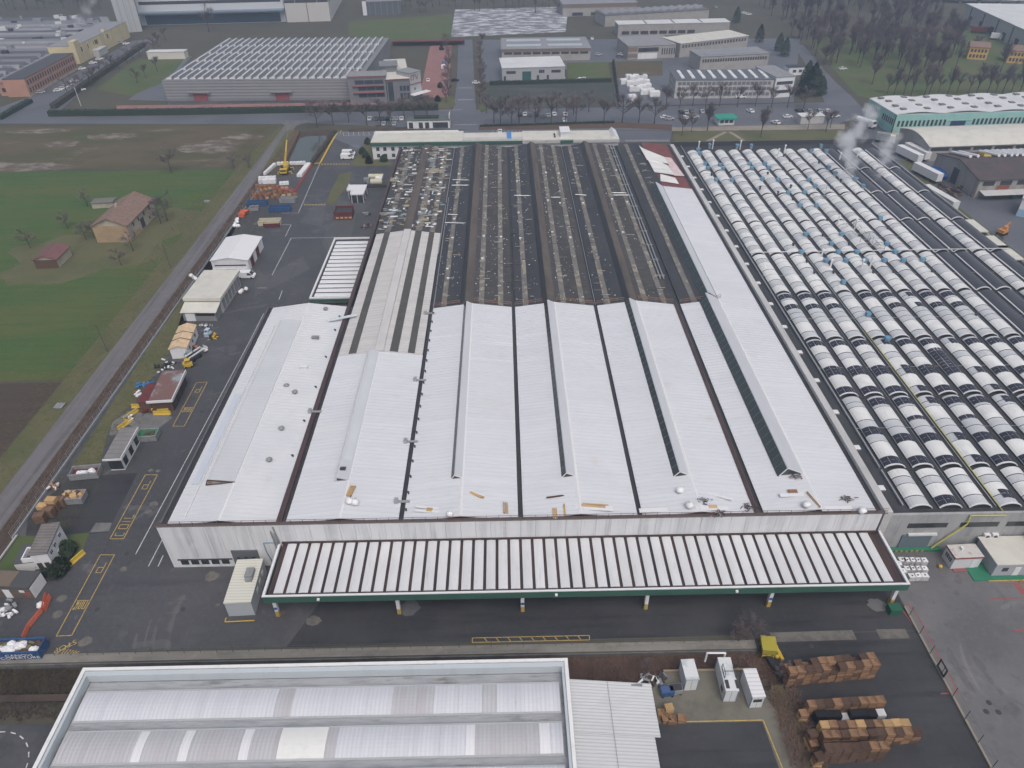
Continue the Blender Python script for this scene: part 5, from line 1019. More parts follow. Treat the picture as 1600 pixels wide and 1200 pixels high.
struct('yellow_kerb', mb, yellow_m, parent=yard)
mb = MB(); strip(mb, (535, 207), (640, 204.5), .18, .03); strip(mb, (536, 212), (590, 211), .18, .03)
for k in range(13): strip(mb, (536 + k * 8, 207 - k * .2), (537 + k * 8, 212 - k * .2), .18, .03)
for k in range(7): strip(mb, (547 + k * 1.5, 229 + k * 0), (541 + k * 1.5, 240), .14, .03) if False else strip(mb, (547 - k * 1.0, 227 + k * 2), (561 - k * 1.0, 227 + k * 2), .14, .03)
for k in range(15): strip(mb, (770 + k * 6, 204), (770.5 + k * 6, 209), .16, .034)
for k in range(12): strip(mb, (888 + k * 4.4, 202), (890 + k * 4.4, 207), .16, .034)
for k in range(18): strip(mb, (978 + k * 3.8, 218.5), (979.5 + k * 3.8, 221), .25, .034)
strip(mb, (660, 172.5), (722, 171.5), .3, .04); strip(mb, (708, 195), (745, 194.5), .3, .04)
for k in range(9): strip(mb, (716 + k * 2.7, 156), (717.2 + k * 2.7, 156), 1.2, .04)
strip(mb, (716, 137.5), (738, 137.5), .5, .04)
struct('parking_lines', mb, white_p)
# red lines of the concrete yard
mb = MB(); A = [(1405, 953), (1590, 1240)]
loop(mb, [(1404, 945), (1444, 1000), (1484, 1085)], .2, .026, False); loop(mb, [(1418, 943), (1432, 960), (1497, 1082), (1470, 1084)], .2, .026, False); loop(mb, [(1560, 912), (1620, 911)], .2, .026, False); loop(mb, [(1545, 936), (1600, 934)], .2, .026, False); strip(mb, (1588, 913), (1600, 928), 1.0, .027); strip(mb, (1584, 985), (1620, 983), .3, .026)
struct('red_lines', mb, red_p, parent=cyard)
# ------------------------------------------------------------------ crates, pallets, tanks
def pallet_stack(name, m_, layers=4, w=1.2, d=1.0, lh=.225):
    mb = MB()
    for k in range(layers):
        z = k * lh
        for j in range(3): mb.box(-w / 2 + .02, -d / 2 + j * (d / 2 - .06), z, w / 2 - .02, -d / 2 + j * (d / 2 - .06) + .12, z + lh - .075)
        if k == layers - 1:
            for j in range(6): mb.box(-w / 2 + j * w / 6 + .03, -d / 2, z + lh - .074, -w / 2 + (j + 1) * w / 6 - .03, d / 2, z + lh)
        else: mb.box(-w / 2, -d / 2, z + lh - .074, w / 2, d / 2, z + lh)
    return mb.mesh(name, m_)
PS = [pallet_stack('pallet_stack', m_) for m_ in (wood_m, wood_d, wood_l)]
BK = pallet_stack('pallet_stack', mat('black_plastic', (.022, .022, .026), .5)); WH = pallet_stack('pallet_stack', white_m)
def prow(a, b, ztop, depth, label, kinds, group, seed):
    rs = random.Random(seed); A, B = G(*a, ztop), G(*b, ztop); L_ = math.hypot(B[0] - A[0], B[1] - A[1]); n = max(1, int(L_ / 1.24)); rz = math.atan2(B[1] - A[1], B[0] - A[0])
    nl = round(ztop / .91)
    for j in range(depth):
        for k in range(n):
            top = nl - (1 if rs.random() < (.04 if j == 0 else .35) else 0)
            for l in range(top):
                if j > 0 and l < top - 1 and 0 < k < n - 1: continue
                f = (k + .5) * 1.24; x = A[0] + math.cos(rz) * f - math.sin(rz) * j * 1.05; y = A[1] + math.sin(rz) * f + math.cos(rz) * j * 1.05 + .5
                o = part('pallet_stack', rs.choice(kinds if l == top - 1 else (kinds[0], kinds[-1], kinds[0])), None, loc=(x + rs.uniform(-.03, .03), y + rs.uniform(-.06, .06), .02 + l * .91), rz=rz + rs.uniform(-.015, .015))
                tag(o, label, 'pallets', group)
k_mix = [PS[0], PS[0], PS[1], PS[0], PS[1]]; k_lt = [PS[2], PS[2], PS[0], PS[2], PS[1]]
prow((1235, 1052), (1378, 1038), 3.64, 2, 'brown wooden pallets in the long pile farthest from the viewer, near the yellow hopper', k_mix, 'pallet pile near the yellow hopper', 1)
prow((1264, 1104), (1390, 1096), 2.73, 1, 'brown wooden pallets in the low second pile of the pallet yard', k_mix, 'second pallet pile', 2)
prow((1276, 1121), (1395, 1117), 1.82, 1, 'black or white plastic pallets between two wooden piles', [BK, BK, WH, BK], 'plastic pallet pile', 3)
prow((1284, 1137), (1437, 1133), 2.73, 1, 'pale wooden pallets in the pile in front of the plastic pallets', k_lt, 'pale pallet pile', 4)
prow((1288, 1153), (1450, 1146), 2.73, 1, 'brown wooden pallets in the longest pile of the pallet yard', k_mix, 'longest pallet pile', 5)
prow((1290, 1173), (1402, 1169), 3.64, 1, 'dark wooden pallets in the pile nearest the viewer', [PS[1], PS[0], PS[1], PS[1]], 'nearest pallet pile', 6)
for px, py, n, lb in ((1256, 1113, 2, 'pallets stacked apart at the left end of the second pile'), (1270, 1145, 3, 'pale pallets stacked apart left of the pale pile'), (1272, 1160, 2, 'brown pallets stacked apart left of the longest pile'), (1281, 1180, 3, 'light pallets stacked apart at the left end of the nearest pile')):
    x, y, _ = G(px, py, n * .9)
    for l in range(n): o = part('pallet_stack', PS[(l + 2) % 3], None, loc=(x, y, .02 + l * .91), rz=.1 * l); tag(o, lb, 'pallets', 'end stacks of the pallet yard')
# wooden boxes, west
CR = MB().box(-.9, -.6, .1, .9, .6, .95)
for k in range(5): CR.box(-.93, -.63, .12 + k * .17, .93, -.602, .25 + k * .17).box(.902, -.6, .12 + k * .17, .93, .6, .25 + k * .17)
for x in (-.8, 0, .8): CR.box(x - .06, -.66, .1, x + .06, -.632, .97)
for k in range(7): CR.box(-.9 + k * .26, -.6, .952, -.68 + k * .26, .6, .98)
for y in (-.45, 0, .45): CR.box(-.9, y - .06, 0, .9, y + .06, .1)
CRM = [CR.mesh('wooden_crate', m_) for m_ in (mat('crate_wood', (.20, .125, .082), .9, [('n', 2, .45, .65, (.13, .083, .058), .8)], obj=True, rnd=.2), wood_l)]
spots = [(66, 815, 0, 'lower'), (66, 815, 1, 'top'), (80, 806, 0, 'lower'), (80, 806, 1, 'top'), (88, 796, 0, 'lower'), (88, 796, 1, 'middle'), (88, 796, 2, 'top'), (72, 800, 0, 'lower'), (72, 800, 1, 'top'), (97, 790, 0, 'lower'), (97, 790, 1, 'top')]
nmz = {(66, 815): 'the stack nearest the white house', (80, 806): 'the middle front stack', (88, 796): 'the tall rear stack', (72, 800): 'the stack along the fence', (97, 790): 'the stack beside the skip of boards'}
for i, (px, py, l, lv) in enumerate(spots):
    x, y, _ = G(px, py); o = part('wooden_crate', CRM[1 if (lv == 'top' and px in (72, 88)) else 0], None, loc=(x, y, .02 + l * .99), rz=random.uniform(-.12, .12)); tag(o, f'{lv} brown wooden crate in {nmz[(px, py)]} by the lane fence', 'crate', 'wooden crates by the lane fence')
# orange pallets by the crane
rs = random.Random(9)
OPM = [pallet_stack('orange_pallet', mat('orange_brown_wood', (.30, .135, .065), .85, [('n', 1.2, .45, .62, (.18, .085, .045), .8)], obj=True, rnd=.25)), PS[2]]
for r_, (xa, xb, py) in enumerate(((400, 462, 311), (396, 456, 304), (403, 448, 297))):
    for k in range(8):
        px = xa + (xb - xa) * k / 7; x, y, _ = G(px, py + rs.uniform(-2, 2))
        for l in range(rs.choice((1, 2, 2))):
            o = part('orange_pallet', OPM[0 if rs.random() < .75 else 1], None, loc=(x, y, .02 + l * .91), rz=rs.uniform(-.3, .3))
            tag(o, ['orange-brown pallets in the front row below the crane enclosure', 'orange-brown pallets in the middle row below the crane enclosure', 'orange-brown pallets in the rear row below the crane enclosure'][r_], 'pallets', 'orange pallets below the crane')
# tanks on pallets
def ibc_mesh():
    return MB().box(-.55, -.45, .16, .55, .45, 1.1, 0).cyl(0, 0, 1.1, 1.16, .14, n=10, m=1)
IB = thing('liquid_tank', 'x', 'tank', (0, 0, 0)); part('bottle', ibc_mesh(), [bag_m, dark_m], IB)
cg = MB()
for z in (.2, .5, .8, 1.08): cg.box(-.6, -.5, z, .6, -.47, z + .03).box(-.6, .47, z, .6, .5, z + .03).box(-.6, -.47, z, -.57, .47, z + .03).box(.57, -.47, z, .6, .47, z + .03)
for k in range(5):
    x = -.585 + k * .29; cg.box(x - .015, -.52, .16, x + .015, -.5, 1.1).box(x - .015, .5, .16, x + .015, .52, 1.1)
part('cage', cg, steel_m, IB); part('pallet', MB().box(-.6, -.5, .1, .6, .5, .15).box(-.6, -.5, 0, -.4, .5, .1).box(.4, -.5, 0, .6, .5, .1).box(-.1, -.5, 0, .1, .5, .1), greysteel_m, IB)
ib = [('rear', 1, (217, 245)), ('rear', 2, (275, 250)), ('rear', 3, (335, 248)), ('rear', 4, (400, 252)), ('rear', 5, (462, 252)), ('rear', 0, (172, 290)), ('middle', 1, (222, 372)), ('middle', 2, (280, 345)), ('middle', 3, (340, 345)), ('middle', 4, (402, 345)), ('middle', 5, (465, 345)), ('front', 1, (330, 430)), ('front', 2, (395, 425)), ('front', 3, (475, 425))]
ordn = ['the odd one', 'first', 'second', 'third', 'fourth', 'last']
for i, (row, n, (u, v)) in enumerate(ib):
    x, y, _ = G(1380 + u / 7.27, 840 + v / 7.27, 1.1); lb = f'white caged tank, {ordn[n] if not (row == "front" and n == 3) else "last"} from the left in the {row} row beside the canopy'
    if i == 0: IB.location = (x, y, .02); IB['label'] = lb; IB['group'] = 'white liquid tanks beside the canopy'
    else: copy_tree(IB, (x, y, .02), random.uniform(-.06, .06), lb, 'white liquid tanks beside the canopy')
# eastern yard cabins
o, w_ = building('yard_cabin', 'small white cabin with red trim and red mat in the concrete yard', 'cabin', (1484, 889), (1527, 887), 2.7, 2.7, mat('cabin_white', (.55, .56, .58), .6), mat('cabin_roof_dirty', (.50, .48, .46), .7, [('n', 1.2, .55, .68, (.16, .13, .12), .8)]), 'flat', over=.1)
part('red_trim', MB().box(-.14, -.14, 2.6, w_ + .14, -.105, 2.95).box(-.14, -.105, 2.6, -.105, 2.8, 2.95), red_p, o); wins(o, 'L', w_, 2.7, [.9, 1.8], 1.1, .7, 1.0, frame=house_w); wins(o, 'F', w_, 2.7, [w_ * .78], .1, .9, 2.0, house_w, 'door'); part('air_conditioner', MB().box(w_ * .36, 1.4, 2.93, w_ * .44, 2.0, 3.4), house_w, o); part('red_mat', MB().box(.3, -.75, .01, w_ * .72, -.1, .12), red_p, o)
o, w_ = building('yard_office', 'grey yard office with stained concrete roof on a green painted kerb', 'office', (1548, 900), (1640, 898), 5.6, 3.0, mat('office_grey', (.36, .37, .40), .7), cream_roof, 'flat', over=.25)
wins(o, 'F', w_, 5.6, [1.8, 6.2, 7.4], 1.2, 1.0, .9); wins(o, 'F', w_, 5.6, [3.9], .1, 1.0, 2.1, house_w, 'door'); part('green_kerb', MB().box(-3.4, -1.0, 0, -.1, 5.5, .16).box(-.1, -1.0, 0, w_ + 1, -.1, .16), mat('green_paint', (.03, .17, .10), .6), o); part('yellow_edge', MB().box(-1, -1.15, .0, w_ + 1, -1.01, .18), yellow_p, o)
for k in range(4): part('yellow_barrier', MB().box(4 + k * 1.6, -1.6, 0, 4.1 + k * 1.6, -1.5, 1.0).box(4 + k * 1.6, -1.6, .9, 5.6 + k * 1.6, -1.5, 1.0), yellow_m, o)
x, y, _ = G(1468, 887); o = part('yellow_ball', MB().blob(0, 0, .35, .35, .35, .35, amp=0, nu=12, nv=8), yellow_m, loc=(x, y, .02), smooth=True); tag(o, 'yellow round bollard at the corner of the small white cabin', 'bollard')
x, y, _ = G(1214, 1026, .3); o = part('yellow_ball', MB().blob(0, 0, .35, .35, .35, .35, amp=0, nu=12, nv=8), yellow_m, loc=(x, y, .0), smooth=True); tag(o, 'yellow ball lying below the yellow hopper', 'ball')
# yellow hopper and beam
x, y, _ = G(1200, 1030); o = thing('yellow_hopper', 'olive-yellow steel hopper frame at the edge of the pallet yard', 'hopper', (x, y, 0), R(-8)); o.scale = (.75, .75, .75)
part('bin', MB().ext([(-1.3, 1.2), (1.2, 1.2), (1.5, 2.7), (-1.5, 2.7)], .2, 3.6, 'y'), mat('olive_yellow', (.34, .29, .04), .6), o)
for a in (-1.1, 1.1):
    for b in (.5, 3.3): part('leg', MB().box(a - .1, b - .1, 0, a + .1, b + .1, 1.2), yellow_m, o)
part('brace', MB().tube((-1.1, .45, .2), (1.1, .45, 1.1), .06).tube((-1.1, .4, .6), (1.1, .4, .6), .06), yellow_m, o)
x, y, _ = G(1215, 1014, .6); o = part('yellow_beam', MB().box(-.25, -1.7, 0, .25, 1.7, .5).box(-.3, -.6, .5, .3, -.4, .56).box(-.3, .4, .5, .3, .6, .56), yellow_m, loc=(x, y, .02), rz=R(10)); tag(o, 'yellow steel beam lying right of the yellow hopper', 'beam')
# bottom right containers
def unit(fl, fr, d, lb, roofm, grp='white plant containers in the small yard', h=2.7):
    o, w_ = building('plant_unit', lb, 'container', fl, fr, d, h, mat('container_white', (.60, .61, .63), .5, [('n', (.8, .8, .2), .5, .7, (.50, .51, .53), .6)]), roofm, 'flat', over=.04, group=grp)
    f = MB()
    for x, y in ((-.06, -.06), (w_ - .06, -.06), (-.06, d - .06), (w_ - .06, d - .06)): f.box(x, y, .02, x + .12, y + .12, h)
    part('corner_post', f, mat('blue_grey_edge', (.16, .20, .25), .5), o); part('door_seam', MB().box(w_ / 2 - .03, -.02, .1, w_ / 2 + .03, -.003, h - .1), greysteel_m, o); return o, w_
wet = mat('wet_container_roof', (.60, .61, .62), .3, [('n', .25, .48, .56, (.40, .45, .47), .9, .12)])
unit((1068, 1079), (1088, 1078), 3.2, 'shorter white container left in the small fenced yard', wet)
o, w_ = unit((1129, 1096), (1149, 1096), 5.2, 'tall white container with steel frame and pipe on top', wet)
fr_ = MB()
for x in (.25, 1.9): fr_.tube((x, 1.9, 2.95), (x, 3.6, 2.95), .07).tube((x, 1.9, 2.95), (x, 1.9, 3.9), .05).tube((x, 3.6, 2.95), (x, 3.6, 3.9), .05).tube((x, 1.9, 3.9), (x, 3.6, 3.9), .05)
fr_.tube((.25, 2.6, 3.6), (1.9, 2.6, 3.6), .05); part('roof_frame', fr_, dark_m, o); part('duct', MB().tube((1.1, 5.5, 2.2), (1.1, 5.5, 3.6), .14).tube((1.1, 5.5, 3.6), (-1.6, 5.5, 3.6), .14).tube((-1.6, 5.5, 3.6), (-1.6, 5.5, 1.4), .14), white_m, o); part('red_sign', MB().box(-.05, .8, .8, -.045, 1.7, 1.8), red_p, o); part('dark_panel', MB().box(.15, .3, 2.93, .65, 1.6, 3.0).box(1.6, .3, 2.93, 2.1, 1.6, 3.0), dark_m, o)
o, w_ = unit((1170, 1106), (1190, 1105), 4.3, 'white container with ribbed roof at the fence corner', mat('ribbed_container_roof', (.66, .66, .67), .5, [('wave', (0, 1.6, 0), .6, 1, (.48, .48, .50), .7)])); part('end_window', MB().box(.3, -.04, 1.5, w_ - .3, -.004, 2.2), dglass, o)
for px, py, m_, lb in ((1043, 1090, bluesteel_m, 'blue wheeled waste bin beside the lean-to roof'), (1056, 1087, greysteel_m, 'grey waste bin right of the blue bin')):
    x, y, _ = G(px, py); o = thing('waste_bin', lb, 'bin', (x, y, 0), R(5), 'bins beside the lean-to'); part('body', MB().ext([(-.85, .25), (.85, .25), (1.0, 1.2), (-1.0, 1.2)], 0, 1.2, 'y'), m_, o); part('lid', MB().box(-.9, .1, 1.21, .9, 1.1, 1.28), mat('lid_blue', (.06, .10, .22), .5) if m_ is bluesteel_m else dark_m, o)
    for a in (-.7, .7): part('wheel', MB().tube((a, -.05, .15), (a, .05, .15), .14, n=10), black_m, o)
for px, py, n in ((1046, 1103, 3), (1041, 1120, 2), (1051, 1122, 2), (1066, 1120, 2), (1034, 1112, 2)):
    x, y, _ = G(px, py, n * .5); o = part('pallet_stack', pallet_stack('pallet_stack', wood_m if n == 2 else wood_l, n * 2), None, loc=(x, y, .02), rz=random.uniform(-.2, .2)); tag(o, {1046: 'tallest light pallet pile beside the bins', 1041: 'left pallet pile beside the lean-to corner', 1051: 'middle pallet pile beside the lean-to corner', 1066: 'darker pallet pile on the yellow line', 1034: 'pallet pile half under the lean-to eave'}[px], 'pallets', 'pallets beside the lean-to')
mb = MB(); rs = random.Random(12)
for k in range(30): mb.obox(rs.uniform(-2, 2), rs.uniform(-.8, .8), rs.uniform(0, .5), rs.uniform(.3, 1.6), rs.uniform(.1, .4), .12, rs.uniform(0, 3), rs.randrange(4))
x, y, _ = G(1020, 1064); o = part('junk_heap', mb, [dark_m, wood_d, greysteel_m, bag_m], loc=(x, y, 0)); tag(o, 'heap of dark scrap and boards behind the lean-to roof', 'scrap')
x, y, _ = G(1050, 1101 - 0); kb = part('kerb_wall', MB().box(20.8, 59.3, -1.3, 34.0, 59.6, .45), mat('tan_kerb', (.26, .21, .15), .9), None); tag(kb, 'low tan kerb wall behind the white plant containers', 'wall')
# fence between pallet yard and concrete yard
fn = thing('yard_fence', 'dark post fence with kerb between pallet yard and concrete yard', 'fence', (62.1, 55, 0), world=True)
part('kerb', MB().box(61.85, 34, -.02, 62.2, 70, .3), tan_m, fn)
y = 44.5
while y < 70:
    f = MB().tube((62.0, y, .3), (62.0, y, 2.3), .05, n=5)
    if int(y) % 3 == 0: f.tube((62.0, y, 1.2), (61.4, y - .6, .3), .04, n=4)
    part('post', f, mat('dark_green_post', (.02, .05, .04), .5), fn); y += 3.4
for z in (.7, 1.4, 2.1): part('wire', MB().tube((62.0, 44.5, z), (62.0, 69.5, z), .012, n=3), dark_m, fn)
x, y, _ = G(1450, 1052); part('gate', MB().box(61.9, y - 1.0, .4, 62.05, y + 1.0, .6).box(61.9, y - 1.0, 2.0, 62.05, y + 1.0, 2.2).box(61.9, y - 1.0, .6, 62.05, y - .8, 2.0).box(61.9, y + .8, .6, 62.05, y + 1.0, 2.0), mat('dark_green_post', (.02, .05, .04), .5), fn)
x, y, _ = G(1395, 956); o = part('green_cabinet', MB().box(-.9, -.7, 0, .9, .7, 1.2).box(-.95, -.75, 1.2, .95, .75, 1.3), mat('green_cabinet', (.02, .10, .06), .5), loc=(x, y, .02)); tag(o, 'dark green cabinet at the foot of the right canopy column', 'cabinet')
# lane fence: low concrete base with posts
lf = thing('lane_fence', 'long low fence with pale concrete base between lane and yard', 'fence', (-91.8, 160, 0), world=True)
part('base', MB().box(-92.05, 88, 0, -91.75, 262, .5), mat('blue_grey_concrete', (.27, .29, .31), .8, [('n', .4, .45, .65, (.22, .235, .25), .8)]), lf)
f = MB(); y = 88
while y < 262: f.tube((-91.9, y, .5), (-91.9, y, 1.9), .035, n=4); y += 3
for z in (.9, 1.4, 1.85): f.tube((-91.9, 88, z), (-91.9, 262, z), .02, n=3)
part('wire_fence', f, steel_m, lf)
a, b = G(28, 838), G(-20, 905); o = thing('garden_wall', 'low pale wall beside the plot of the white house', 'wall', (a[0], a[1], 0), world=True)
mb2 = MB(); mb2.tube((a[0], a[1], .35), (b[0], b[1], .35), .2, n=4); part('base', mb2, parapet_m, o)
# ------------------------------------------------------------------ crane enclosure
x, y, _ = G(447, 268); cr = thing('mobile_crane', 'yellow mobile crane with raised telescopic boom beside the pond', 'crane', (x, y, 0), R(4))
part('chassis', MB().box(-1.3, -4, .7, 1.3, 3.5, 1.5), dark_m, cr); part('cab', MB().box(-1.25, -4.6, .9, 1.25, -3.0, 2.4), yellow_m, cr); part('cab_window', MB().box(-1.1, -4.65, 1.6, 1.1, -4.61, 2.2), dglass, cr)
part('turret', MB().box(-1.2, -1.5, 1.55, 1.2, 1.8, 2.9).box(-1.1, 1.8, 1.7, 1.1, 2.8, 2.7), yellow_m, cr); part('operator_cab', MB().box(-1.25, -2.4, 1.6, -.3, -1.5, 3.2), dglass, cr)
bm = part('boom', MB().ext([(-.34, -.34), (.34, -.34), (.34, .34), (-.34, .34)], 0, 5.5, 'z'), yellow_m, cr, loc=(0, .6, 2.7)); bm.rotation_euler = (0, R(15), 0)
part('boom_extension', MB().ext([(-.24, -.24), (.24, -.24), (.24, .24), (-.24, .24)], 5.5, 9.5, 'z'), mat('pale_yellow_boom', (.66, .50, .14), .5), bm); part('jib_cable', MB().tube((0, 0, 9.5), (0, .3, 16), .04, n=4), steel_m, bm)
for a in (-1.2, 1.2):
    for b in (-3.2, -1.6, 1.4, 2.8): part('wheel', MB().tube((a - .2, b, .55), (a + .2, b, .55), .55, n=12), black_m, cr)
for a in (-2.6, 2.6):
    for b in (-2.4, 2.2): part('outrigger', MB().box(min(a, a * .5), b - .15, .6, max(a, a * .5), b + .15, .85).box(a - .3, b - .3, 0, a + .3, b + .3, .08).box(a - .08, b - .08, .08, a + .08, b + .08, .6), yellow_m, cr)
walls_ = []
def bagline(a, b, n, lb, m_=bag_m, h=1.1, d=1.1):
    A, B = G(*a), G(*b); L_ = math.hypot(B[0] - A[0], B[1] - A[1]); rz = math.atan2(B[1] - A[1], B[0] - A[0]); w_ = L_ / n
    for k in range(n):
        f = (k + .5) / n; o = part('insulation_pack', MB().box(-w_ / 2 + .05, -d / 2, .05, w_ / 2 - .05, d / 2, h).box(-w_ / 2 + .15, -d / 2 + .1, h, w_ / 2 - .15, d / 2 - .1, h + .12), m_, loc=(A[0] + (B[0] - A[0]) * f, A[1] + (B[1] - A[1]) * f, 0), rz=rz); tag(o, lb, 'pack', 'white packs around the crane')
bagline((433, 258), (451, 257.5), 3, 'white wrapped pack in the rear row left of the crane boom'); bagline((453, 257.5), (478, 256.5), 5, 'white wrapped pack in the rear row right of the crane boom')
bagline((414, 274), (430, 259), 5, 'white wrapped pack in the slanting row left of the crane'); bagline((468, 277), (483, 258.5), 6, 'white wrapped pack in the slanting row right of the crane', d=2.0)
for r_ in range(2): bagline((405, 287 - r_ * 4), (432, 286 - r_ * 4), 5, ['white wrapped pack in the front heap next to the orange pallets', 'white wrapped pack in the second row of the front heap'][r_], h=1.6, d=1.5)
bagline((437, 289), (452, 288), 3, 'white pack beside the front gap of the crane enclosure')
a, b, c = G(462, 300), G(488, 258), G(430, 297); o = thing('red_net_fence', 'red plastic net fence round the crane enclosure', 'fence', (a[0], a[1], 0), world=True)
def net(mb, A, B, h=1.1):
    L_ = math.hypot(B[0] - A[0], B[1] - A[1]); n = int(L_ / .5) + 1
    for k in range(n + 1): f = k / n; mb.tube((A[0] + (B[0] - A[0]) * f, A[1] + (B[1] - A[1]) * f, 0), (A[0] + (B[0] - A[0]) * f, A[1] + (B[1] - A[1]) * f, h), .045, n=3)
    for z in (.15, .4, .65, .9, h): mb.tube((A[0], A[1], z), (B[0], B[1], z), .05, n=3)
    return mb
part('net', net(net(MB(), a, b), c, a), mat('red_net', (.50, .09, .06), .7), o)
o = thing('orange_net_fence', 'orange plastic net barrier leading to the blue skip', 'fence', (*G(60, 965)[:2], 0), world=True)
part('net', net(net(net(net(MB(), G(74, 932), G(68, 955)), G(68, 955), G(46, 982)), G(46, 982), G(38, 1000)), G(80, 934), G(72, 956)), mat('orange_net', (.62, .12, .05), .7), o)
x, y, _ = G(65, 948); o = part('bulk_bag', MB().blob(0, 0, .5, .6, .6, .5, seed=3), bag_m, loc=(x, y, 0)); tag(o, 'white bag leaning on the orange net barrier', 'bag')
# white bag heaps
for px, py, n, lb in ((372, 352, 9, 'white bag in the heap beside the orange grapple'), (383, 457, 3, 'white tank bag beside the workshop shed'), (306, 436, 3, 'white wrapped stack behind the workshop shed')):
    for k in range(n):
        x, y, _ = G(px + random.uniform(-7, 7), py + random.uniform(-4, 4)); o = part('bulk_bag', MB().blob(0, 0, .55, .65, .65, .6, seed=k + px), bag_m, loc=(x, y, .02 + (.7 if k > n * .6 else 0)), smooth=True); tag(o, lb, 'bag', f'bags, {lb[10:]}')
# orange grapple
x, y, _ = G(377, 340); o = thing('orange_grapple', 'orange-red excavator grapple buckets beside the lane fence', 'grapple', (x, y, 0))
for k in range(3): part('bucket', MB().ext([(-.9, 0), (.9, 0), (1.2, 1.0), (.4, 1.5), (-.9, 1.2)], k * 1.3, k * 1.3 + 1.1, 'y'), orange_m, o)
part('arm', MB().tube((.2, .5, 1.2), (2.2, 2.4, 1.8), .25).tube((2.2, 2.4, 1.8), (2.4, 3.2, .3), .2), orange_m, o)
# yellow barriers near the open shed
yb = MB().ext([(-.35, 0), (.35, 0), (.16, .35), (.12, .85), (-.12, .85), (-.16, .35)], -1.9, 1.9, 'x')
ybm = yb.mesh('yellow_barrier', yellow_m)
for px, py, rz, lb in ((220, 636, .03, 'left yellow barrier of the end-to-end pair under the open shed'), (235, 635, .03, 'right yellow barrier of the end-to-end pair under the open shed'), (251, 643, 0, 'upper yellow barrier of the pair right of the open shed'), (254, 647, 0, 'lower yellow barrier of the pair right of the open shed'), (205, 649, 1.1, 'yellow barrier on the grey slab nearest the open shed'), (196, 664, 1.1, 'yellow barrier on the grey slab beside the pavilion'), (118, 876, 1.15, 'yellow barrier beside the white house hedge')):
    x, y, _ = G(px, py); o = part('yellow_barrier', ybm, None, loc=(x, y, .02), rz=rz); tag(o, lb, 'barrier', 'yellow barriers of the yard')
# small concrete slabs
for p in ([(140, 832), (170, 830), (175, 817), (150, 817)], [(240, 640), (270, 652), (250, 668), (215, 672), (195, 660), (215, 645)], [(176, 660), (200, 642), (208, 642), (180, 680), (170, 680)]): sheet('concrete_slab', p, .026, mat('grey_slab', (.16, .158, .155), .85, [('n', .4, .45, .65, (.11, .11, .11), .8)]))
# stains and patches with their own outline on the yard
rs = random.Random(21)
for px, py, r_, m_ in ((232, 800, .9, dusty_m), (240, 788, 1.1, dusty_m), (134, 1002, 1.4, dusty_m), (193, 990, .9, asphalt2), (235, 735, .7, dusty_m), (247, 736, .7, dusty_m), (193, 889, .9, dusty_m), (330, 901, 1.6, dusty_m), (90, 960, 1.2, dusty_m), (97, 935, 1.1, dusty_m), (490, 970, 1.6, dusty_m), (640, 950, 2.2, asphalt2), (470, 950, 2.6, asphalt2), (1370, 945, 2, concrete_yard), (340, 945, .5, dusty_m), (430, 400, 1.5, asphalt2)):
    x, y, _ = G(px, py); sheet('pavement_patch', [(x + .62 * r_ * (1 + rs.uniform(-.2, .2)) * math.cos(t * .3927) * 1.2, y + .62 * r_ * (1 + rs.uniform(-.2, .2)) * math.sin(t * .3927), 1) for t in range(16)], .0225 + rs.random() * .002, m_)
for px, py in ((152, 952), (198, 865), (286, 952), (315, 643), (1268, 0 + 1010), (1545, 1098), (1541, 1112), (1560, 1113), (1108, 1150), (1060, 1154)):
    x, y, _ = G(px, py); o = part('manhole_cover', MB().cyl(0, 0, .02, .045, .4, n=14), dark_m, loc=(x, y, 0)); o['kind'] = 'structure'
# ------------------------------------------------------------------ farm in the fields
o, w_ = building('farmhouse', 'old two-storey farmhouse with hipped terracotta tile roof in the green field', 'house', (153, 379), (206, 378), 21.5, 5.6, plaster_m, tile_m, 'gable_y', 2.4, over=.5)
part('ochre_front', MB().box(-.06, -.06, 0, w_ - .02, -.002, 5.55), brickw_m, o); wins(o, 'R', w_, 21.5, [4.5, 8.5, 13, 17.5], 3.5, .8, 1.2, dark_m); wins(o, 'R', w_, 21.5, [3, 16, 19], .9, .7, 1.0, dark_m); wins(o, 'R', w_, 21.5, [10.5], .3, 2.6, 3.2, dark_m, 'barn_door'); wins(o, 'F', w_, 21.5, [2.6, 9.5], .8, .9, 1.1, dark_m); part('brick_base', MB().box(w_ + .002, 1, 0, w_ + .05, 8, 1.6), brickw_m, o); part('chimney', MB().box(w_ * .4, 9, 7.6, w_ * .4 + .8, 9.8, 9.0), plaster_m, o)
o, w_ = building('field_barn', 'small low barn with red tile roof and plastered gable in the green field', 'barn', (58, 420), (93, 419), 8.5, 2.9, plaster_m, mat('red_brown_tiles', (.17, .085, .08), .85, [('n', 1, .45, .65, (.12, .06, .06), .8)]), 'gable_y', 1.1, over=.4)
part('plank_front', MB().box(-.05, -.06, 0, w_ + .02, -.003, 2.8), wood_d, o)
o, w_ = building('garden_shelter', 'low ruined shelter behind the farmhouse', 'shelter', (145, 326), (178, 324), 4, 1.8, plaster_m, mat('grey_dead_roof', (.16, .15, .14), .9), 'flat')
# ------------------------------------------------------------------ background works and offices
def bd(name, label, fl, fr, h, back, wall, roof, rtype='flat', rise=1, cat='building', **k):
    a, b = G(*fl), G(*fr)
    c = G(back[0], back[1], h); rz = math.atan2(b[1] - a[1], b[0] - a[0])
    d = max(5, -math.sin(rz) * (c[0] - a[0]) + math.cos(rz) * (c[1] - a[1]))
    o, w_ = building(name, label, cat, fl, fr, d, h, wall, roof, rtype, rise, **k); return o, w_, d
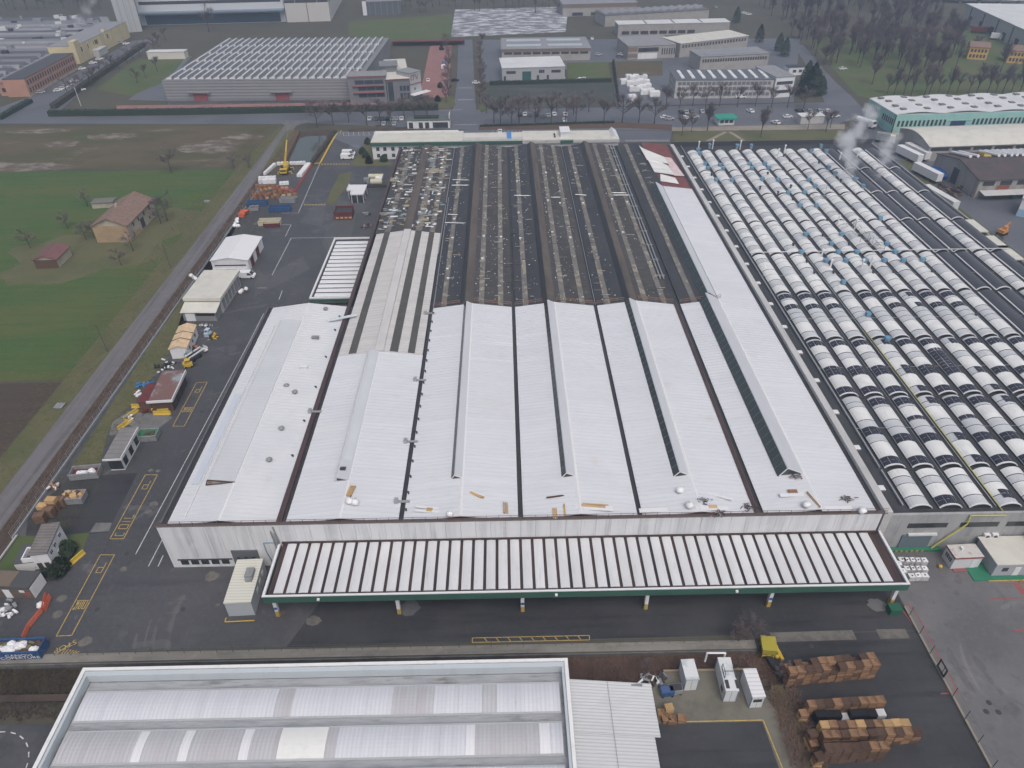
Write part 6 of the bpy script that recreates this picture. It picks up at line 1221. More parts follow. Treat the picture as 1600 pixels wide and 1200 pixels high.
# grey sawtooth factory
o, w_ = building('sawtooth_factory', 'large grey ribbed factory with rows of sawtooth rooflights behind a red paved strip', 'factory', (262, 158), (566, 156), 96, 9.5, greyclad_m, mat('sawtooth_base', (.20, .205, .215), .6), 'flat', over=.1)
rb = MB()
for k in range(6): rb.box(-.06, -.12, 1.2 + k * 1.45, w_, -.003, 1.9 + k * 1.45)
part('wall_rib', rb, mat('pale_grey_rib', (.28, .28, .29), .6), o)
for x in (w_ * .14, w_ * .56): part('red_door', MB().box(x, -.3, 0, x + 7, -.13, 3.6), red_p, o); part('door_canopy', MB().box(x - 2, -1.6, 4.0, x + 9, -.13, 4.4), greyclad_m, o)
NX, NY = 24, 5; pw, pd = (w_ - 3) / NX, 92 / NY
tm = MB().ext([(0, 0), (pw * .78, 0), (pw * .70, 1.5), (.1, .2)], 0, pd - 3.4, 'y', 0); tm.ext([(pw * .60, 1.4), (pw * .74, 1.4), (pw * .73, 1.72), (pw * .60, 1.72)], -.2, pd - 3.2, 'y', 1); tm.poly([(-.1, -.3, .1), (pw * .72, -.3, .1), (pw * .72, -.3, 1.6), (-.1, -.3, .5)], 1); tm.poly([(-.1, -.3, .5), (pw * .72, -.3, 1.6), (pw * .72, .4, 1.6), (-.1, .4, .5)], 1)
tme = tm.mesh('rooflight', [mat('rooflight_glass', (.22, .23, .25), .35, [('wave', (0, .5, 0), .8, 1, (.17, .18, .20), .6)]), mat('rooflight_frame', (.62, .62, .64), .5)])
for j in range(NY):
    for i in range(NX): part('rooflight', tme, None, o, loc=(1.5 + i * pw, 2 + j * pd, 9.73))
# its office wing
lg = mat('mid_grey_panel', (.19, .19, .205), .6, [('n', .2, .45, .65, (.165, .165, .18), .8)])
o, w_, d_ = bd('office_block', 'grey office block with red sunshades at the corner of the sawtooth factory', (548, 162), (606, 160), 12, (560, 112), lg, dust_roof, cat='office')
part('roof_band', MB().box(-.3, -.3, 11.6, w_ + .3, d_, 12.3), lg, o) if False else None
for z in (3.0, 6.2): part('sunshade', MB().box(2, -.9, z + 1.8, w_ - 1, -.02, z + 2.1), red_p, o); wins(o, 'F', w_, d_, span(4.5, w_ - 1, 3), z - .3, 4.0, 1.7)
wins(o, 'F', w_, d_, span(3.2, w_ - 1, 3), 8.8, 4.4, 1.9); part('red_edge', MB().box(-.3, -.35, 12.25, w_ + .3, -.26, 12.6), red_p, o)
o, w_, d_ = bd('office_wing', 'grey glazed office wing with pale roof terraces', (607, 160), (642, 158), 10.5, (640, 92), lg, cream_roof, cat='office')
wins(o, 'F', w_, d_, [1.8], .5, 2.6, 9, blueglass); wins(o, 'F', w_, d_, span(6, w_, 3), 1, 1.3, 3); wins(o, 'F', w_, d_, span(6, w_, 3), 5, 1.3, 2.4); part('roof_pavilion', MB().box(-2, 14, 10.75, 6, 24, 13.5).box(-2.6, 13.4, 13.5, 6.6, 24.6, 13.9), lg, o); part('red_line', MB().box(-.4, -.4, 10.3, w_, -.26, 10.75), red_p, o)
o, w_, d_ = bd('sign_tower', 'narrow white corner tower with red lettering on the office block', (643, 157), (660, 152), 12.5, (668, 98), mat('tower_white', (.36, .37, .39), .6), dust_roof, cat='tower')
t = text('ITV', 3.6, red_p, o, .05); t.rotation_euler = (R(90), 0, 0); t.location = (w_ * .42, -.12, 10.2); part('red_line', MB().box(-.2, -.2, 7.2, w_ + .1, -.02, 7.6), red_p, o); part('entrance_canopy', MB().box(-1, -3.5, 2.8, w_ + 3, -.03, 3.1), white_m, o); wins(o, 'F', w_, d_, [w_ * .4], 4.4, .8, 1.2)
o = part('carport', MB().box(0, 0, 2.6, 46, 5, 2.9).box(0, 4.8, 0, 46, 5, 2.6), redsteel_m, loc=(*G(612, 73)[:2], 0)); tag(o, 'long dark red carport behind the grey office wing', 'carport')
# terracotta and yellow works, upper left
WR = mat('old_works_roof', (.20, .20, .215), .75, [('wave', (0, .3, 0), .6, 1, (.34, .34, .36), .8), ('n', (.03, .25, 1), .45, .62, (.17, .17, .185), .9), ('n', .25, .55, .7, (.33, .33, .35), .6)])
a = [G(px, py, 6)[:2] for px, py in ((-160, 140), (14, 126), (52, 108), (106, 78), (176, 42), (168, 26), (-160, 30))]
o = thing('old_works', 'sprawling grey-roofed works with many low ridges and roof plant', 'factory', (*a[1], 0), world=True); part('block', MB().prism(a, 0, 6), dust_roof, o)
rs = random.Random(4); ymin, ymax = min(p[1] for p in a), max(p[1] for p in a)
def xspan(y):
    xs = []
    for (p, q) in zip(a, a[1:] + a[:1]):
        if (p[1] - y) * (q[1] - y) < 0: xs.append(p[0] + (q[0] - p[0]) * (y - p[1]) / (q[1] - p[1]))
    return (min(xs), max(xs)) if len(xs) > 1 else None
y = ymin + 6
while y < ymax - 6:
    sp = xspan(y)
    if sp: part('roof_ridge', MB().poly([(max(sp[0] + 2, -520), y, 6.02), (sp[1] - 8, y, 6.02), (sp[1] - 8, y + 1.2, 7.9), (max(sp[0] + 2, -520), y + 1.2, 7.9)], 1).poly([(max(sp[0] + 2, -520), y + 1.2, 7.9), (sp[1] - 8, y + 1.2, 7.9), (sp[1] - 8, y + 4.6, 6.02), (max(sp[0] + 2, -520), y + 4.6, 6.02)]).poly([(sp[1] - 8, y, 6.02), (sp[1] - 8, y + 4.6, 6.02), (sp[1] - 8, y + 1.2, 7.9)]), [WR if rs.random() < .5 else dust_roof, rs.choice((mat('dark_ridge_glass', (.085, .09, .105), .4), mat('mid_ridge_glass', (.16, .165, .185), .4), dust_roof))], o)
    y += 6.8
for k in range(130):
    y = rs.uniform(ymin + 5, ymax - 5); sp = xspan(y)
    if not sp or sp[1] - 8 < -480: continue
    x = rs.uniform(max(sp[0], -470), sp[1] - 8); s_ = rs.uniform(1.2, 3.5)
    part('roof_plant', MB().obox(x, y, 6.05, s_ * rs.uniform(.8, 2.5), s_, rs.uniform(1.4, 3.4), rs.choice((0, .5))), rs.choice((dark_m, greysteel_m, pale_roof, WR, dust_roof)), o)
o, w_ = building('terracotta_block', 'long two-storey terracotta wing with two rows of dark windows', 'office', (48, 151), (123, 108), 11, 8.5, terr_m, mat('dark_flat_roof', (.07, .072, .08), .8), 'flat', over=.1)
wins(o, 'F', w_, 11, span(1, w_ - 1, 20), 1.6, 1.3, 2.2, dark_m); wins(o, 'F', w_, 11, span(1, w_ - 1, 20), 5.2, 1.3, 2.2, dark_m); part('plinth', MB().box(-.1, -.12, 0, w_ + .1, -.003, .9), plaster_m, o)
o, w_ = building('terracotta_annex', 'low terracotta block at the left end of the windowed wing', 'office', (3, 150), (38, 149), 14, 6, terr_m, mat('red_flat_roof', (.25, .12, .10), .85), 'flat'); wins(o, 'F', w_, 14, [w_ * .2, w_ * .75], 1.8, 1.8, 2, dark_m)
o, w_ = building('yellow_block', 'pale yellow works front with stepped parapets', 'factory', (126, 100), (204, 58), 16, 9.5, cream_m, dust_roof, 'flat', over=.05)
wins(o, 'F', w_, 16, [7, 16, 24, 26, 28, 44], 5.5, 1.6, 2.4, dark_m); part('parapet_step', MB().box(-.1, -.1, 9.5, 6, 3, 12.2).box(w_ * .55, -.05, 9.75, w_ * .57, 2, 11), cream_m, o); part('porch', MB().box(18, -4, 0, 30, -.02, 3.4).box(17.8, -4.2, 3.4, 30.2, -.02, 3.8), parapet_m, o)
for k in range(6): part('pilaster', MB().box(8 + k * 8, -.3, 0, 8.6 + k * 8, -.003, 9.4), cream_m, o)
o, w_ = building('grey_tower', 'tall blank grey tower rising out of the top of the picture', 'tower', (189, 52), (223, 49), 16, 36, mat('grey_tower_panel', (.40, .41, .42), .7, [('wave', (.2, 0, 0), .85, 1, (.33, .34, .35), .6)]), dust_roof, 'flat')
for k in range(3): part('panel_joint', MB().box(w_ * (k + 1) / 4 - .15, -.08, 0, w_ * (k + 1) / 4 + .15, -.003, 36), greyclad_m, o)
x, y, _ = G(120, 44, 8); steam('steam_plume', 'faint steam plume over the old works at upper left', [(x, y, 8.5, 4), (x + 3, y + 2, 13, 5), (x + 8, y + 4, 18, 5), (x + 14, y + 4, 24, 4)], .1)
o, w_ = building('white_store', 'low white store with dark roof slits on the lawn left of the sawtooth factory', 'shed', (232, 93), (290, 92), 6, 4, mat('store_white', (.60, .57, .52), .7), pale_roof, 'flat')
# logistics halls along the top
o, w_ = building('logistics_hall', 'long white logistics hall with blue loading docks at the top of the picture', 'warehouse', (222, 40), (448, 34), 60, 18, mat('white_panel', (.52, .53, .55), .6), pale_roof, 'flat')
wins(o, 'F', w_, 60, span(2, w_ - 2, 12), 13.2, 8.5, 2.0, dark_m, 'window_band'); part('dock_canopy', MB().box(0, -6, 8.0, w_, -.05, 8.8), mat('blue_grey_dock', (.16, .21, .27), .6), o); wins(o, 'F', w_, 60, span(4, w_ - 4, 20), .3, 5, 6.0, mat('dark_blue_dock', (.05, .07, .10), .6), 'dock_door')
o, w_ = building('logistics_hall', 'tall beige logistics hall in two blocks right of the long white hall', 'warehouse', (449, 35), (517, 33), 90, 19, mat('light_beige_wall', (.50, .48, .46), .8), pale_roof, 'flat'); wins(o, 'F', w_, 90, span(0, w_, 4), 12.5, 7.5, 2.0, dark_m, 'window_band'); wins(o, 'R', w_, 90, span(3, 60, 14), 11.5, 2.5, 2.4, dark_m); part('joint', MB().box(w_ / 2 - .2, -.08, 0, w_ / 2 + .2, -.003, 19), dark_m, o)
o, w_ = building('glass_hall', 'dark glazed hall with white end wall beyond the lawn', 'building', (574, 24), (628, 22), 40, 9, mat('dark_glazed_wall', (.10, .11, .12), .4), dust_roof, 'flat'); part('white_end', MB().box(-3, -.1, 0, -.02, 3, 9), white_m, o)
for k in range(6): part('mullion', MB().box(w_ * (k + .5) / 6 - .2, -.15, 0, w_ * (k + .5) / 6 + .2, -.003, 9), greyclad_m, o)
# workshops, centre and right
o, w_, d_ = bd('workshop_hall', 'long grey workshop hall with two pale rooflight bands', (784, 96), (922, 94), 6.5, (780, 60), beige_m, dust_roof); wins(o, 'F', w_, d_, span(1, w_ - 1, 9), 3.6, 4.6, 1.2, dark_m); part('brown_band', MB().box(-.08, -.1, 4.9, w_ + .08, -.003, 6.4), mat('brown_band', (.20, .155, .13), .8), o)
for k in range(2):
    for j in range(2): part('rooflight_band', MB().box(3 + k * w_ * .47, 6 + j * 14, 6.73, w_ * .45 + k * w_ * .47, 11 + j * 14, 7.0), mat('pale_glass', (.38, .43, .46), .4), o)
o, w_, d_ = bd('small_factory', 'pale grey small factory with dark green door and white roof', (785, 127), (882, 124), 6.5, (783, 91), mat('light_grey_wall', (.36, .37, .385), .7), pale_roof); part('green_door', MB().box(w_ * .32, -.1, 0, w_ * .46, -.003, 4.6), mat('dark_green_door', (.03, .10, .085), .6), o); wins(o, 'F', w_, d_, [w_ * .14, w_ * .86], 3.6, 5, 1.4, dark_m); wins(o, 'F', w_, d_, [w_ * .6, w_ * .63, w_ * .66], 3.6, .9, 1.6, dark_m); wins(o, 'F', w_, d_, [w_ * .04, w_ * .57, w_ * .73], .3, 1.2, 2.2, dark_m, 'door')
o, w_, d_ = bd('brick_workshop', 'beige workshop with brown roof band at the top right of the slushy lot', (879, 26), (995, 23), 8, (885, -4), beige_m, dust_roof); part('brown_band', MB().box(-.08, -.1, 5.5, w_ + .08, -.003, 7.9), mat('brown_band', (.20, .155, .13), .8), o); wins(o, 'F', w_, d_, [w_ * .2, w_ * .45], .3, 8, 2.2, dark_m)
o, w_, d_ = bd('sawtooth_shed', 'low shed with a row of small dark roof windows', (945, 42), (1106, 32), 7, (940, 16), beige_m, mat('dark_shed_roof', (.12, .12, .13), .7)); 
for k in range(12): part('rooflight', MB().ext([(0, 0), (w_ / 14, 0), (w_ / 18, 1.3)], d_ * .25, d_ * .8, 'y'), dust_roof, o, loc=(2 + k * w_ / 12.5, 0, 7.25))
o, w_, d_ = bd('pale_hall', 'long pale-roofed hall with roof joints in the middle distance', (965, 57), (1138, 53), 7, (958, 33), beige_m, pale_roof)
for k in range(3): part('roof_joint', MB().box(w_ * (k + 1) / 4 - .3, 0, 7.23, w_ * (k + 1) / 4 + .3, d_, 7.6), dust_roof, o)
wins(o, 'F', w_, d_, span(2, w_ * .7, 8), 1, 5, 2, dark_m)
o, w_, d_ = bd('beige_works', 'beige works with brown corner and white lower wall', (980, 93), (1054, 90), 7, (963, 58), beige_m, dust_roof); part('white_base', MB().box(w_ * .22, -.2, 0, w_ * .62, -.003, 3), house_w, o); wins(o, 'F', w_, d_, span(w_ * .24, w_ * .62, 3), 3.8, 5, 2.2, dark_m); wins(o, 'F', w_, d_, span(w_ * .7, w_, 6), 2, .7, 3.4, dark_m); part('brown_corner', MB().box(-.1, -.15, 1, w_ * .2, -.003, 3).box(-.1, -.15, 4.2, w_ * .2, -.003, 6.5), mat('brown_band', (.20, .155, .13), .8), o)
o, w_, d_ = bd('cream_hall', 'hall with cream roof and long row of small windows', (1061, 90), (1166, 77), 7.5, (1052, 57), beige_m, cream_roof); wins(o, 'F', w_, d_, span(1, w_ - 1, 22), 5, 1.2, 1.6, dark_m)
o, w_, d_ = bd('flat_hall', 'grey flat-roofed hall with dark window strip behind the striped roof', (1092, 112), (1198, 106), 7.5, (1077, 79), beige_m, dust_roof); wins(o, 'F', w_, d_, span(1, w_ - 1, 26), 4.6, 1.0, 1.6, dark_m); part('grey_sheet', MB().box(w_ * .1, 2, 7.75, w_ * .85, d_ * .4, 7.95), mat('blue_grey_roof', (.22, .24, .27), .6), o)
o, w_, d_ = bd('striped_roof_factory', 'beige gridded factory with white stripes across its dark roof', (1053, 154), (1204, 153), 8.5, (1036, 110), parapet_m, mat('dark_felt_roof', (.11, .12, .135), .7), cat='factory')
for k in range(9):
    for j in range(2): part('white_rooflight', MB().box(3 + k * w_ / 9.3, 2.5 + j * (d_ - 4) / 2, 8.73, 4.6 + k * w_ / 9.3, 1.5 + (j + 1) * (d_ - 4) / 2, 9.15), white_m, o)
for z in (1.2, 3.8, 6.2): wins(o, 'F', w_, d_, span(1, w_ - 1, 22), z, 1.7, 1.5, mat('dull_window', (.16, .165, .175), .3)); wins(o, 'L', w_, d_, span(1, d_ - 1, 7), z, 1.7, 1.5, mat('dull_window', (.16, .165, .175), .3))
o, w_, d_ = bd('white_office', 'two-storey white office with window bands beside the striped roof', (1207, 153), (1236, 151), 9.5, (1184, 104), house_w, dust_roof, cat='office'); wins(o, 'F', w_, d_, [w_ / 2], 2, w_ * .85, 1.5); wins(o, 'F', w_, d_, [w_ / 2], 6, w_ * .85, 1.5); wins(o, 'L', w_, d_, span(2, d_ - 2, 5), 6, 3, 1.5)
o, w_, d_ = bd('small_white_house', 'tiny white house with dark flat roof among evergreens', (1231, 118), (1257, 117), 4, (1230, 104), house_w, grey_roof, cat='house'); wins(o, 'F', w_, d_, [w_ * .35, w_ * .7], 1.4, 1.8, 1.4, dark_m)
# gate lodges
o, w_, d_ = bd('gate_lodge', 'white gate lodge with dark openings and flat green-grey roof behind the office range', (637, 201), (703, 200), 3.4, (640, 182), house_w, mat('mossy_flat_roof', (.10, .12, .115), .8), cat='lodge'); wins(o, 'F', w_, d_, [1.6, 6, 8.8], .1, 1.8, 2.5, dark_m, 'door'); wins(o, 'F', w_, d_, [w_ * .78], .1, w_ * .36, 2.5, dark_m, 'gate'); part('screen_wall', MB().box(w_ - .3, 1, 3.6, w_, d_, 5.4), house_w, o); part('hedge_top', MB().box(3, 2, 3.65, w_ - 5, d_ - 1, 4.2), hedge_m, o)
o, w_, d_ = bd('green_kiosk', 'small white kiosk with bright green roof on the street', (1122, 196), (1147, 195), 3, (1120, 184), house_w, mat('bright_green_roof', (.03, .26, .19), .5), over=1.0, cat='kiosk'); wins(o, 'F', w_, d_, span(.5, w_ - .5, 3), .9, 1.6, 1.4); part('green_edge', MB().box(-1.1, -1.1, 2.5, w_ + 1.1, -1.02, 3.25), mat('bright_green_roof', (.03, .26, .19), .5), o)
o, w_, d_ = bd('grey_trailer', 'plain pale grey trailer box by the street beyond the steam', (1250, 194), (1286, 193), 3.2, (1251, 182), parapet_m, pale_roof, cat='trailer')
# east: turquoise hall, vaulted hall, old hangar
o, w_ = building('turquoise_hall', 'turquoise hall with white wavy roof, dark slot windows and blue door', 'warehouse', (1392, 210), (1720, 200), 25, 8, teal_m, pale_roof, 'flat', over=-.5)
pr = []; n = 48
for k in range(n + 1): pr.append((w_ * k / n, 8.25 + .9 * abs(math.sin(math.pi * 4.6 * k / n))))
part('wavy_roof', MB().ext([(a, z) for a, z in pr] + [(a, z - .2) for a, z in reversed(pr)], .1, 24.9, 'y'), pale_roof, o)
wins(o, 'F', w_, 25, [x for x in span(1, w_ - 1, 50) if not w_ * .24 < x < w_ * .36], 3.2, .95, 2.4, dark_m); wins(o, 'L', w_, 25, [x for x in span(1, 24, 14) if not 11 < x < 14], 3.6, .9, 2.4, dark_m); part('blue_door', MB().box(w_ * .265, -.1, 0, w_ * .335, -.003, 5), mat('navy_door', (.04, .05, .12), .5), o); part('rail', MB().box(w_ * .24, -.2, 5, w_ * .36, -.003, 5.3), teal_m, o); part('corner_pipe', MB().box(-.15, -.15, 0, .15, .15, 8), dark_m, o)
for k in range(9):
    for (dx, dy) in ((4, 4), (3, 9), (3.5, 16), (2.5, 21)): part('roof_window', MB().box(0, 0, 0, 2.2, 2.0, .35), mat('grey_roof_window', (.17, .16, .17), .5), o, loc=(dx + k * w_ / 9, dy, 9.0))
o, w_ = building('arched_hall', 'hall with low arched pale roof in front of the turquoise hall', 'warehouse', (1446, 252), (1740, 242), 23, 5.6, beige_m, cream_roof, 'vault_x', 2.2, over=.5)
wins(o, 'F', w_, 23, span(0, w_, 9), 3.9, w_ / 9 - 1.2, 1.2, dark_m); wins(o, 'F', w_, 23, [w_ * .15], .1, 6, 3.4, greyclad_m, 'door')
o, w_ = building('old_hangar', 'old concrete hangar with dark brown gable roof carrying white tubes', 'warehouse', (1521, 309), (1760, 300), 27, 6.2, mat('old_concrete', (.30, .29, .27), .9, [('n', (.5, .5, .1), .45, .65, (.21, .20, .19), .8)]), mat('brown_black_roof', (.075, .062, .064), .8, [('n', (.3, .05, 1), .5, .65, (.11, .07, .07), .8), ('n', .4, .55, .7, (.05, .05, .055), .8)]), 'gable_x', 2.6, over=.4)
wins(o, 'F', w_, 27, span(.5, w_, 9), 4.2, 4.2, 1.6, dark_m); wins(o, 'F', w_, 27, [w_ * .165], .1, 4.6, 4.0, mat('rust_red_door', (.24, .075, .05), .7), 'door'); wins(o, 'L', w_, 27, [13.5], .1, 3.6, 5.5, dark_m, 'door'); part('front_awning', MB().ext([(-3.6, 2.0), (-.1, 2.5), (-.1, 2.65), (-3.6, 2.15)], 1, w_, 'x'), parapet_m, o); part('green_box', MB().box(w_ * .24, -1.2, 0, w_ * .24 + 1.6, -.1, 2.2), mat('green_box', (.02, .22, .12), .5), o)
hx, hy = o.location[0], o.location[1]; hrz = o.rotation_euler[2]
tb = MB().tube((0, 0, 0), (0, 11, 0), .55, n=10).mesh('white_tube', white_m)
for k, u in enumerate((4.2, 7.0, 14.8, 17, 19.6, 21.6, 23.8, 26, 28.2, 30.6, 33)):
    lx, ly = u, 14.6; q = part('white_tube', tb, None, loc=(hx + math.cos(hrz) * lx - math.sin(hrz) * ly, hy + math.sin(hrz) * lx + math.cos(hrz) * ly, 9.42)); q.rotation_euler = (-math.atan(2.6 / 13.5), 0, hrz)
    tag(q, ['left of the two white tubes set apart on the hangar roof', 'right of the two white tubes set apart on the hangar roof'][k] if k < 2 else 'long white tube in the close row on the brown hangar roof', 'tube', 'white tubes on the hangar roof')
q = part('yellow_rack', MB().box(-1.4, -2, 0, 1.4, 2, .5).box(-1.2, -1.8, .5, -.9, 1.8, 1.2), mat('ochre_steel', (.50, .38, .10), .6), loc=(hx + 11, hy + 19, 8.1)); q.rotation_euler = (-math.atan(2.6 / 13.5), 0, 0); tag(q, 'yellow rack lying among the white tubes on the hangar roof', 'rack')
o, w_ = building('white_blue_block', 'white block with pale blue base cut by the right edge', 'building', (1587, 337), (1660, 352), 10, 6, house_w, pale_roof, 'flat'); part('blue_base', MB().box(-.05, -.1, 0, w_, -.003, 2.4), mat('sky_blue_paint', (.30, .44, .58), .6), o)
o, w_ = building('dock_warehouse', 'huge white warehouse with truck docks at the upper right corner', 'warehouse', (1502, 32), (1640, 102), 90, 10.5, mat('pale_panel', (.42, .42, .43), .6), pale_roof, 'flat', over=.4); wins(o, 'F', w_, 90, span(4, w_, 7), .3, 5, 4.5, dark_m, 'dock_door')
for k in range(6): part('dark_joint', MB().box(w_ * (k + .5) / 6 - .8, -.12, 0, w_ * (k + .5) / 6 + .8, -.003, 9.6), mat('dark_joint', (.11, .11, .12), .6), o)
a_, b_ = G(1440, 3), G(1720, 14); o = thing('viaduct', 'pale raised road with guard wall across the top right corner', 'viaduct', (a_[0], a_[1], 0), math.atan2(b_[1] - a_[1], b_[0] - a_[0])); L_ = math.hypot(b_[0] - a_[0], b_[1] - a_[1]); part('deck', MB().box(-5, 0, 3.0, L_, 12, 4.2), parapet_m, o); part('guard_wall', MB().box(-5, -.4, 3.4, L_, -.02, 5.4), pale_roof, o)
for k in range(9): part('pier', MB().box(k * L_ / 9, 3, 0, k * L_ / 9 + 1.5, 9, 2.98), parapet_m, o)
for px, py, lb in ((1524, 92, 'ochre house among the bare trees of the wood'), (1586, 98, 'second ochre house at the right edge of the wood')):
    o, w_ = building('ochre_house', lb, 'house', (px - 14, py), (px + 16, py + 2), 9, 6.5, mat('ochre_wall', (.56, .36, .12), .8), tile_m, 'gable_x', 2, over=.4, group='ochre houses'); wins(o, 'F', w_, 9, span(.5, w_ - .5, 5), 3.8, 1.1, 1.6, dark_m); wins(o, 'F', w_, 9, span(.5, w_ - .5, 5), .9, 1.1, 1.8, dark_m)
# white stock on the workshop court
rs = random.Random(8)
for k, (px, py) in enumerate([(974, 131), (982, 124), (988, 126), (996, 124), (1004, 124), (985, 134), (993, 133), (1001, 131), (1010, 132), (988, 142), (996, 142), (1003, 140), (1012, 138), (987, 156), (1006, 147), (1015, 146), (1022, 150)]):
    x, y, _ = G(px, py); w_ = rs.uniform(3, 5.5); q = part('wrapped_stock', MB().box(-w_ / 2, -1.5, .05, w_ / 2, 1.5, 2.2).box(-w_ / 2 + .2, -1.3, 2.2, w_ / 2 - .2, 1.3, 2.5), bag_m, loc=(x, y, 0), rz=rs.uniform(-.2, .2)); tag(q, 'white wrapped stock block left of the striped-roof factory', 'stock', 'white stock on the workshop court')
# ------------------------------------------------------------------ vehicles
def car(name, paint, label, van=False):
    o = thing(name, label, 'van' if van else 'car'); L_, W_ = (5.2, 1.95) if van else (4.2, 1.75); hw = W_ / 2
    if van: pr = [(-2.6, .35), (2.5, .35), (2.6, .9), (2.1, 1.15), (1.3, 2.05), (-2.5, 2.15), (-2.6, 2.0)]; gl = [(1.28, 1.95), (2.02, 1.2), (.6, 1.2), (.6, 1.95)]
    else: pr = [(-2.1, .3), (2.05, .3), (2.1, .7), (1.95, .85), (.95, .95), (.35, 1.4), (-1.1, 1.45), (-1.85, 1.0), (-2.1, .9)]; gl = [(.85, .98), (.32, 1.34), (-1.05, 1.38), (-1.7, 1.02)]
    mb = MB().ext(pr, -hw, hw, 'y'); part('body', mb, paint, o)
    g_ = MB(); g_.poly([(x, -hw - .012, z) for x, z in gl]); g_.poly([(x, hw + .012, z) for x, z in reversed(gl)])
    ws = ((2.06, 1.2), (1.36, 2.0)) if van else ((.92, .99), (.38, 1.4)); g_.poly([(ws[0][0] + .02, -hw + .12, ws[0][1]), (ws[0][0] + .02, hw - .12, ws[0][1]), (ws[1][0] + .03, hw - .18, ws[1][1]), (ws[1][0] + .03, -hw + .18, ws[1][1])])
    if not van: g_.poly([(-1.84, hw - .12, 1.03), (-1.84, -hw + .12, 1.03), (-1.17, -hw + .18, 1.44), (-1.17, hw - .18, 1.44)])
    part('windows', g_, dglass, o); wm = MB().tube((0, -.12, .32), (0, .12, .32), .32, n=10).mesh('wheel', black_m)
    for x in (-L_ * .31, L_ * .31):
        for y in (-hw + .1, hw - .1): part('wheel', wm, None, o, loc=(x, y, 0))
    hm = MB().box(0, -.18, -.08, .04, .18, .08).mesh('headlight', lamp_m)
    for y in (-hw + .3, hw - .3): part('headlight', hm, None, o, loc=(L_ / 2 - .03, y, .72))
    return o
protos = {}
def park(px, py, rz, col, label, group, van=False):
    x, y, _ = G(px, py, .6); k = (col, van)
    if k not in protos: protos[k] = car('parked_van' if van else 'parked_car', carpaint[col], label, van); o = protos[k]; o.location = (x, y, .03); o.rotation_euler = (0, 0, R(rz)); o['group'] = group; return o
    return copy_tree(protos[k], (x, y, .03), R(rz), label, group)
park(543, 246, 2, 'white', 'nearer of the two white vans side by side in the rear yard', 'white vans in the rear yard', True)
park(545, 240, 2, 'white', 'farther of the two white vans side by side in the rear yard', 'white vans in the rear yard', True)
park(385, 431, 0, 'white', 'white pickup van beside the store shed', 'yard vehicles', True)
park(529, 203 + 3, 90, 'silver', 'silver car parked by the rear corner bays', 'cars at the rear bays') if False else None
for i, px in enumerate((578, 588, 597, 606, 613, 620, 628)): park(px, 185, 90, ['white', 'grey', 'grey', 'black', 'silver', 'silver', 'white'][i], f'{["white", "grey", "grey", "black", "silver", "silver", "white"][i]} car, number {["one", "two", "three", "four", "five", "six", "seven"][i]} from the left in the far row before the gate lodge', 'cars in the far row before the gate lodge')
for i, px in enumerate((592, 600, 609, 616)): park(px, 193, 90, ['grey', 'silver', 'grey', 'silver'][i], f'{["grey", "silver", "grey", "silver"][i]} car, {["first", "second", "third", "last"][i]} in the near short row before the gate lodge', 'cars in the near row before the gate lodge')
for i, (px, py, c) in enumerate(((781, 205, 'white'), (820, 178, 'white'), (828, 179, 'grey'), (838, 179, 'black'), (848, 181, 'grey'), (857, 180, 'silver'), (866, 178, 'white'), (883, 178, 'white'), (882, 187, 'white'), (812, 179, 'black'))):
    park(px, py, 90, c, f'{c} car {["in the marked bay behind the office range", "with white bonnet left in the tree-lined row", "second in the tree-lined row", "third in the tree-lined row", "fourth in the tree-lined row", "fifth in the tree-lined row", "sixth in the tree-lined row", "at the right end of the tree-lined row", "set in front of the tree-lined row", "at the left end of the tree-lined row"][i]}', 'cars in the tree-lined row')
for i, (px, py, c) in enumerate(((1064, 175, 'black'), (1072, 175, 'silver'), (1081, 173, 'grey'), (1097, 174, 'silver'), (1106, 173, 'black'), (1039, 183, 'white'), (1046, 185, 'silver'), (1071, 184, 'white'), (1085, 182, 'silver'))):
    park(px, py, 90 if i < 5 else 0, c, f'{c} car, {["first", "second", "third", "fourth", "fifth"][i] + " of the far row" if i < 5 else ["first", "second", "third", "last"][i - 5] + " of the near row"} left of the green kiosk', 'cars left of the green kiosk')
for i, (px, py, rz, c, lb) in enumerate(((1172, 173, 110, 'white', 'white car driving beyond the green kiosk'), (1212, 191, 120, 'white', 'white car waiting right of the green kiosk'), (1231, 182, 10, 'white', 'white car passing left of the grey trailer'), (1195, 174, 100, 'grey', 'grey car behind the bare trees right of the kiosk'), (1157, 151, 0, 'white', 'white van at the foot of the striped-roof factory'), (1305, 181, 15, 'white', 'white car leaving at the street bend'), (1317, 107, 10, 'white', 'white car on the curved street in the wood'))): park(px, py, rz, c, lb, 'moving cars on the street', i == 4)
for i, (px, c) in enumerate(((1247, 'black'), (1256, 'grey'), (1264, 'silver'), (1271, 'grey'), (1280, 'silver'), (1292, 'white'))): park(px, 173, 95, c, f'{c} car, {["first", "second", "third", "fourth", "fifth", "last"][i]} in the row above the grey trailer', 'cars above the grey trailer')
for i, (px, py, c) in enumerate(((90, 141, 'white'), (97, 138, 'white'), (103, 135, 'white'), (109, 132, 'white'), (116, 126, 'white'), (128, 107, 'white'), (145, 98, 'white'), (155, 92, 'white'), (197, 68, 'white'), (187, 66, 'silver'), (63, 144, 'silver'))): park(px, py, 35, c, f'{c} car, {["first", "second", "third", "fourth", "fifth", "sixth", "seventh", "eighth", "ninth", "tenth", "isolated one"][i]} along the terracotta and yellow works', 'cars along the old works')
park(390, 154, 0, 'white', 'white car before the sawtooth factory wall', 'cars around the sawtooth factory'); park(127, 140, 30, 'white', 'white car under the hedge on the factory street', 'cars along the old works')
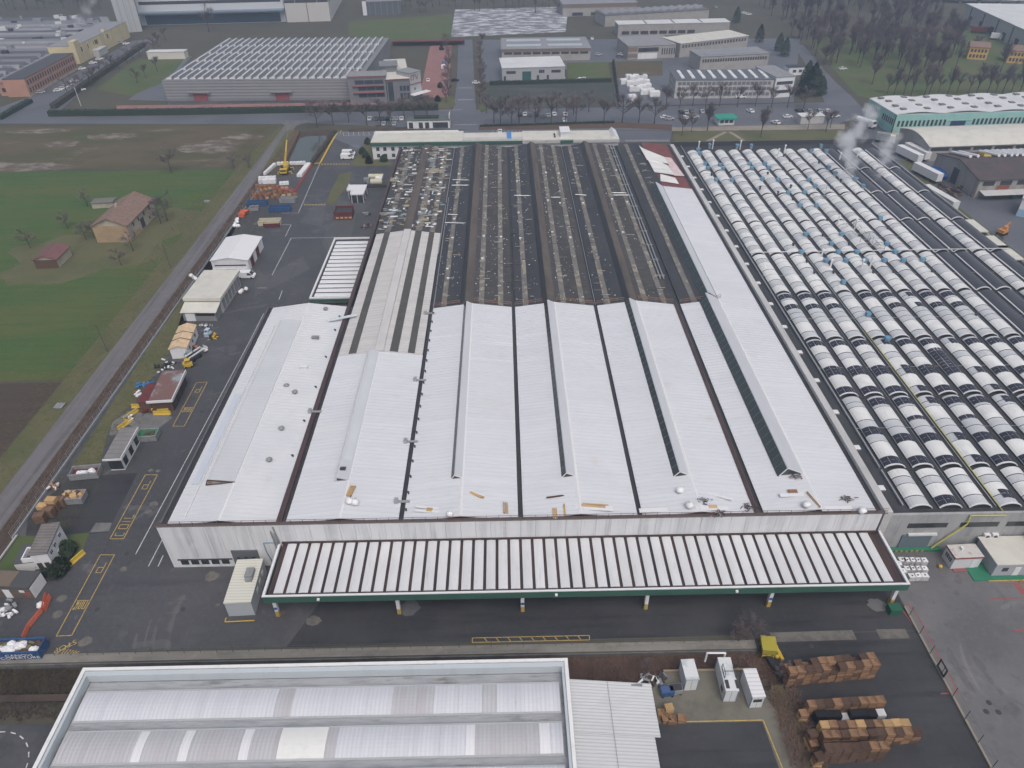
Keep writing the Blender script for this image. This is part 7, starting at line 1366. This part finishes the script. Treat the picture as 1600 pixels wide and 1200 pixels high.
park(669, 125, 95, 'white', 'white car on the red parking court', 'cars on the red court'); park(693, 105, 85, 'white', 'nearer white van on the red court', 'cars on the red court', True); park(694, 100, 85, 'blue', 'blue van behind a white van on the red court', 'cars on the red court', True)
park(711, 125, 5, 'black', 'dark car at the left kerb of the side street', 'cars in the side street'); park(744, 129, 0, 'white', 'white car at the right kerb of the side street', 'cars in the side street')
for i, (px, py, c) in enumerate(((877, 121, 'white'), (907, 124, 'white'), (912, 123, 'white'), (935, 85, 'silver'), (971, 85, 'white'), (968, 88, 'grey'), (925, 60, 'white'), (1560, 30 + 3, 'white'), (1163, 20, 'white'), (1170, 22, 'white'), (1095, 10, 'white'), (1118, 11, 'silver'))):
    park(px, py, random.choice((0, 90, 20)), c, ['white car at the green-door factory corner', 'left white car on the middle lawn edge', 'right white car on the middle lawn edge', 'silver car between workshops', 'white car before the beige works', 'grey car before the beige works', 'white van end of the grey workshop hall', 'white car near the dock warehouse', 'left white car at the far wood edge', 'right white car at the far wood edge', 'white car beside the sawtooth shed', 'silver car beside the sawtooth shed'][i], 'cars among the workshops')
def lorry(px, py, rz, L_, label, boxm, cab=True, tank=False):
    x, y, _ = G(px, py); o = thing('lorry' if cab else 'box_trailer', label, 'truck' if cab else 'trailer', (x, y, .02), R(rz), 'trucks and trailers of the east yards')
    part('tank' if tank else 'box', MB().tube((-L_ / 2, 0, 2.2), (L_ / 2, 0, 2.2), 1.2, n=14) if tank else MB().box(-L_ / 2, -1.25, 1.0, L_ / 2, 1.25, 3.8), boxm, o); part('chassis', MB().box(-L_ / 2, -.9, .6, L_ / 2 + (2.6 if cab else 0), .9, .98), dark_m, o)
    if cab: part('cab', MB().ext([(L_ / 2 + .3, .6), (L_ / 2 + 2.5, .6), (L_ / 2 + 2.5, 2.0), (L_ / 2 + 2.2, 3.2), (L_ / 2 + .3, 3.4)], -1.2, 1.2, 'y'), white_m, o); part('windscreen', MB().poly([(L_ / 2 + 2.52, -1.0, 2.02), (L_ / 2 + 2.52, 1.0, 2.02), (L_ / 2 + 2.24, 1.0, 3.1), (L_ / 2 + 2.24, -1.0, 3.1)]), dglass, o)
    for a in ((-L_ * .4, -L_ * .28, -L_ * .16) + ((L_ / 2 + 1.4,) if cab else (L_ * .35,))):
        for b in (-1.0, 1.0): part('wheel', MB().tube((a, b - .2, .5), (a, b + .2, .5), .5, n=10), black_m, o)
    return o
lorry(1348, 196, -65, 7, 'white tank lorry beside the turquoise hall', white_m, True, True)
lorry(1418, 249, 103, 12.5, 'left white box trailer of the pair behind the vaulted factory', white_m, False); lorry(1430, 245, 103, 12.5, 'right white box trailer of the pair behind the vaulted factory', white_m, False); lorry(1446, 278, 103, 13, 'nearest white box trailer beside the vaulted factory', white_m, False); lorry(1465, 318, 100, 16, 'long low white trailer along the vaulted factory edge', pale_roof, False)
lorry(1377, 222, -30, 5, 'small grey lorry near the arched hall', greysteel_m); lorry(1532, 52, -25, 12, 'red-boxed lorry at the upper dock of the huge warehouse', redsteel_m); lorry(1553, 62, -25, 5, 'white lorry cab at the middle dock of the huge warehouse', white_m); lorry(1598, 72, -25, 12, 'second red lorry at the right edge dock', redsteel_m)
x, y, _ = G(1408, 213); o = part('yellow_trailer_bed', MB().box(-6, -1.2, .8, 6, 1.2, 1.1).box(-5.5, -1.2, .1, -4.5, 1.2, .8).box(4.5, -1.2, .1, 5.5, 1.2, .8), mat('ochre_bed', (.42, .28, .09), .7), loc=(x, y, 0)); tag(o, 'flat ochre trailer bed behind the arched hall', 'trailer')
x, y, _ = G(1466, 274); o = part('blue_tarpaulin_heap', MB().blob(0, 0, 1, 4.5, 5, 1.4, seed=6, amp=.3), mat('blue_tarp', (.03, .12, .40), .6), loc=(x, y, 0)); tag(o, 'blue tarpaulin heap beside the hangar gable', 'tarpaulin')
x, y, _ = G(1480, 300); mb = MB(); rs = random.Random(2)
for k in range(60): mb.obox(rs.gauss(0, 6), rs.gauss(0, 3), rs.uniform(0, 1.2), rs.uniform(.5, 3), rs.uniform(.3, 1.2), .5, rs.uniform(0, 3), rs.randrange(3))
o = part('scrap_heap', mb, [wood_d, mat('brown_scrap', (.12, .07, .055), .9), dark_m], loc=(x, y, 0)); tag(o, 'long brown scrap heap in front of the hangar gable', 'scrap')
x, y, _ = G(1565, 366); o = thing('orange_digger', 'small orange digger at the edge of the dark east yard', 'digger', (x, y, 0), R(30)); part('track', MB().box(-1.5, -1.1, 0, 1.5, -.6, .7).box(-1.5, .6, 0, 1.5, 1.1, .7), black_m, o); part('body', MB().box(-1.4, -1.0, .75, 1.0, 1.0, 1.8).box(-.4, -.9, 1.8, .8, .2, 2.8), mat('digger_orange', (.55, .25, .08), .5), o); part('arm', MB().tube((1, .4, 1.4), (3.2, .4, 3.2), .2).tube((3.2, .4, 3.2), (4.4, .4, .8), .16), mat('digger_orange', (.55, .25, .08), .5), o)
# yard machines
x, y, _ = G(305, 560); o = thing('boom_lift', 'white folded boom lift beside the plywood-roofed cabin', 'lift', (x, y, 0), R(62)); part('base', MB().box(-1.4, -.9, .4, 1.4, .9, 1.1), dark_m, o); part('arm', MB().box(-2.6, -.7, 1.3, 2.6, -.45, 1.6).box(-2.4, .1, 1.7, 2.4, .35, 2.0), white_m, o); part('basket', MB().box(2.6, -.9, .6, 3.6, .6, .7).box(2.6, -.9, .7, 2.66, .6, 1.7).box(3.54, -.9, .7, 3.6, .6, 1.7), white_m, o)
for a in (-1, 1):
    for b in (-.9, .9): part('wheel', MB().tube((a, b - .15, .45), (a, b + .15, .45), .45, n=10), black_m, o)
for px, py, c, lb in ((296, 573, yellow_m, 'small yellow forklift in front of the plywood-roofed cabin'), (298, 560, mat('grey_green_machine', (.20, .25, .24), .6), 'grey-green forklift beside the white boom lift'), (327, 525, mat('pale_blue_machine', (.42, .50, .58), .5), 'pale blue forklift behind the plywood-roofed cabin')):
    x, y, _ = G(px, py); o = thing('forklift', lb, 'forklift', (x, y, 0), R(20 if px < 300 else 80), 'forklifts of the west yard'); part('body', MB().box(-1.1, -.6, .3, .9, .6, 1.1).box(-1.2, -.6, 1.1, -.6, .6, 1.4), c, o); part('mast', MB().box(.95, -.45, .1, 1.1, -.3, 2.4).box(.95, .3, .1, 1.1, .45, 2.4), dark_m, o); part('guard', MB().box(-.7, -.55, 2.05, .6, .55, 2.15).box(-.7, -.55, 1.1, -.62, -.47, 2.05).box(-.7, .47, 1.1, -.62, .55, 2.05), c, o); part('fork', MB().box(1.1, -.4, .08, 2.1, -.28, .14).box(1.1, .28, .08, 2.1, .4, .14), dark_m, o)
    for a in (-.7, .6):
        for b in (-.55, .55): part('wheel', MB().tube((a, b - .1, .28), (a, b + .1, .28), .28, n=10), black_m, o)
def junk(px, py, mm, lb, n=24, sx=1.5, sy=.9, cat='scrap'):
    x, y, _ = G(px, py); mb = MB(); rs = random.Random(px * 3 + py)
    for k in range(n): mb.obox(rs.gauss(0, sx * .5), rs.gauss(0, sy * .5), rs.uniform(0, .6), rs.uniform(.3, 1.2), rs.uniform(.15, .6), rs.uniform(.1, .4), rs.uniform(0, 3), rs.randrange(len(mm)))
    o = part('scrap_heap', mb, mm, loc=(x, y, .02)); tag(o, lb, cat)
junk(227, 603, [mat('bright_blue', (.04, .16, .38), .6), mat('bright_blue', (.04, .16, .38), .6), greysteel_m], 'bright blue plastic heap behind the open shed', 26); junk(215, 617, [mat('red_scrap', (.35, .06, .05), .7), bag_m], 'red and white scrap beside the rusty annex roof', 18, 1, .8); junk(263, 572, [black_m, dark_m, bag_m], 'black tyres and dark scrap left of the plywood-roofed cabin', 30, 2.4, 2.2); junk(335, 528, [yellow_m, dark_m], 'yellow steel frames beside the pale blue forklift', 16, 1.2, 1.2); junk(305, 545, [mat('orange_scrap', (.45, .14, .06), .7), dark_m], 'orange scrap right of the plywood-roofed cabin', 14, 1, .8); junk(232, 643, [redsteel_m, wood_d], 'dark red steel pile under the yellow barriers', 26, 2.2, .8); junk(204, 656, [bag_m, greysteel_m], 'white covered pile on the grey slab', 12, .9, .9); junk(12, 955, [bag_m, greysteel_m, bag_m], 'white and grey pipe scrap at the left edge', 26, 1.8, 1.6); junk(85, 762, [wood_d, wood_m, bag_m], 'mixed boards behind the skip of boards', 18, 1.2, .8); junk(573, 336, [greysteel_m, dark_m], 'grey pump machine beside the hall west wall', 18, 1, 1.4); junk(570, 355, [redsteel_m, greysteel_m, dark_m], 'red and grey machine in front of the side canopy', 22, 1.4, 1.2); junk(1545, 372, [wood_d, wood_m, dark_m], 'dark bush of scrap at the edge of the east yard', 20, 2, 2); junk(325, 510, [greysteel_m, bag_m], 'steel profiles in front of the workshop lean-to', 14, 2.5, .5)
# poles in the field
for px, py, h, lb in ((267, 419, 8, 'wooden pole in the field nearest the farmhouse'), (168, 549, 8, 'wooden pole in the field beside the lane'), (127, 166, 9, 'tilted white flagpole at the factory street corner')):
    x, y, _ = G(px, py); o = part('pole', MB().tube((0, 0, 0), (-.3, .2, h), .14, .09, n=7).box(-.6, .1, h - .9, .1, .3, h - .75), mat('pole_wood', (.11, .09, .075), .9) if h < 9 else white_m, loc=(x, y, 0)); tag(o, lb, 'pole')
x, y, _ = G(94, 636); o = part('well_cover', MB().box(-.8, -.8, 0, .8, .8, .4).box(-.95, -.95, .4, .95, .95, .5), greysteel_m, loc=(x, y, 0)); tag(o, 'small grey concrete well cover beside the ploughed field', 'well')
x, y, _ = G(324, 316); o = part('well_cover', MB().box(-.9, -.6, 0, .9, .6, .5).box(-1, -.7, .5, 1, .7, .6), greysteel_m, loc=(x, y, 0)); tag(o, 'small concrete trough in the green field near the lane', 'trough')
# ------------------------------------------------------------------ trees
def bare_tree(seed, h, spread, upright, nl=11, tw=8):
    rs = random.Random(seed); tr = MB(); crn = MB()
    tr.tube((0, 0, 0), (rs.uniform(-.1, .1), rs.uniform(-.1, .1), h * .34), h * .020, h * .015, 7); top = Vector((0, 0, h * .34)); lead = Vector((rs.uniform(-.3, .3), rs.uniform(-.3, .3), h * .86)); tr.tube(top, lead, h * .015, h * .003, 6)
    for i in range(nl):
        f = rs.uniform(-.15, .8); p = top.lerp(lead, f) if i else top; a = 2 * math.pi * (i * .381 + rs.random() * .12)
        l = h * rs.uniform(.26, .42) * (1 - f * .45); d = Vector((math.cos(a) * spread, math.sin(a) * spread, upright)).normalized(); q = p + d * l; tr.tube(p, q, h * .008, h * .003, 5)
        for j in range(tw):
            g_ = rs.uniform(.25, 1); b = p.lerp(q, g_); d2 = (d + Vector((rs.gauss(0, .55), rs.gauss(0, .55), rs.gauss(.25, .35)))).normalized(); e = b + d2 * l * rs.uniform(.35, .6); crn.tube(b, e, h * .0035, h * .0015, 3, caps=False)
            for k in range(7):
                c = b.lerp(e, rs.uniform(.2, 1)); d3 = (d2 + Vector((rs.gauss(0, .6), rs.gauss(0, .6), rs.gauss(.25, .4)))).normalized(); e3 = c + d3 * l * rs.uniform(.2, .4); crn.tube(c, e3, h * .0026, h * .0010, 3, caps=False)
                for m in range(4): c4 = c.lerp(e3, rs.uniform(.3, .95)); e4 = c4 + (d3 + Vector((rs.gauss(0, .7), rs.gauss(0, .7), rs.gauss(.2, .4)))).normalized() * l * .2; w_ = h * .0017; crn.poly([(c4.x - w_, c4.y, c4.z), (c4.x + w_, c4.y, c4.z), tuple(e4)])
    return tr.mesh('trunk', bark_m), crn.mesh('crown', twig_m)
TM = [bare_tree(1, 11, 1.0, .75), bare_tree(2, 11, .8, 1.0), bare_tree(3, 11, 1.1, .6, 10), bare_tree(4, 14, .35, 1.3, 12), bare_tree(5, 14, .42, 1.2, 11), bare_tree(6, 7, 1.2, .7, 10, 8)]
tro = {}
def tree(px, py, k, label, group, sc=1.0, name='bare_tree'):
    x, y, _ = G(px, py); 
    if k not in tro:
        o = thing(name, label, 'tree', (x, y, 0), random.uniform(0, 6), group); part('trunk', TM[k][0], None, o); part('crown', TM[k][1], None, o); o.scale = (sc,) * 3; tro[k] = o; return o
    o = copy_tree(tro[k], (x, y, 0), random.uniform(0, 6), label, group, sc=sc * random.uniform(.9, 1.1)); return o
rt = random.Random(31)
for px, py in ((496, 200), (521, 196), (545, 192), (574, 196), (594, 190), (612, 194), (632, 186), (648, 186), (668, 187)): tree(px, py, rt.randrange(3), f'bare street tree, {"large one beside the pond" if px == 496 else "in the row between pond and gate lodge"}', 'bare trees left of the gate lodge', .95 if px > 500 else 1.25)
for px in (772, 782, 800, 811, 836, 861, 884, 900, 943, 972, 998, 1022): tree(px, 193 + rt.uniform(-3, 3), rt.randrange(3), 'bare street tree in the row behind the office range', 'bare trees behind the office range', 1.15)
for px in (760, 790, 818, 842, 870, 896, 920): tree(px, 178 + rt.uniform(-3, 3), rt.randrange(3), 'bare tree in the second row along the dark lot', 'bare trees along the dark lot', .9)
for px in (1040, 1062, 1082, 1102, 1124, 1152, 1180, 1205, 1230, 1255): tree(px, 168 + rt.uniform(-4, 3), rt.randrange(3), 'bare street tree before the striped-roof factory', 'bare trees before the striped-roof factory', 1.0)
for px, py in ((1065, 212), (1080, 206), (1105, 204), (1188, 215), (1262, 203), (1290, 206), (1297, 200)): tree(px, py, 3 if rt.random() < .5 else 1, 'bare tree on the lawn before the vaulted factory', 'bare trees before the vaulted factory', .8)
for px, py, lb in ((268, 270, 'bare tree standing in the scrub field edge'), (366, 262, 'bare tree by the lane in the scrub field'), (390, 262, 'second bare tree by the lane in the scrub field'), (262, 345, 'wide bare tree at the far corner of the farmhouse'), (252, 350, 'dark bare bush against the farmhouse wall'), (137, 322, 'bare tree left of the farmhouse'), (106, 357, 'small bare tree in the green field left of the farmhouse'), (148, 372, 'bare bush at the front of the farmhouse'), (135, 375, 'bare bush between farmhouse and barn'), (190, 415, 'low bare tree in front of the farmhouse'), (48, 388, 'small bare bush behind the barn'), (208, 392, 'bare shrub right of the farmhouse front')): tree(px, py, 5 if px not in (268, 262) else 2, lb, None, .9 if px not in (268, 262) else 1.0)
tree(327, 50, 2, 'big bare tree between logistics hall and sawtooth factory', None, 1.6)
for k in range(16): tree(110 + k * 10 + rt.uniform(-4, 4), 150 - k * 5.6 + rt.uniform(-3, 3), rt.randrange(3), 'bare tree along the factory street hedge', 'bare trees along the factory street', .8)
for px, py in ((215, 130), (228, 122), (246, 112)): tree(px, py, rt.randrange(3), 'bare tree on the west lawn', 'bare trees on the west lawn', .8)
for px in range(690, 700, 9): pass
for k in range(10): tree(700 + rt.uniform(-4, 2), 70 + k * 10, rt.randrange(3), 'bare tree along the left side of the side street', 'bare trees left of the side street', .7)
for k in range(10): tree(752 + rt.uniform(-3, 3), 72 + k * 10, rt.randrange(3), 'bare tree along the right side of the side street', 'bare trees right of the side street', .7)
for k in range(22): tree(630 + k * 12 + rt.uniform(-5, 5), 14 + rt.uniform(-6, 8), rt.randrange(5), 'bare tree in the far row above the slushy lot', 'bare trees above the slushy lot', 1.0)
for k in range(26): tree(rt.uniform(0, 180), 6 + rt.uniform(-8, 10), rt.randrange(3), 'bare tree in the far wood behind the old works', 'bare trees behind the old works', 1.2)
# the wood at the upper right: rows of slender trees
n_ = 0
while n_ < 195:
    px, py = rt.uniform(1150, 1610), rt.uniform(-4, 140)
    if py > 60 + (px - 1240) * .9 and px < 1340: continue
    if px < 1240 and py > 62: continue
    if 1470 < px and py < 66 + (px - 1500) * .62: continue
    if 1500 < px < 1608 and 88 < py < 112: continue
    if abs(px - (1236 + (py - 66) * .95)) < 16 and py > 60: continue
    if py > 112 and rt.random() < .75: continue
    tree(px, py, rt.choice((3, 3, 4, 4, 1)), 'slender bare tree in the wood at upper right', 'bare trees of the wood at upper right', 1.05); n_ += 1
for k in range(16): tree(1385 + k * 14 + rt.uniform(-4, 4), 148 + rt.uniform(-3, 2), rt.choice((3, 4, 1)), 'bare tree in the row behind the turquoise hall', 'bare trees behind the turquoise hall', .95)
for px, py, s_ in ((1168, 1000, .9), (1154, 1002, .7), (1222, 1060, .5), (1010, 1050, .4)): tree(px, py, 5, {1168: 'leafless shrub tree at the right end of the ditch', 1154: 'smaller leafless shrub left of the ditch end', 1222: 'bare shrub beside the pallet yard', 1010: 'low bare shrub behind the lean-to'}[px], None, s_)
# evergreens
def evergreen(seed, h, r_):
    rs = random.Random(seed); mb = MB()
    for k in range(1500):
        z = h * rs.random() ** .8; rr = r_ * (1 - (z / h) ** 2.6) * (rs.random() ** .4) + .15; a = rs.uniform(0, 6.283); p = Vector((rr * math.cos(a), rr * math.sin(a), z + .3)); s_ = rs.uniform(.18, .42); d = Vector((rs.gauss(0, 1), rs.gauss(0, 1), rs.gauss(0, .5))).normalized(); e = d.orthogonal().normalized()
        mb.poly([tuple(p - d * s_ - e * s_ * .5), tuple(p + d * s_), tuple(p - d * s_ * .4 + e * s_)])
    return MB().tube((0, 0, 0), (0, 0, h * .8), .18, .05, 6).mesh('trunk', bark_m), mb.mesh('crown', ever_m)
EM = [evergreen(1, 7, 2.6), evergreen(2, 10, 2.8), evergreen(3, 3, 1.8)]
def ever(px, py, k, label, group=None, sc=1.0):
    x, y, _ = G(px, py); o = thing('evergreen_tree' if k < 2 else 'evergreen_bush', label, 'tree' if k < 2 else 'bush', (x, y, 0), rt.uniform(0, 6), group); part('trunk', EM[k][0], None, o); part('crown', EM[k][1], None, o); o.scale = (sc,) * 3
for px, py in ((1252, 150), (1262, 145), (1272, 150), (1268, 138), (1280, 148), (1258, 135)): ever(px, py, rt.randrange(2), 'dark evergreen in the clump right of the white office', 'evergreens right of the white office', 1.2)
for px, py, k, lb in ((572, 246, 2, 'wide dark bush beside the white vans'), (567, 240, 2, 'dark bush behind the white vans'), (575, 225, 2, 'dark bush at the office range corner'), (577, 255, 2, 'low dark bush left of the office end wall'), (600, 252, 2, 'bush under the office end windows'), (1225, 88, 1, 'tall evergreen at the wood corner'), (1216, 80, 1, 'second evergreen at the wood corner'), (1150, 36, 1, 'dark evergreen right of the pale hall'), (1186, 66, 1, 'round dark evergreen right of the cream hall'), (98, 888, 2, 'dark hedge bush right of the white house'), (92, 897, 2, 'dark hedge bush before the white house'), (108, 862, 2, 'green bush at the house corner'), (688, 137, 2, 'round bush on the red court'), (690, 78, 2, 'small round bush at the far red court'), (684, 158, 2, 'bush at the red court entrance')): ever(px, py, k, lb, None, 1.0 if k < 2 else .8)
def hedge(a, b, w_, h, label, mid=None, dens=14):
    A, B = G(*a), G(*b); L_ = math.hypot(B[0] - A[0], B[1] - A[1]); o = thing('hedge', label, 'hedge', (A[0], A[1], 0), math.atan2(B[1] - A[1], B[0] - A[0])); mb = MB().box(0, -w_ / 2 + .15, 0, L_, w_ / 2 - .15, h - .2); rs = random.Random(int(a[0] + b[1]))
    for k in range(int(min(6000, L_ * dens))):
        p = Vector((rs.uniform(0, L_), rs.uniform(-w_ / 2, w_ / 2), rs.uniform(.1, h))); 
        if rs.random() < .5: p.z = h + rs.uniform(-.15, .15)
        s_ = rs.uniform(.15, .35); d = Vector((rs.gauss(0, 1), rs.gauss(0, 1), rs.gauss(0, .6))).normalized(); e = d.orthogonal().normalized(); mb.poly([tuple(p - d * s_), tuple(p + e * s_), tuple(p + d * s_)])
    part('foliage', mb, mid or hedge_m, o)
hedge((78, 181), (300, 178), 3.0, 2.6, 'long dark hedge at the street corner left of the red strip'); hedge((300, 178), (685, 171), 3.0, 2.6, 'long dark hedge below the red paved strip'); hedge((84, 170), (225, 72), 3.0, 2.4, 'brown-green hedge along the factory street', mat('brown_hedge', (.055, .048, .036), .95)); hedge((0, 187), (48, 160), 3, 2, 'dark hedge at the left end of the street'); hedge((765, 133), (955, 128), 1.6, 2.0, 'trimmed dark hedge between the small factory and the dark lot'); hedge((958, 98), (966, 160), 1.2, 1.8, 'dark hedge at the right side of the dark lot')
hedge((915, 26 + 8), (712, 40 - 18), 2, 1.5, 'dark fence hedge above the slushy lot') if False else None
hedge((60, 903), (104, 893), 1.2, 1.8, 'dark hedge in front of the white house'); hedge((104, 893), (116, 856), 1.0, 1.4, 'dark hedge right of the white house'); hedge((488, 256), (524, 207), 1.6, 1.2, 'brown hedge between pond and yellow kerb', mat('brown_hedge', (.055, .048, .036), .95)); hedge((442, 258), (466, 208), 2.2, 1.3, 'reedy brown bank left of the pond', mat('reed_brown', (.12, .080, .052), .95))
hedge((750, 198), (960, 192), 1.0, .9, 'low trimmed hedge along the reddish verge'); hedge((1160, 97), (1210, 90), 2, 1.2, 'low hedge behind the flat hall') if False else None
# ------------------------------------------------------------------ uncountable cover
rs = random.Random(77); mb = MB()
def stems(n, x0, x1, y0, y1, zf, hh, m=0, lean=.6):
    for k in range(n):
        x, y = rs.uniform(x0, x1), rs.uniform(y0, y1); z = zf(y); h = rs.uniform(*hh); e = (x + rs.gauss(0, lean), y + rs.gauss(0, lean), z + h); w_ = .05
        mb.poly([(x - w_, y, z), (x + w_, y, z), e], m)
        if rs.random() < .5: mb.poly([(x, y - w_, z + h * .3), (x, y + w_, z + h * .3), (x + rs.gauss(0, 1), y + rs.gauss(0, 1), z + h * .7)], m)
zd = lambda y: 0 if y < 56.3 else -1.3
stems(9000, -2, 36, 57.4, 62.6, zd, (.5, 1.6), 0, .9); stems(7000, -90, -2, 57.4, 62.6, zd, (.3, 1.0), 1, .5); stems(2500, -94, -60, 54, 62.6, zd, (.5, 1.4), 2, .6); stems(2600, 35.5, 40, 36, 62, zd, (.4, 1.2), 0, .7); stems(2600, -95.2, -92.2, 88, 320, lambda y: 0, (.4, 1.2), 0, .5)
mb_o = part('bramble_undergrowth', mb, [mat('dead_bramble', (.165, .108, .086), .95, [('n', .3, .45, .65, (.115, .078, .063), .8)]), mat('ditch_grass', (.075, .066, .036), .95, [('n', .3, .45, .65, (.055, .055, .03), .8)]), mat('dark_bramble', (.055, .040, .036), .95)]); tag(mb_o, 'dead brambles and rough grass in the ditch and verges', 'undergrowth', kind='stuff')
mb = MB(); stems(6000, -91, -82, 90, 250, lambda y: 0, (.08, .3), 0, .15); stems(9000, -112, -101, 75, 330, lambda y: 0, (.1, .4), 1, .2)
o = part('verge_grass', mb, [mat('olive_grass', (.09, .085, .035), .95), mat('straw_grass', (.125, .105, .055), .95)]); tag(o, 'rough olive grass along the lane and sheds', 'grass', kind='stuff')
# ------------------------------------------------------------------ air
hz = part('haze', MB().box(-1050, -520, -3.0, 1050, 1550, 104), None); hz.data.materials.clear(); hz['kind'] = 'stuff'; hz['label'] = 'thin winter haze over the whole industrial area'; hz['category'] = 'haze'
m = bpy.data.materials.new('haze_air'); m.use_nodes = True; nt = m.node_tree; nt.nodes.remove(nt.nodes['Principled BSDF'])
pvn = nt.nodes.new('ShaderNodeVolumePrincipled'); pvn.inputs['Color'].default_value = (.63, .78, 1, 1); pvn.inputs['Density'].default_value = .00040; pvn.inputs['Anisotropy'].default_value = .3
nt.links.new(pvn.outputs[0], nt.nodes['Material Output'].inputs['Volume']); hz.data.materials.append(m)
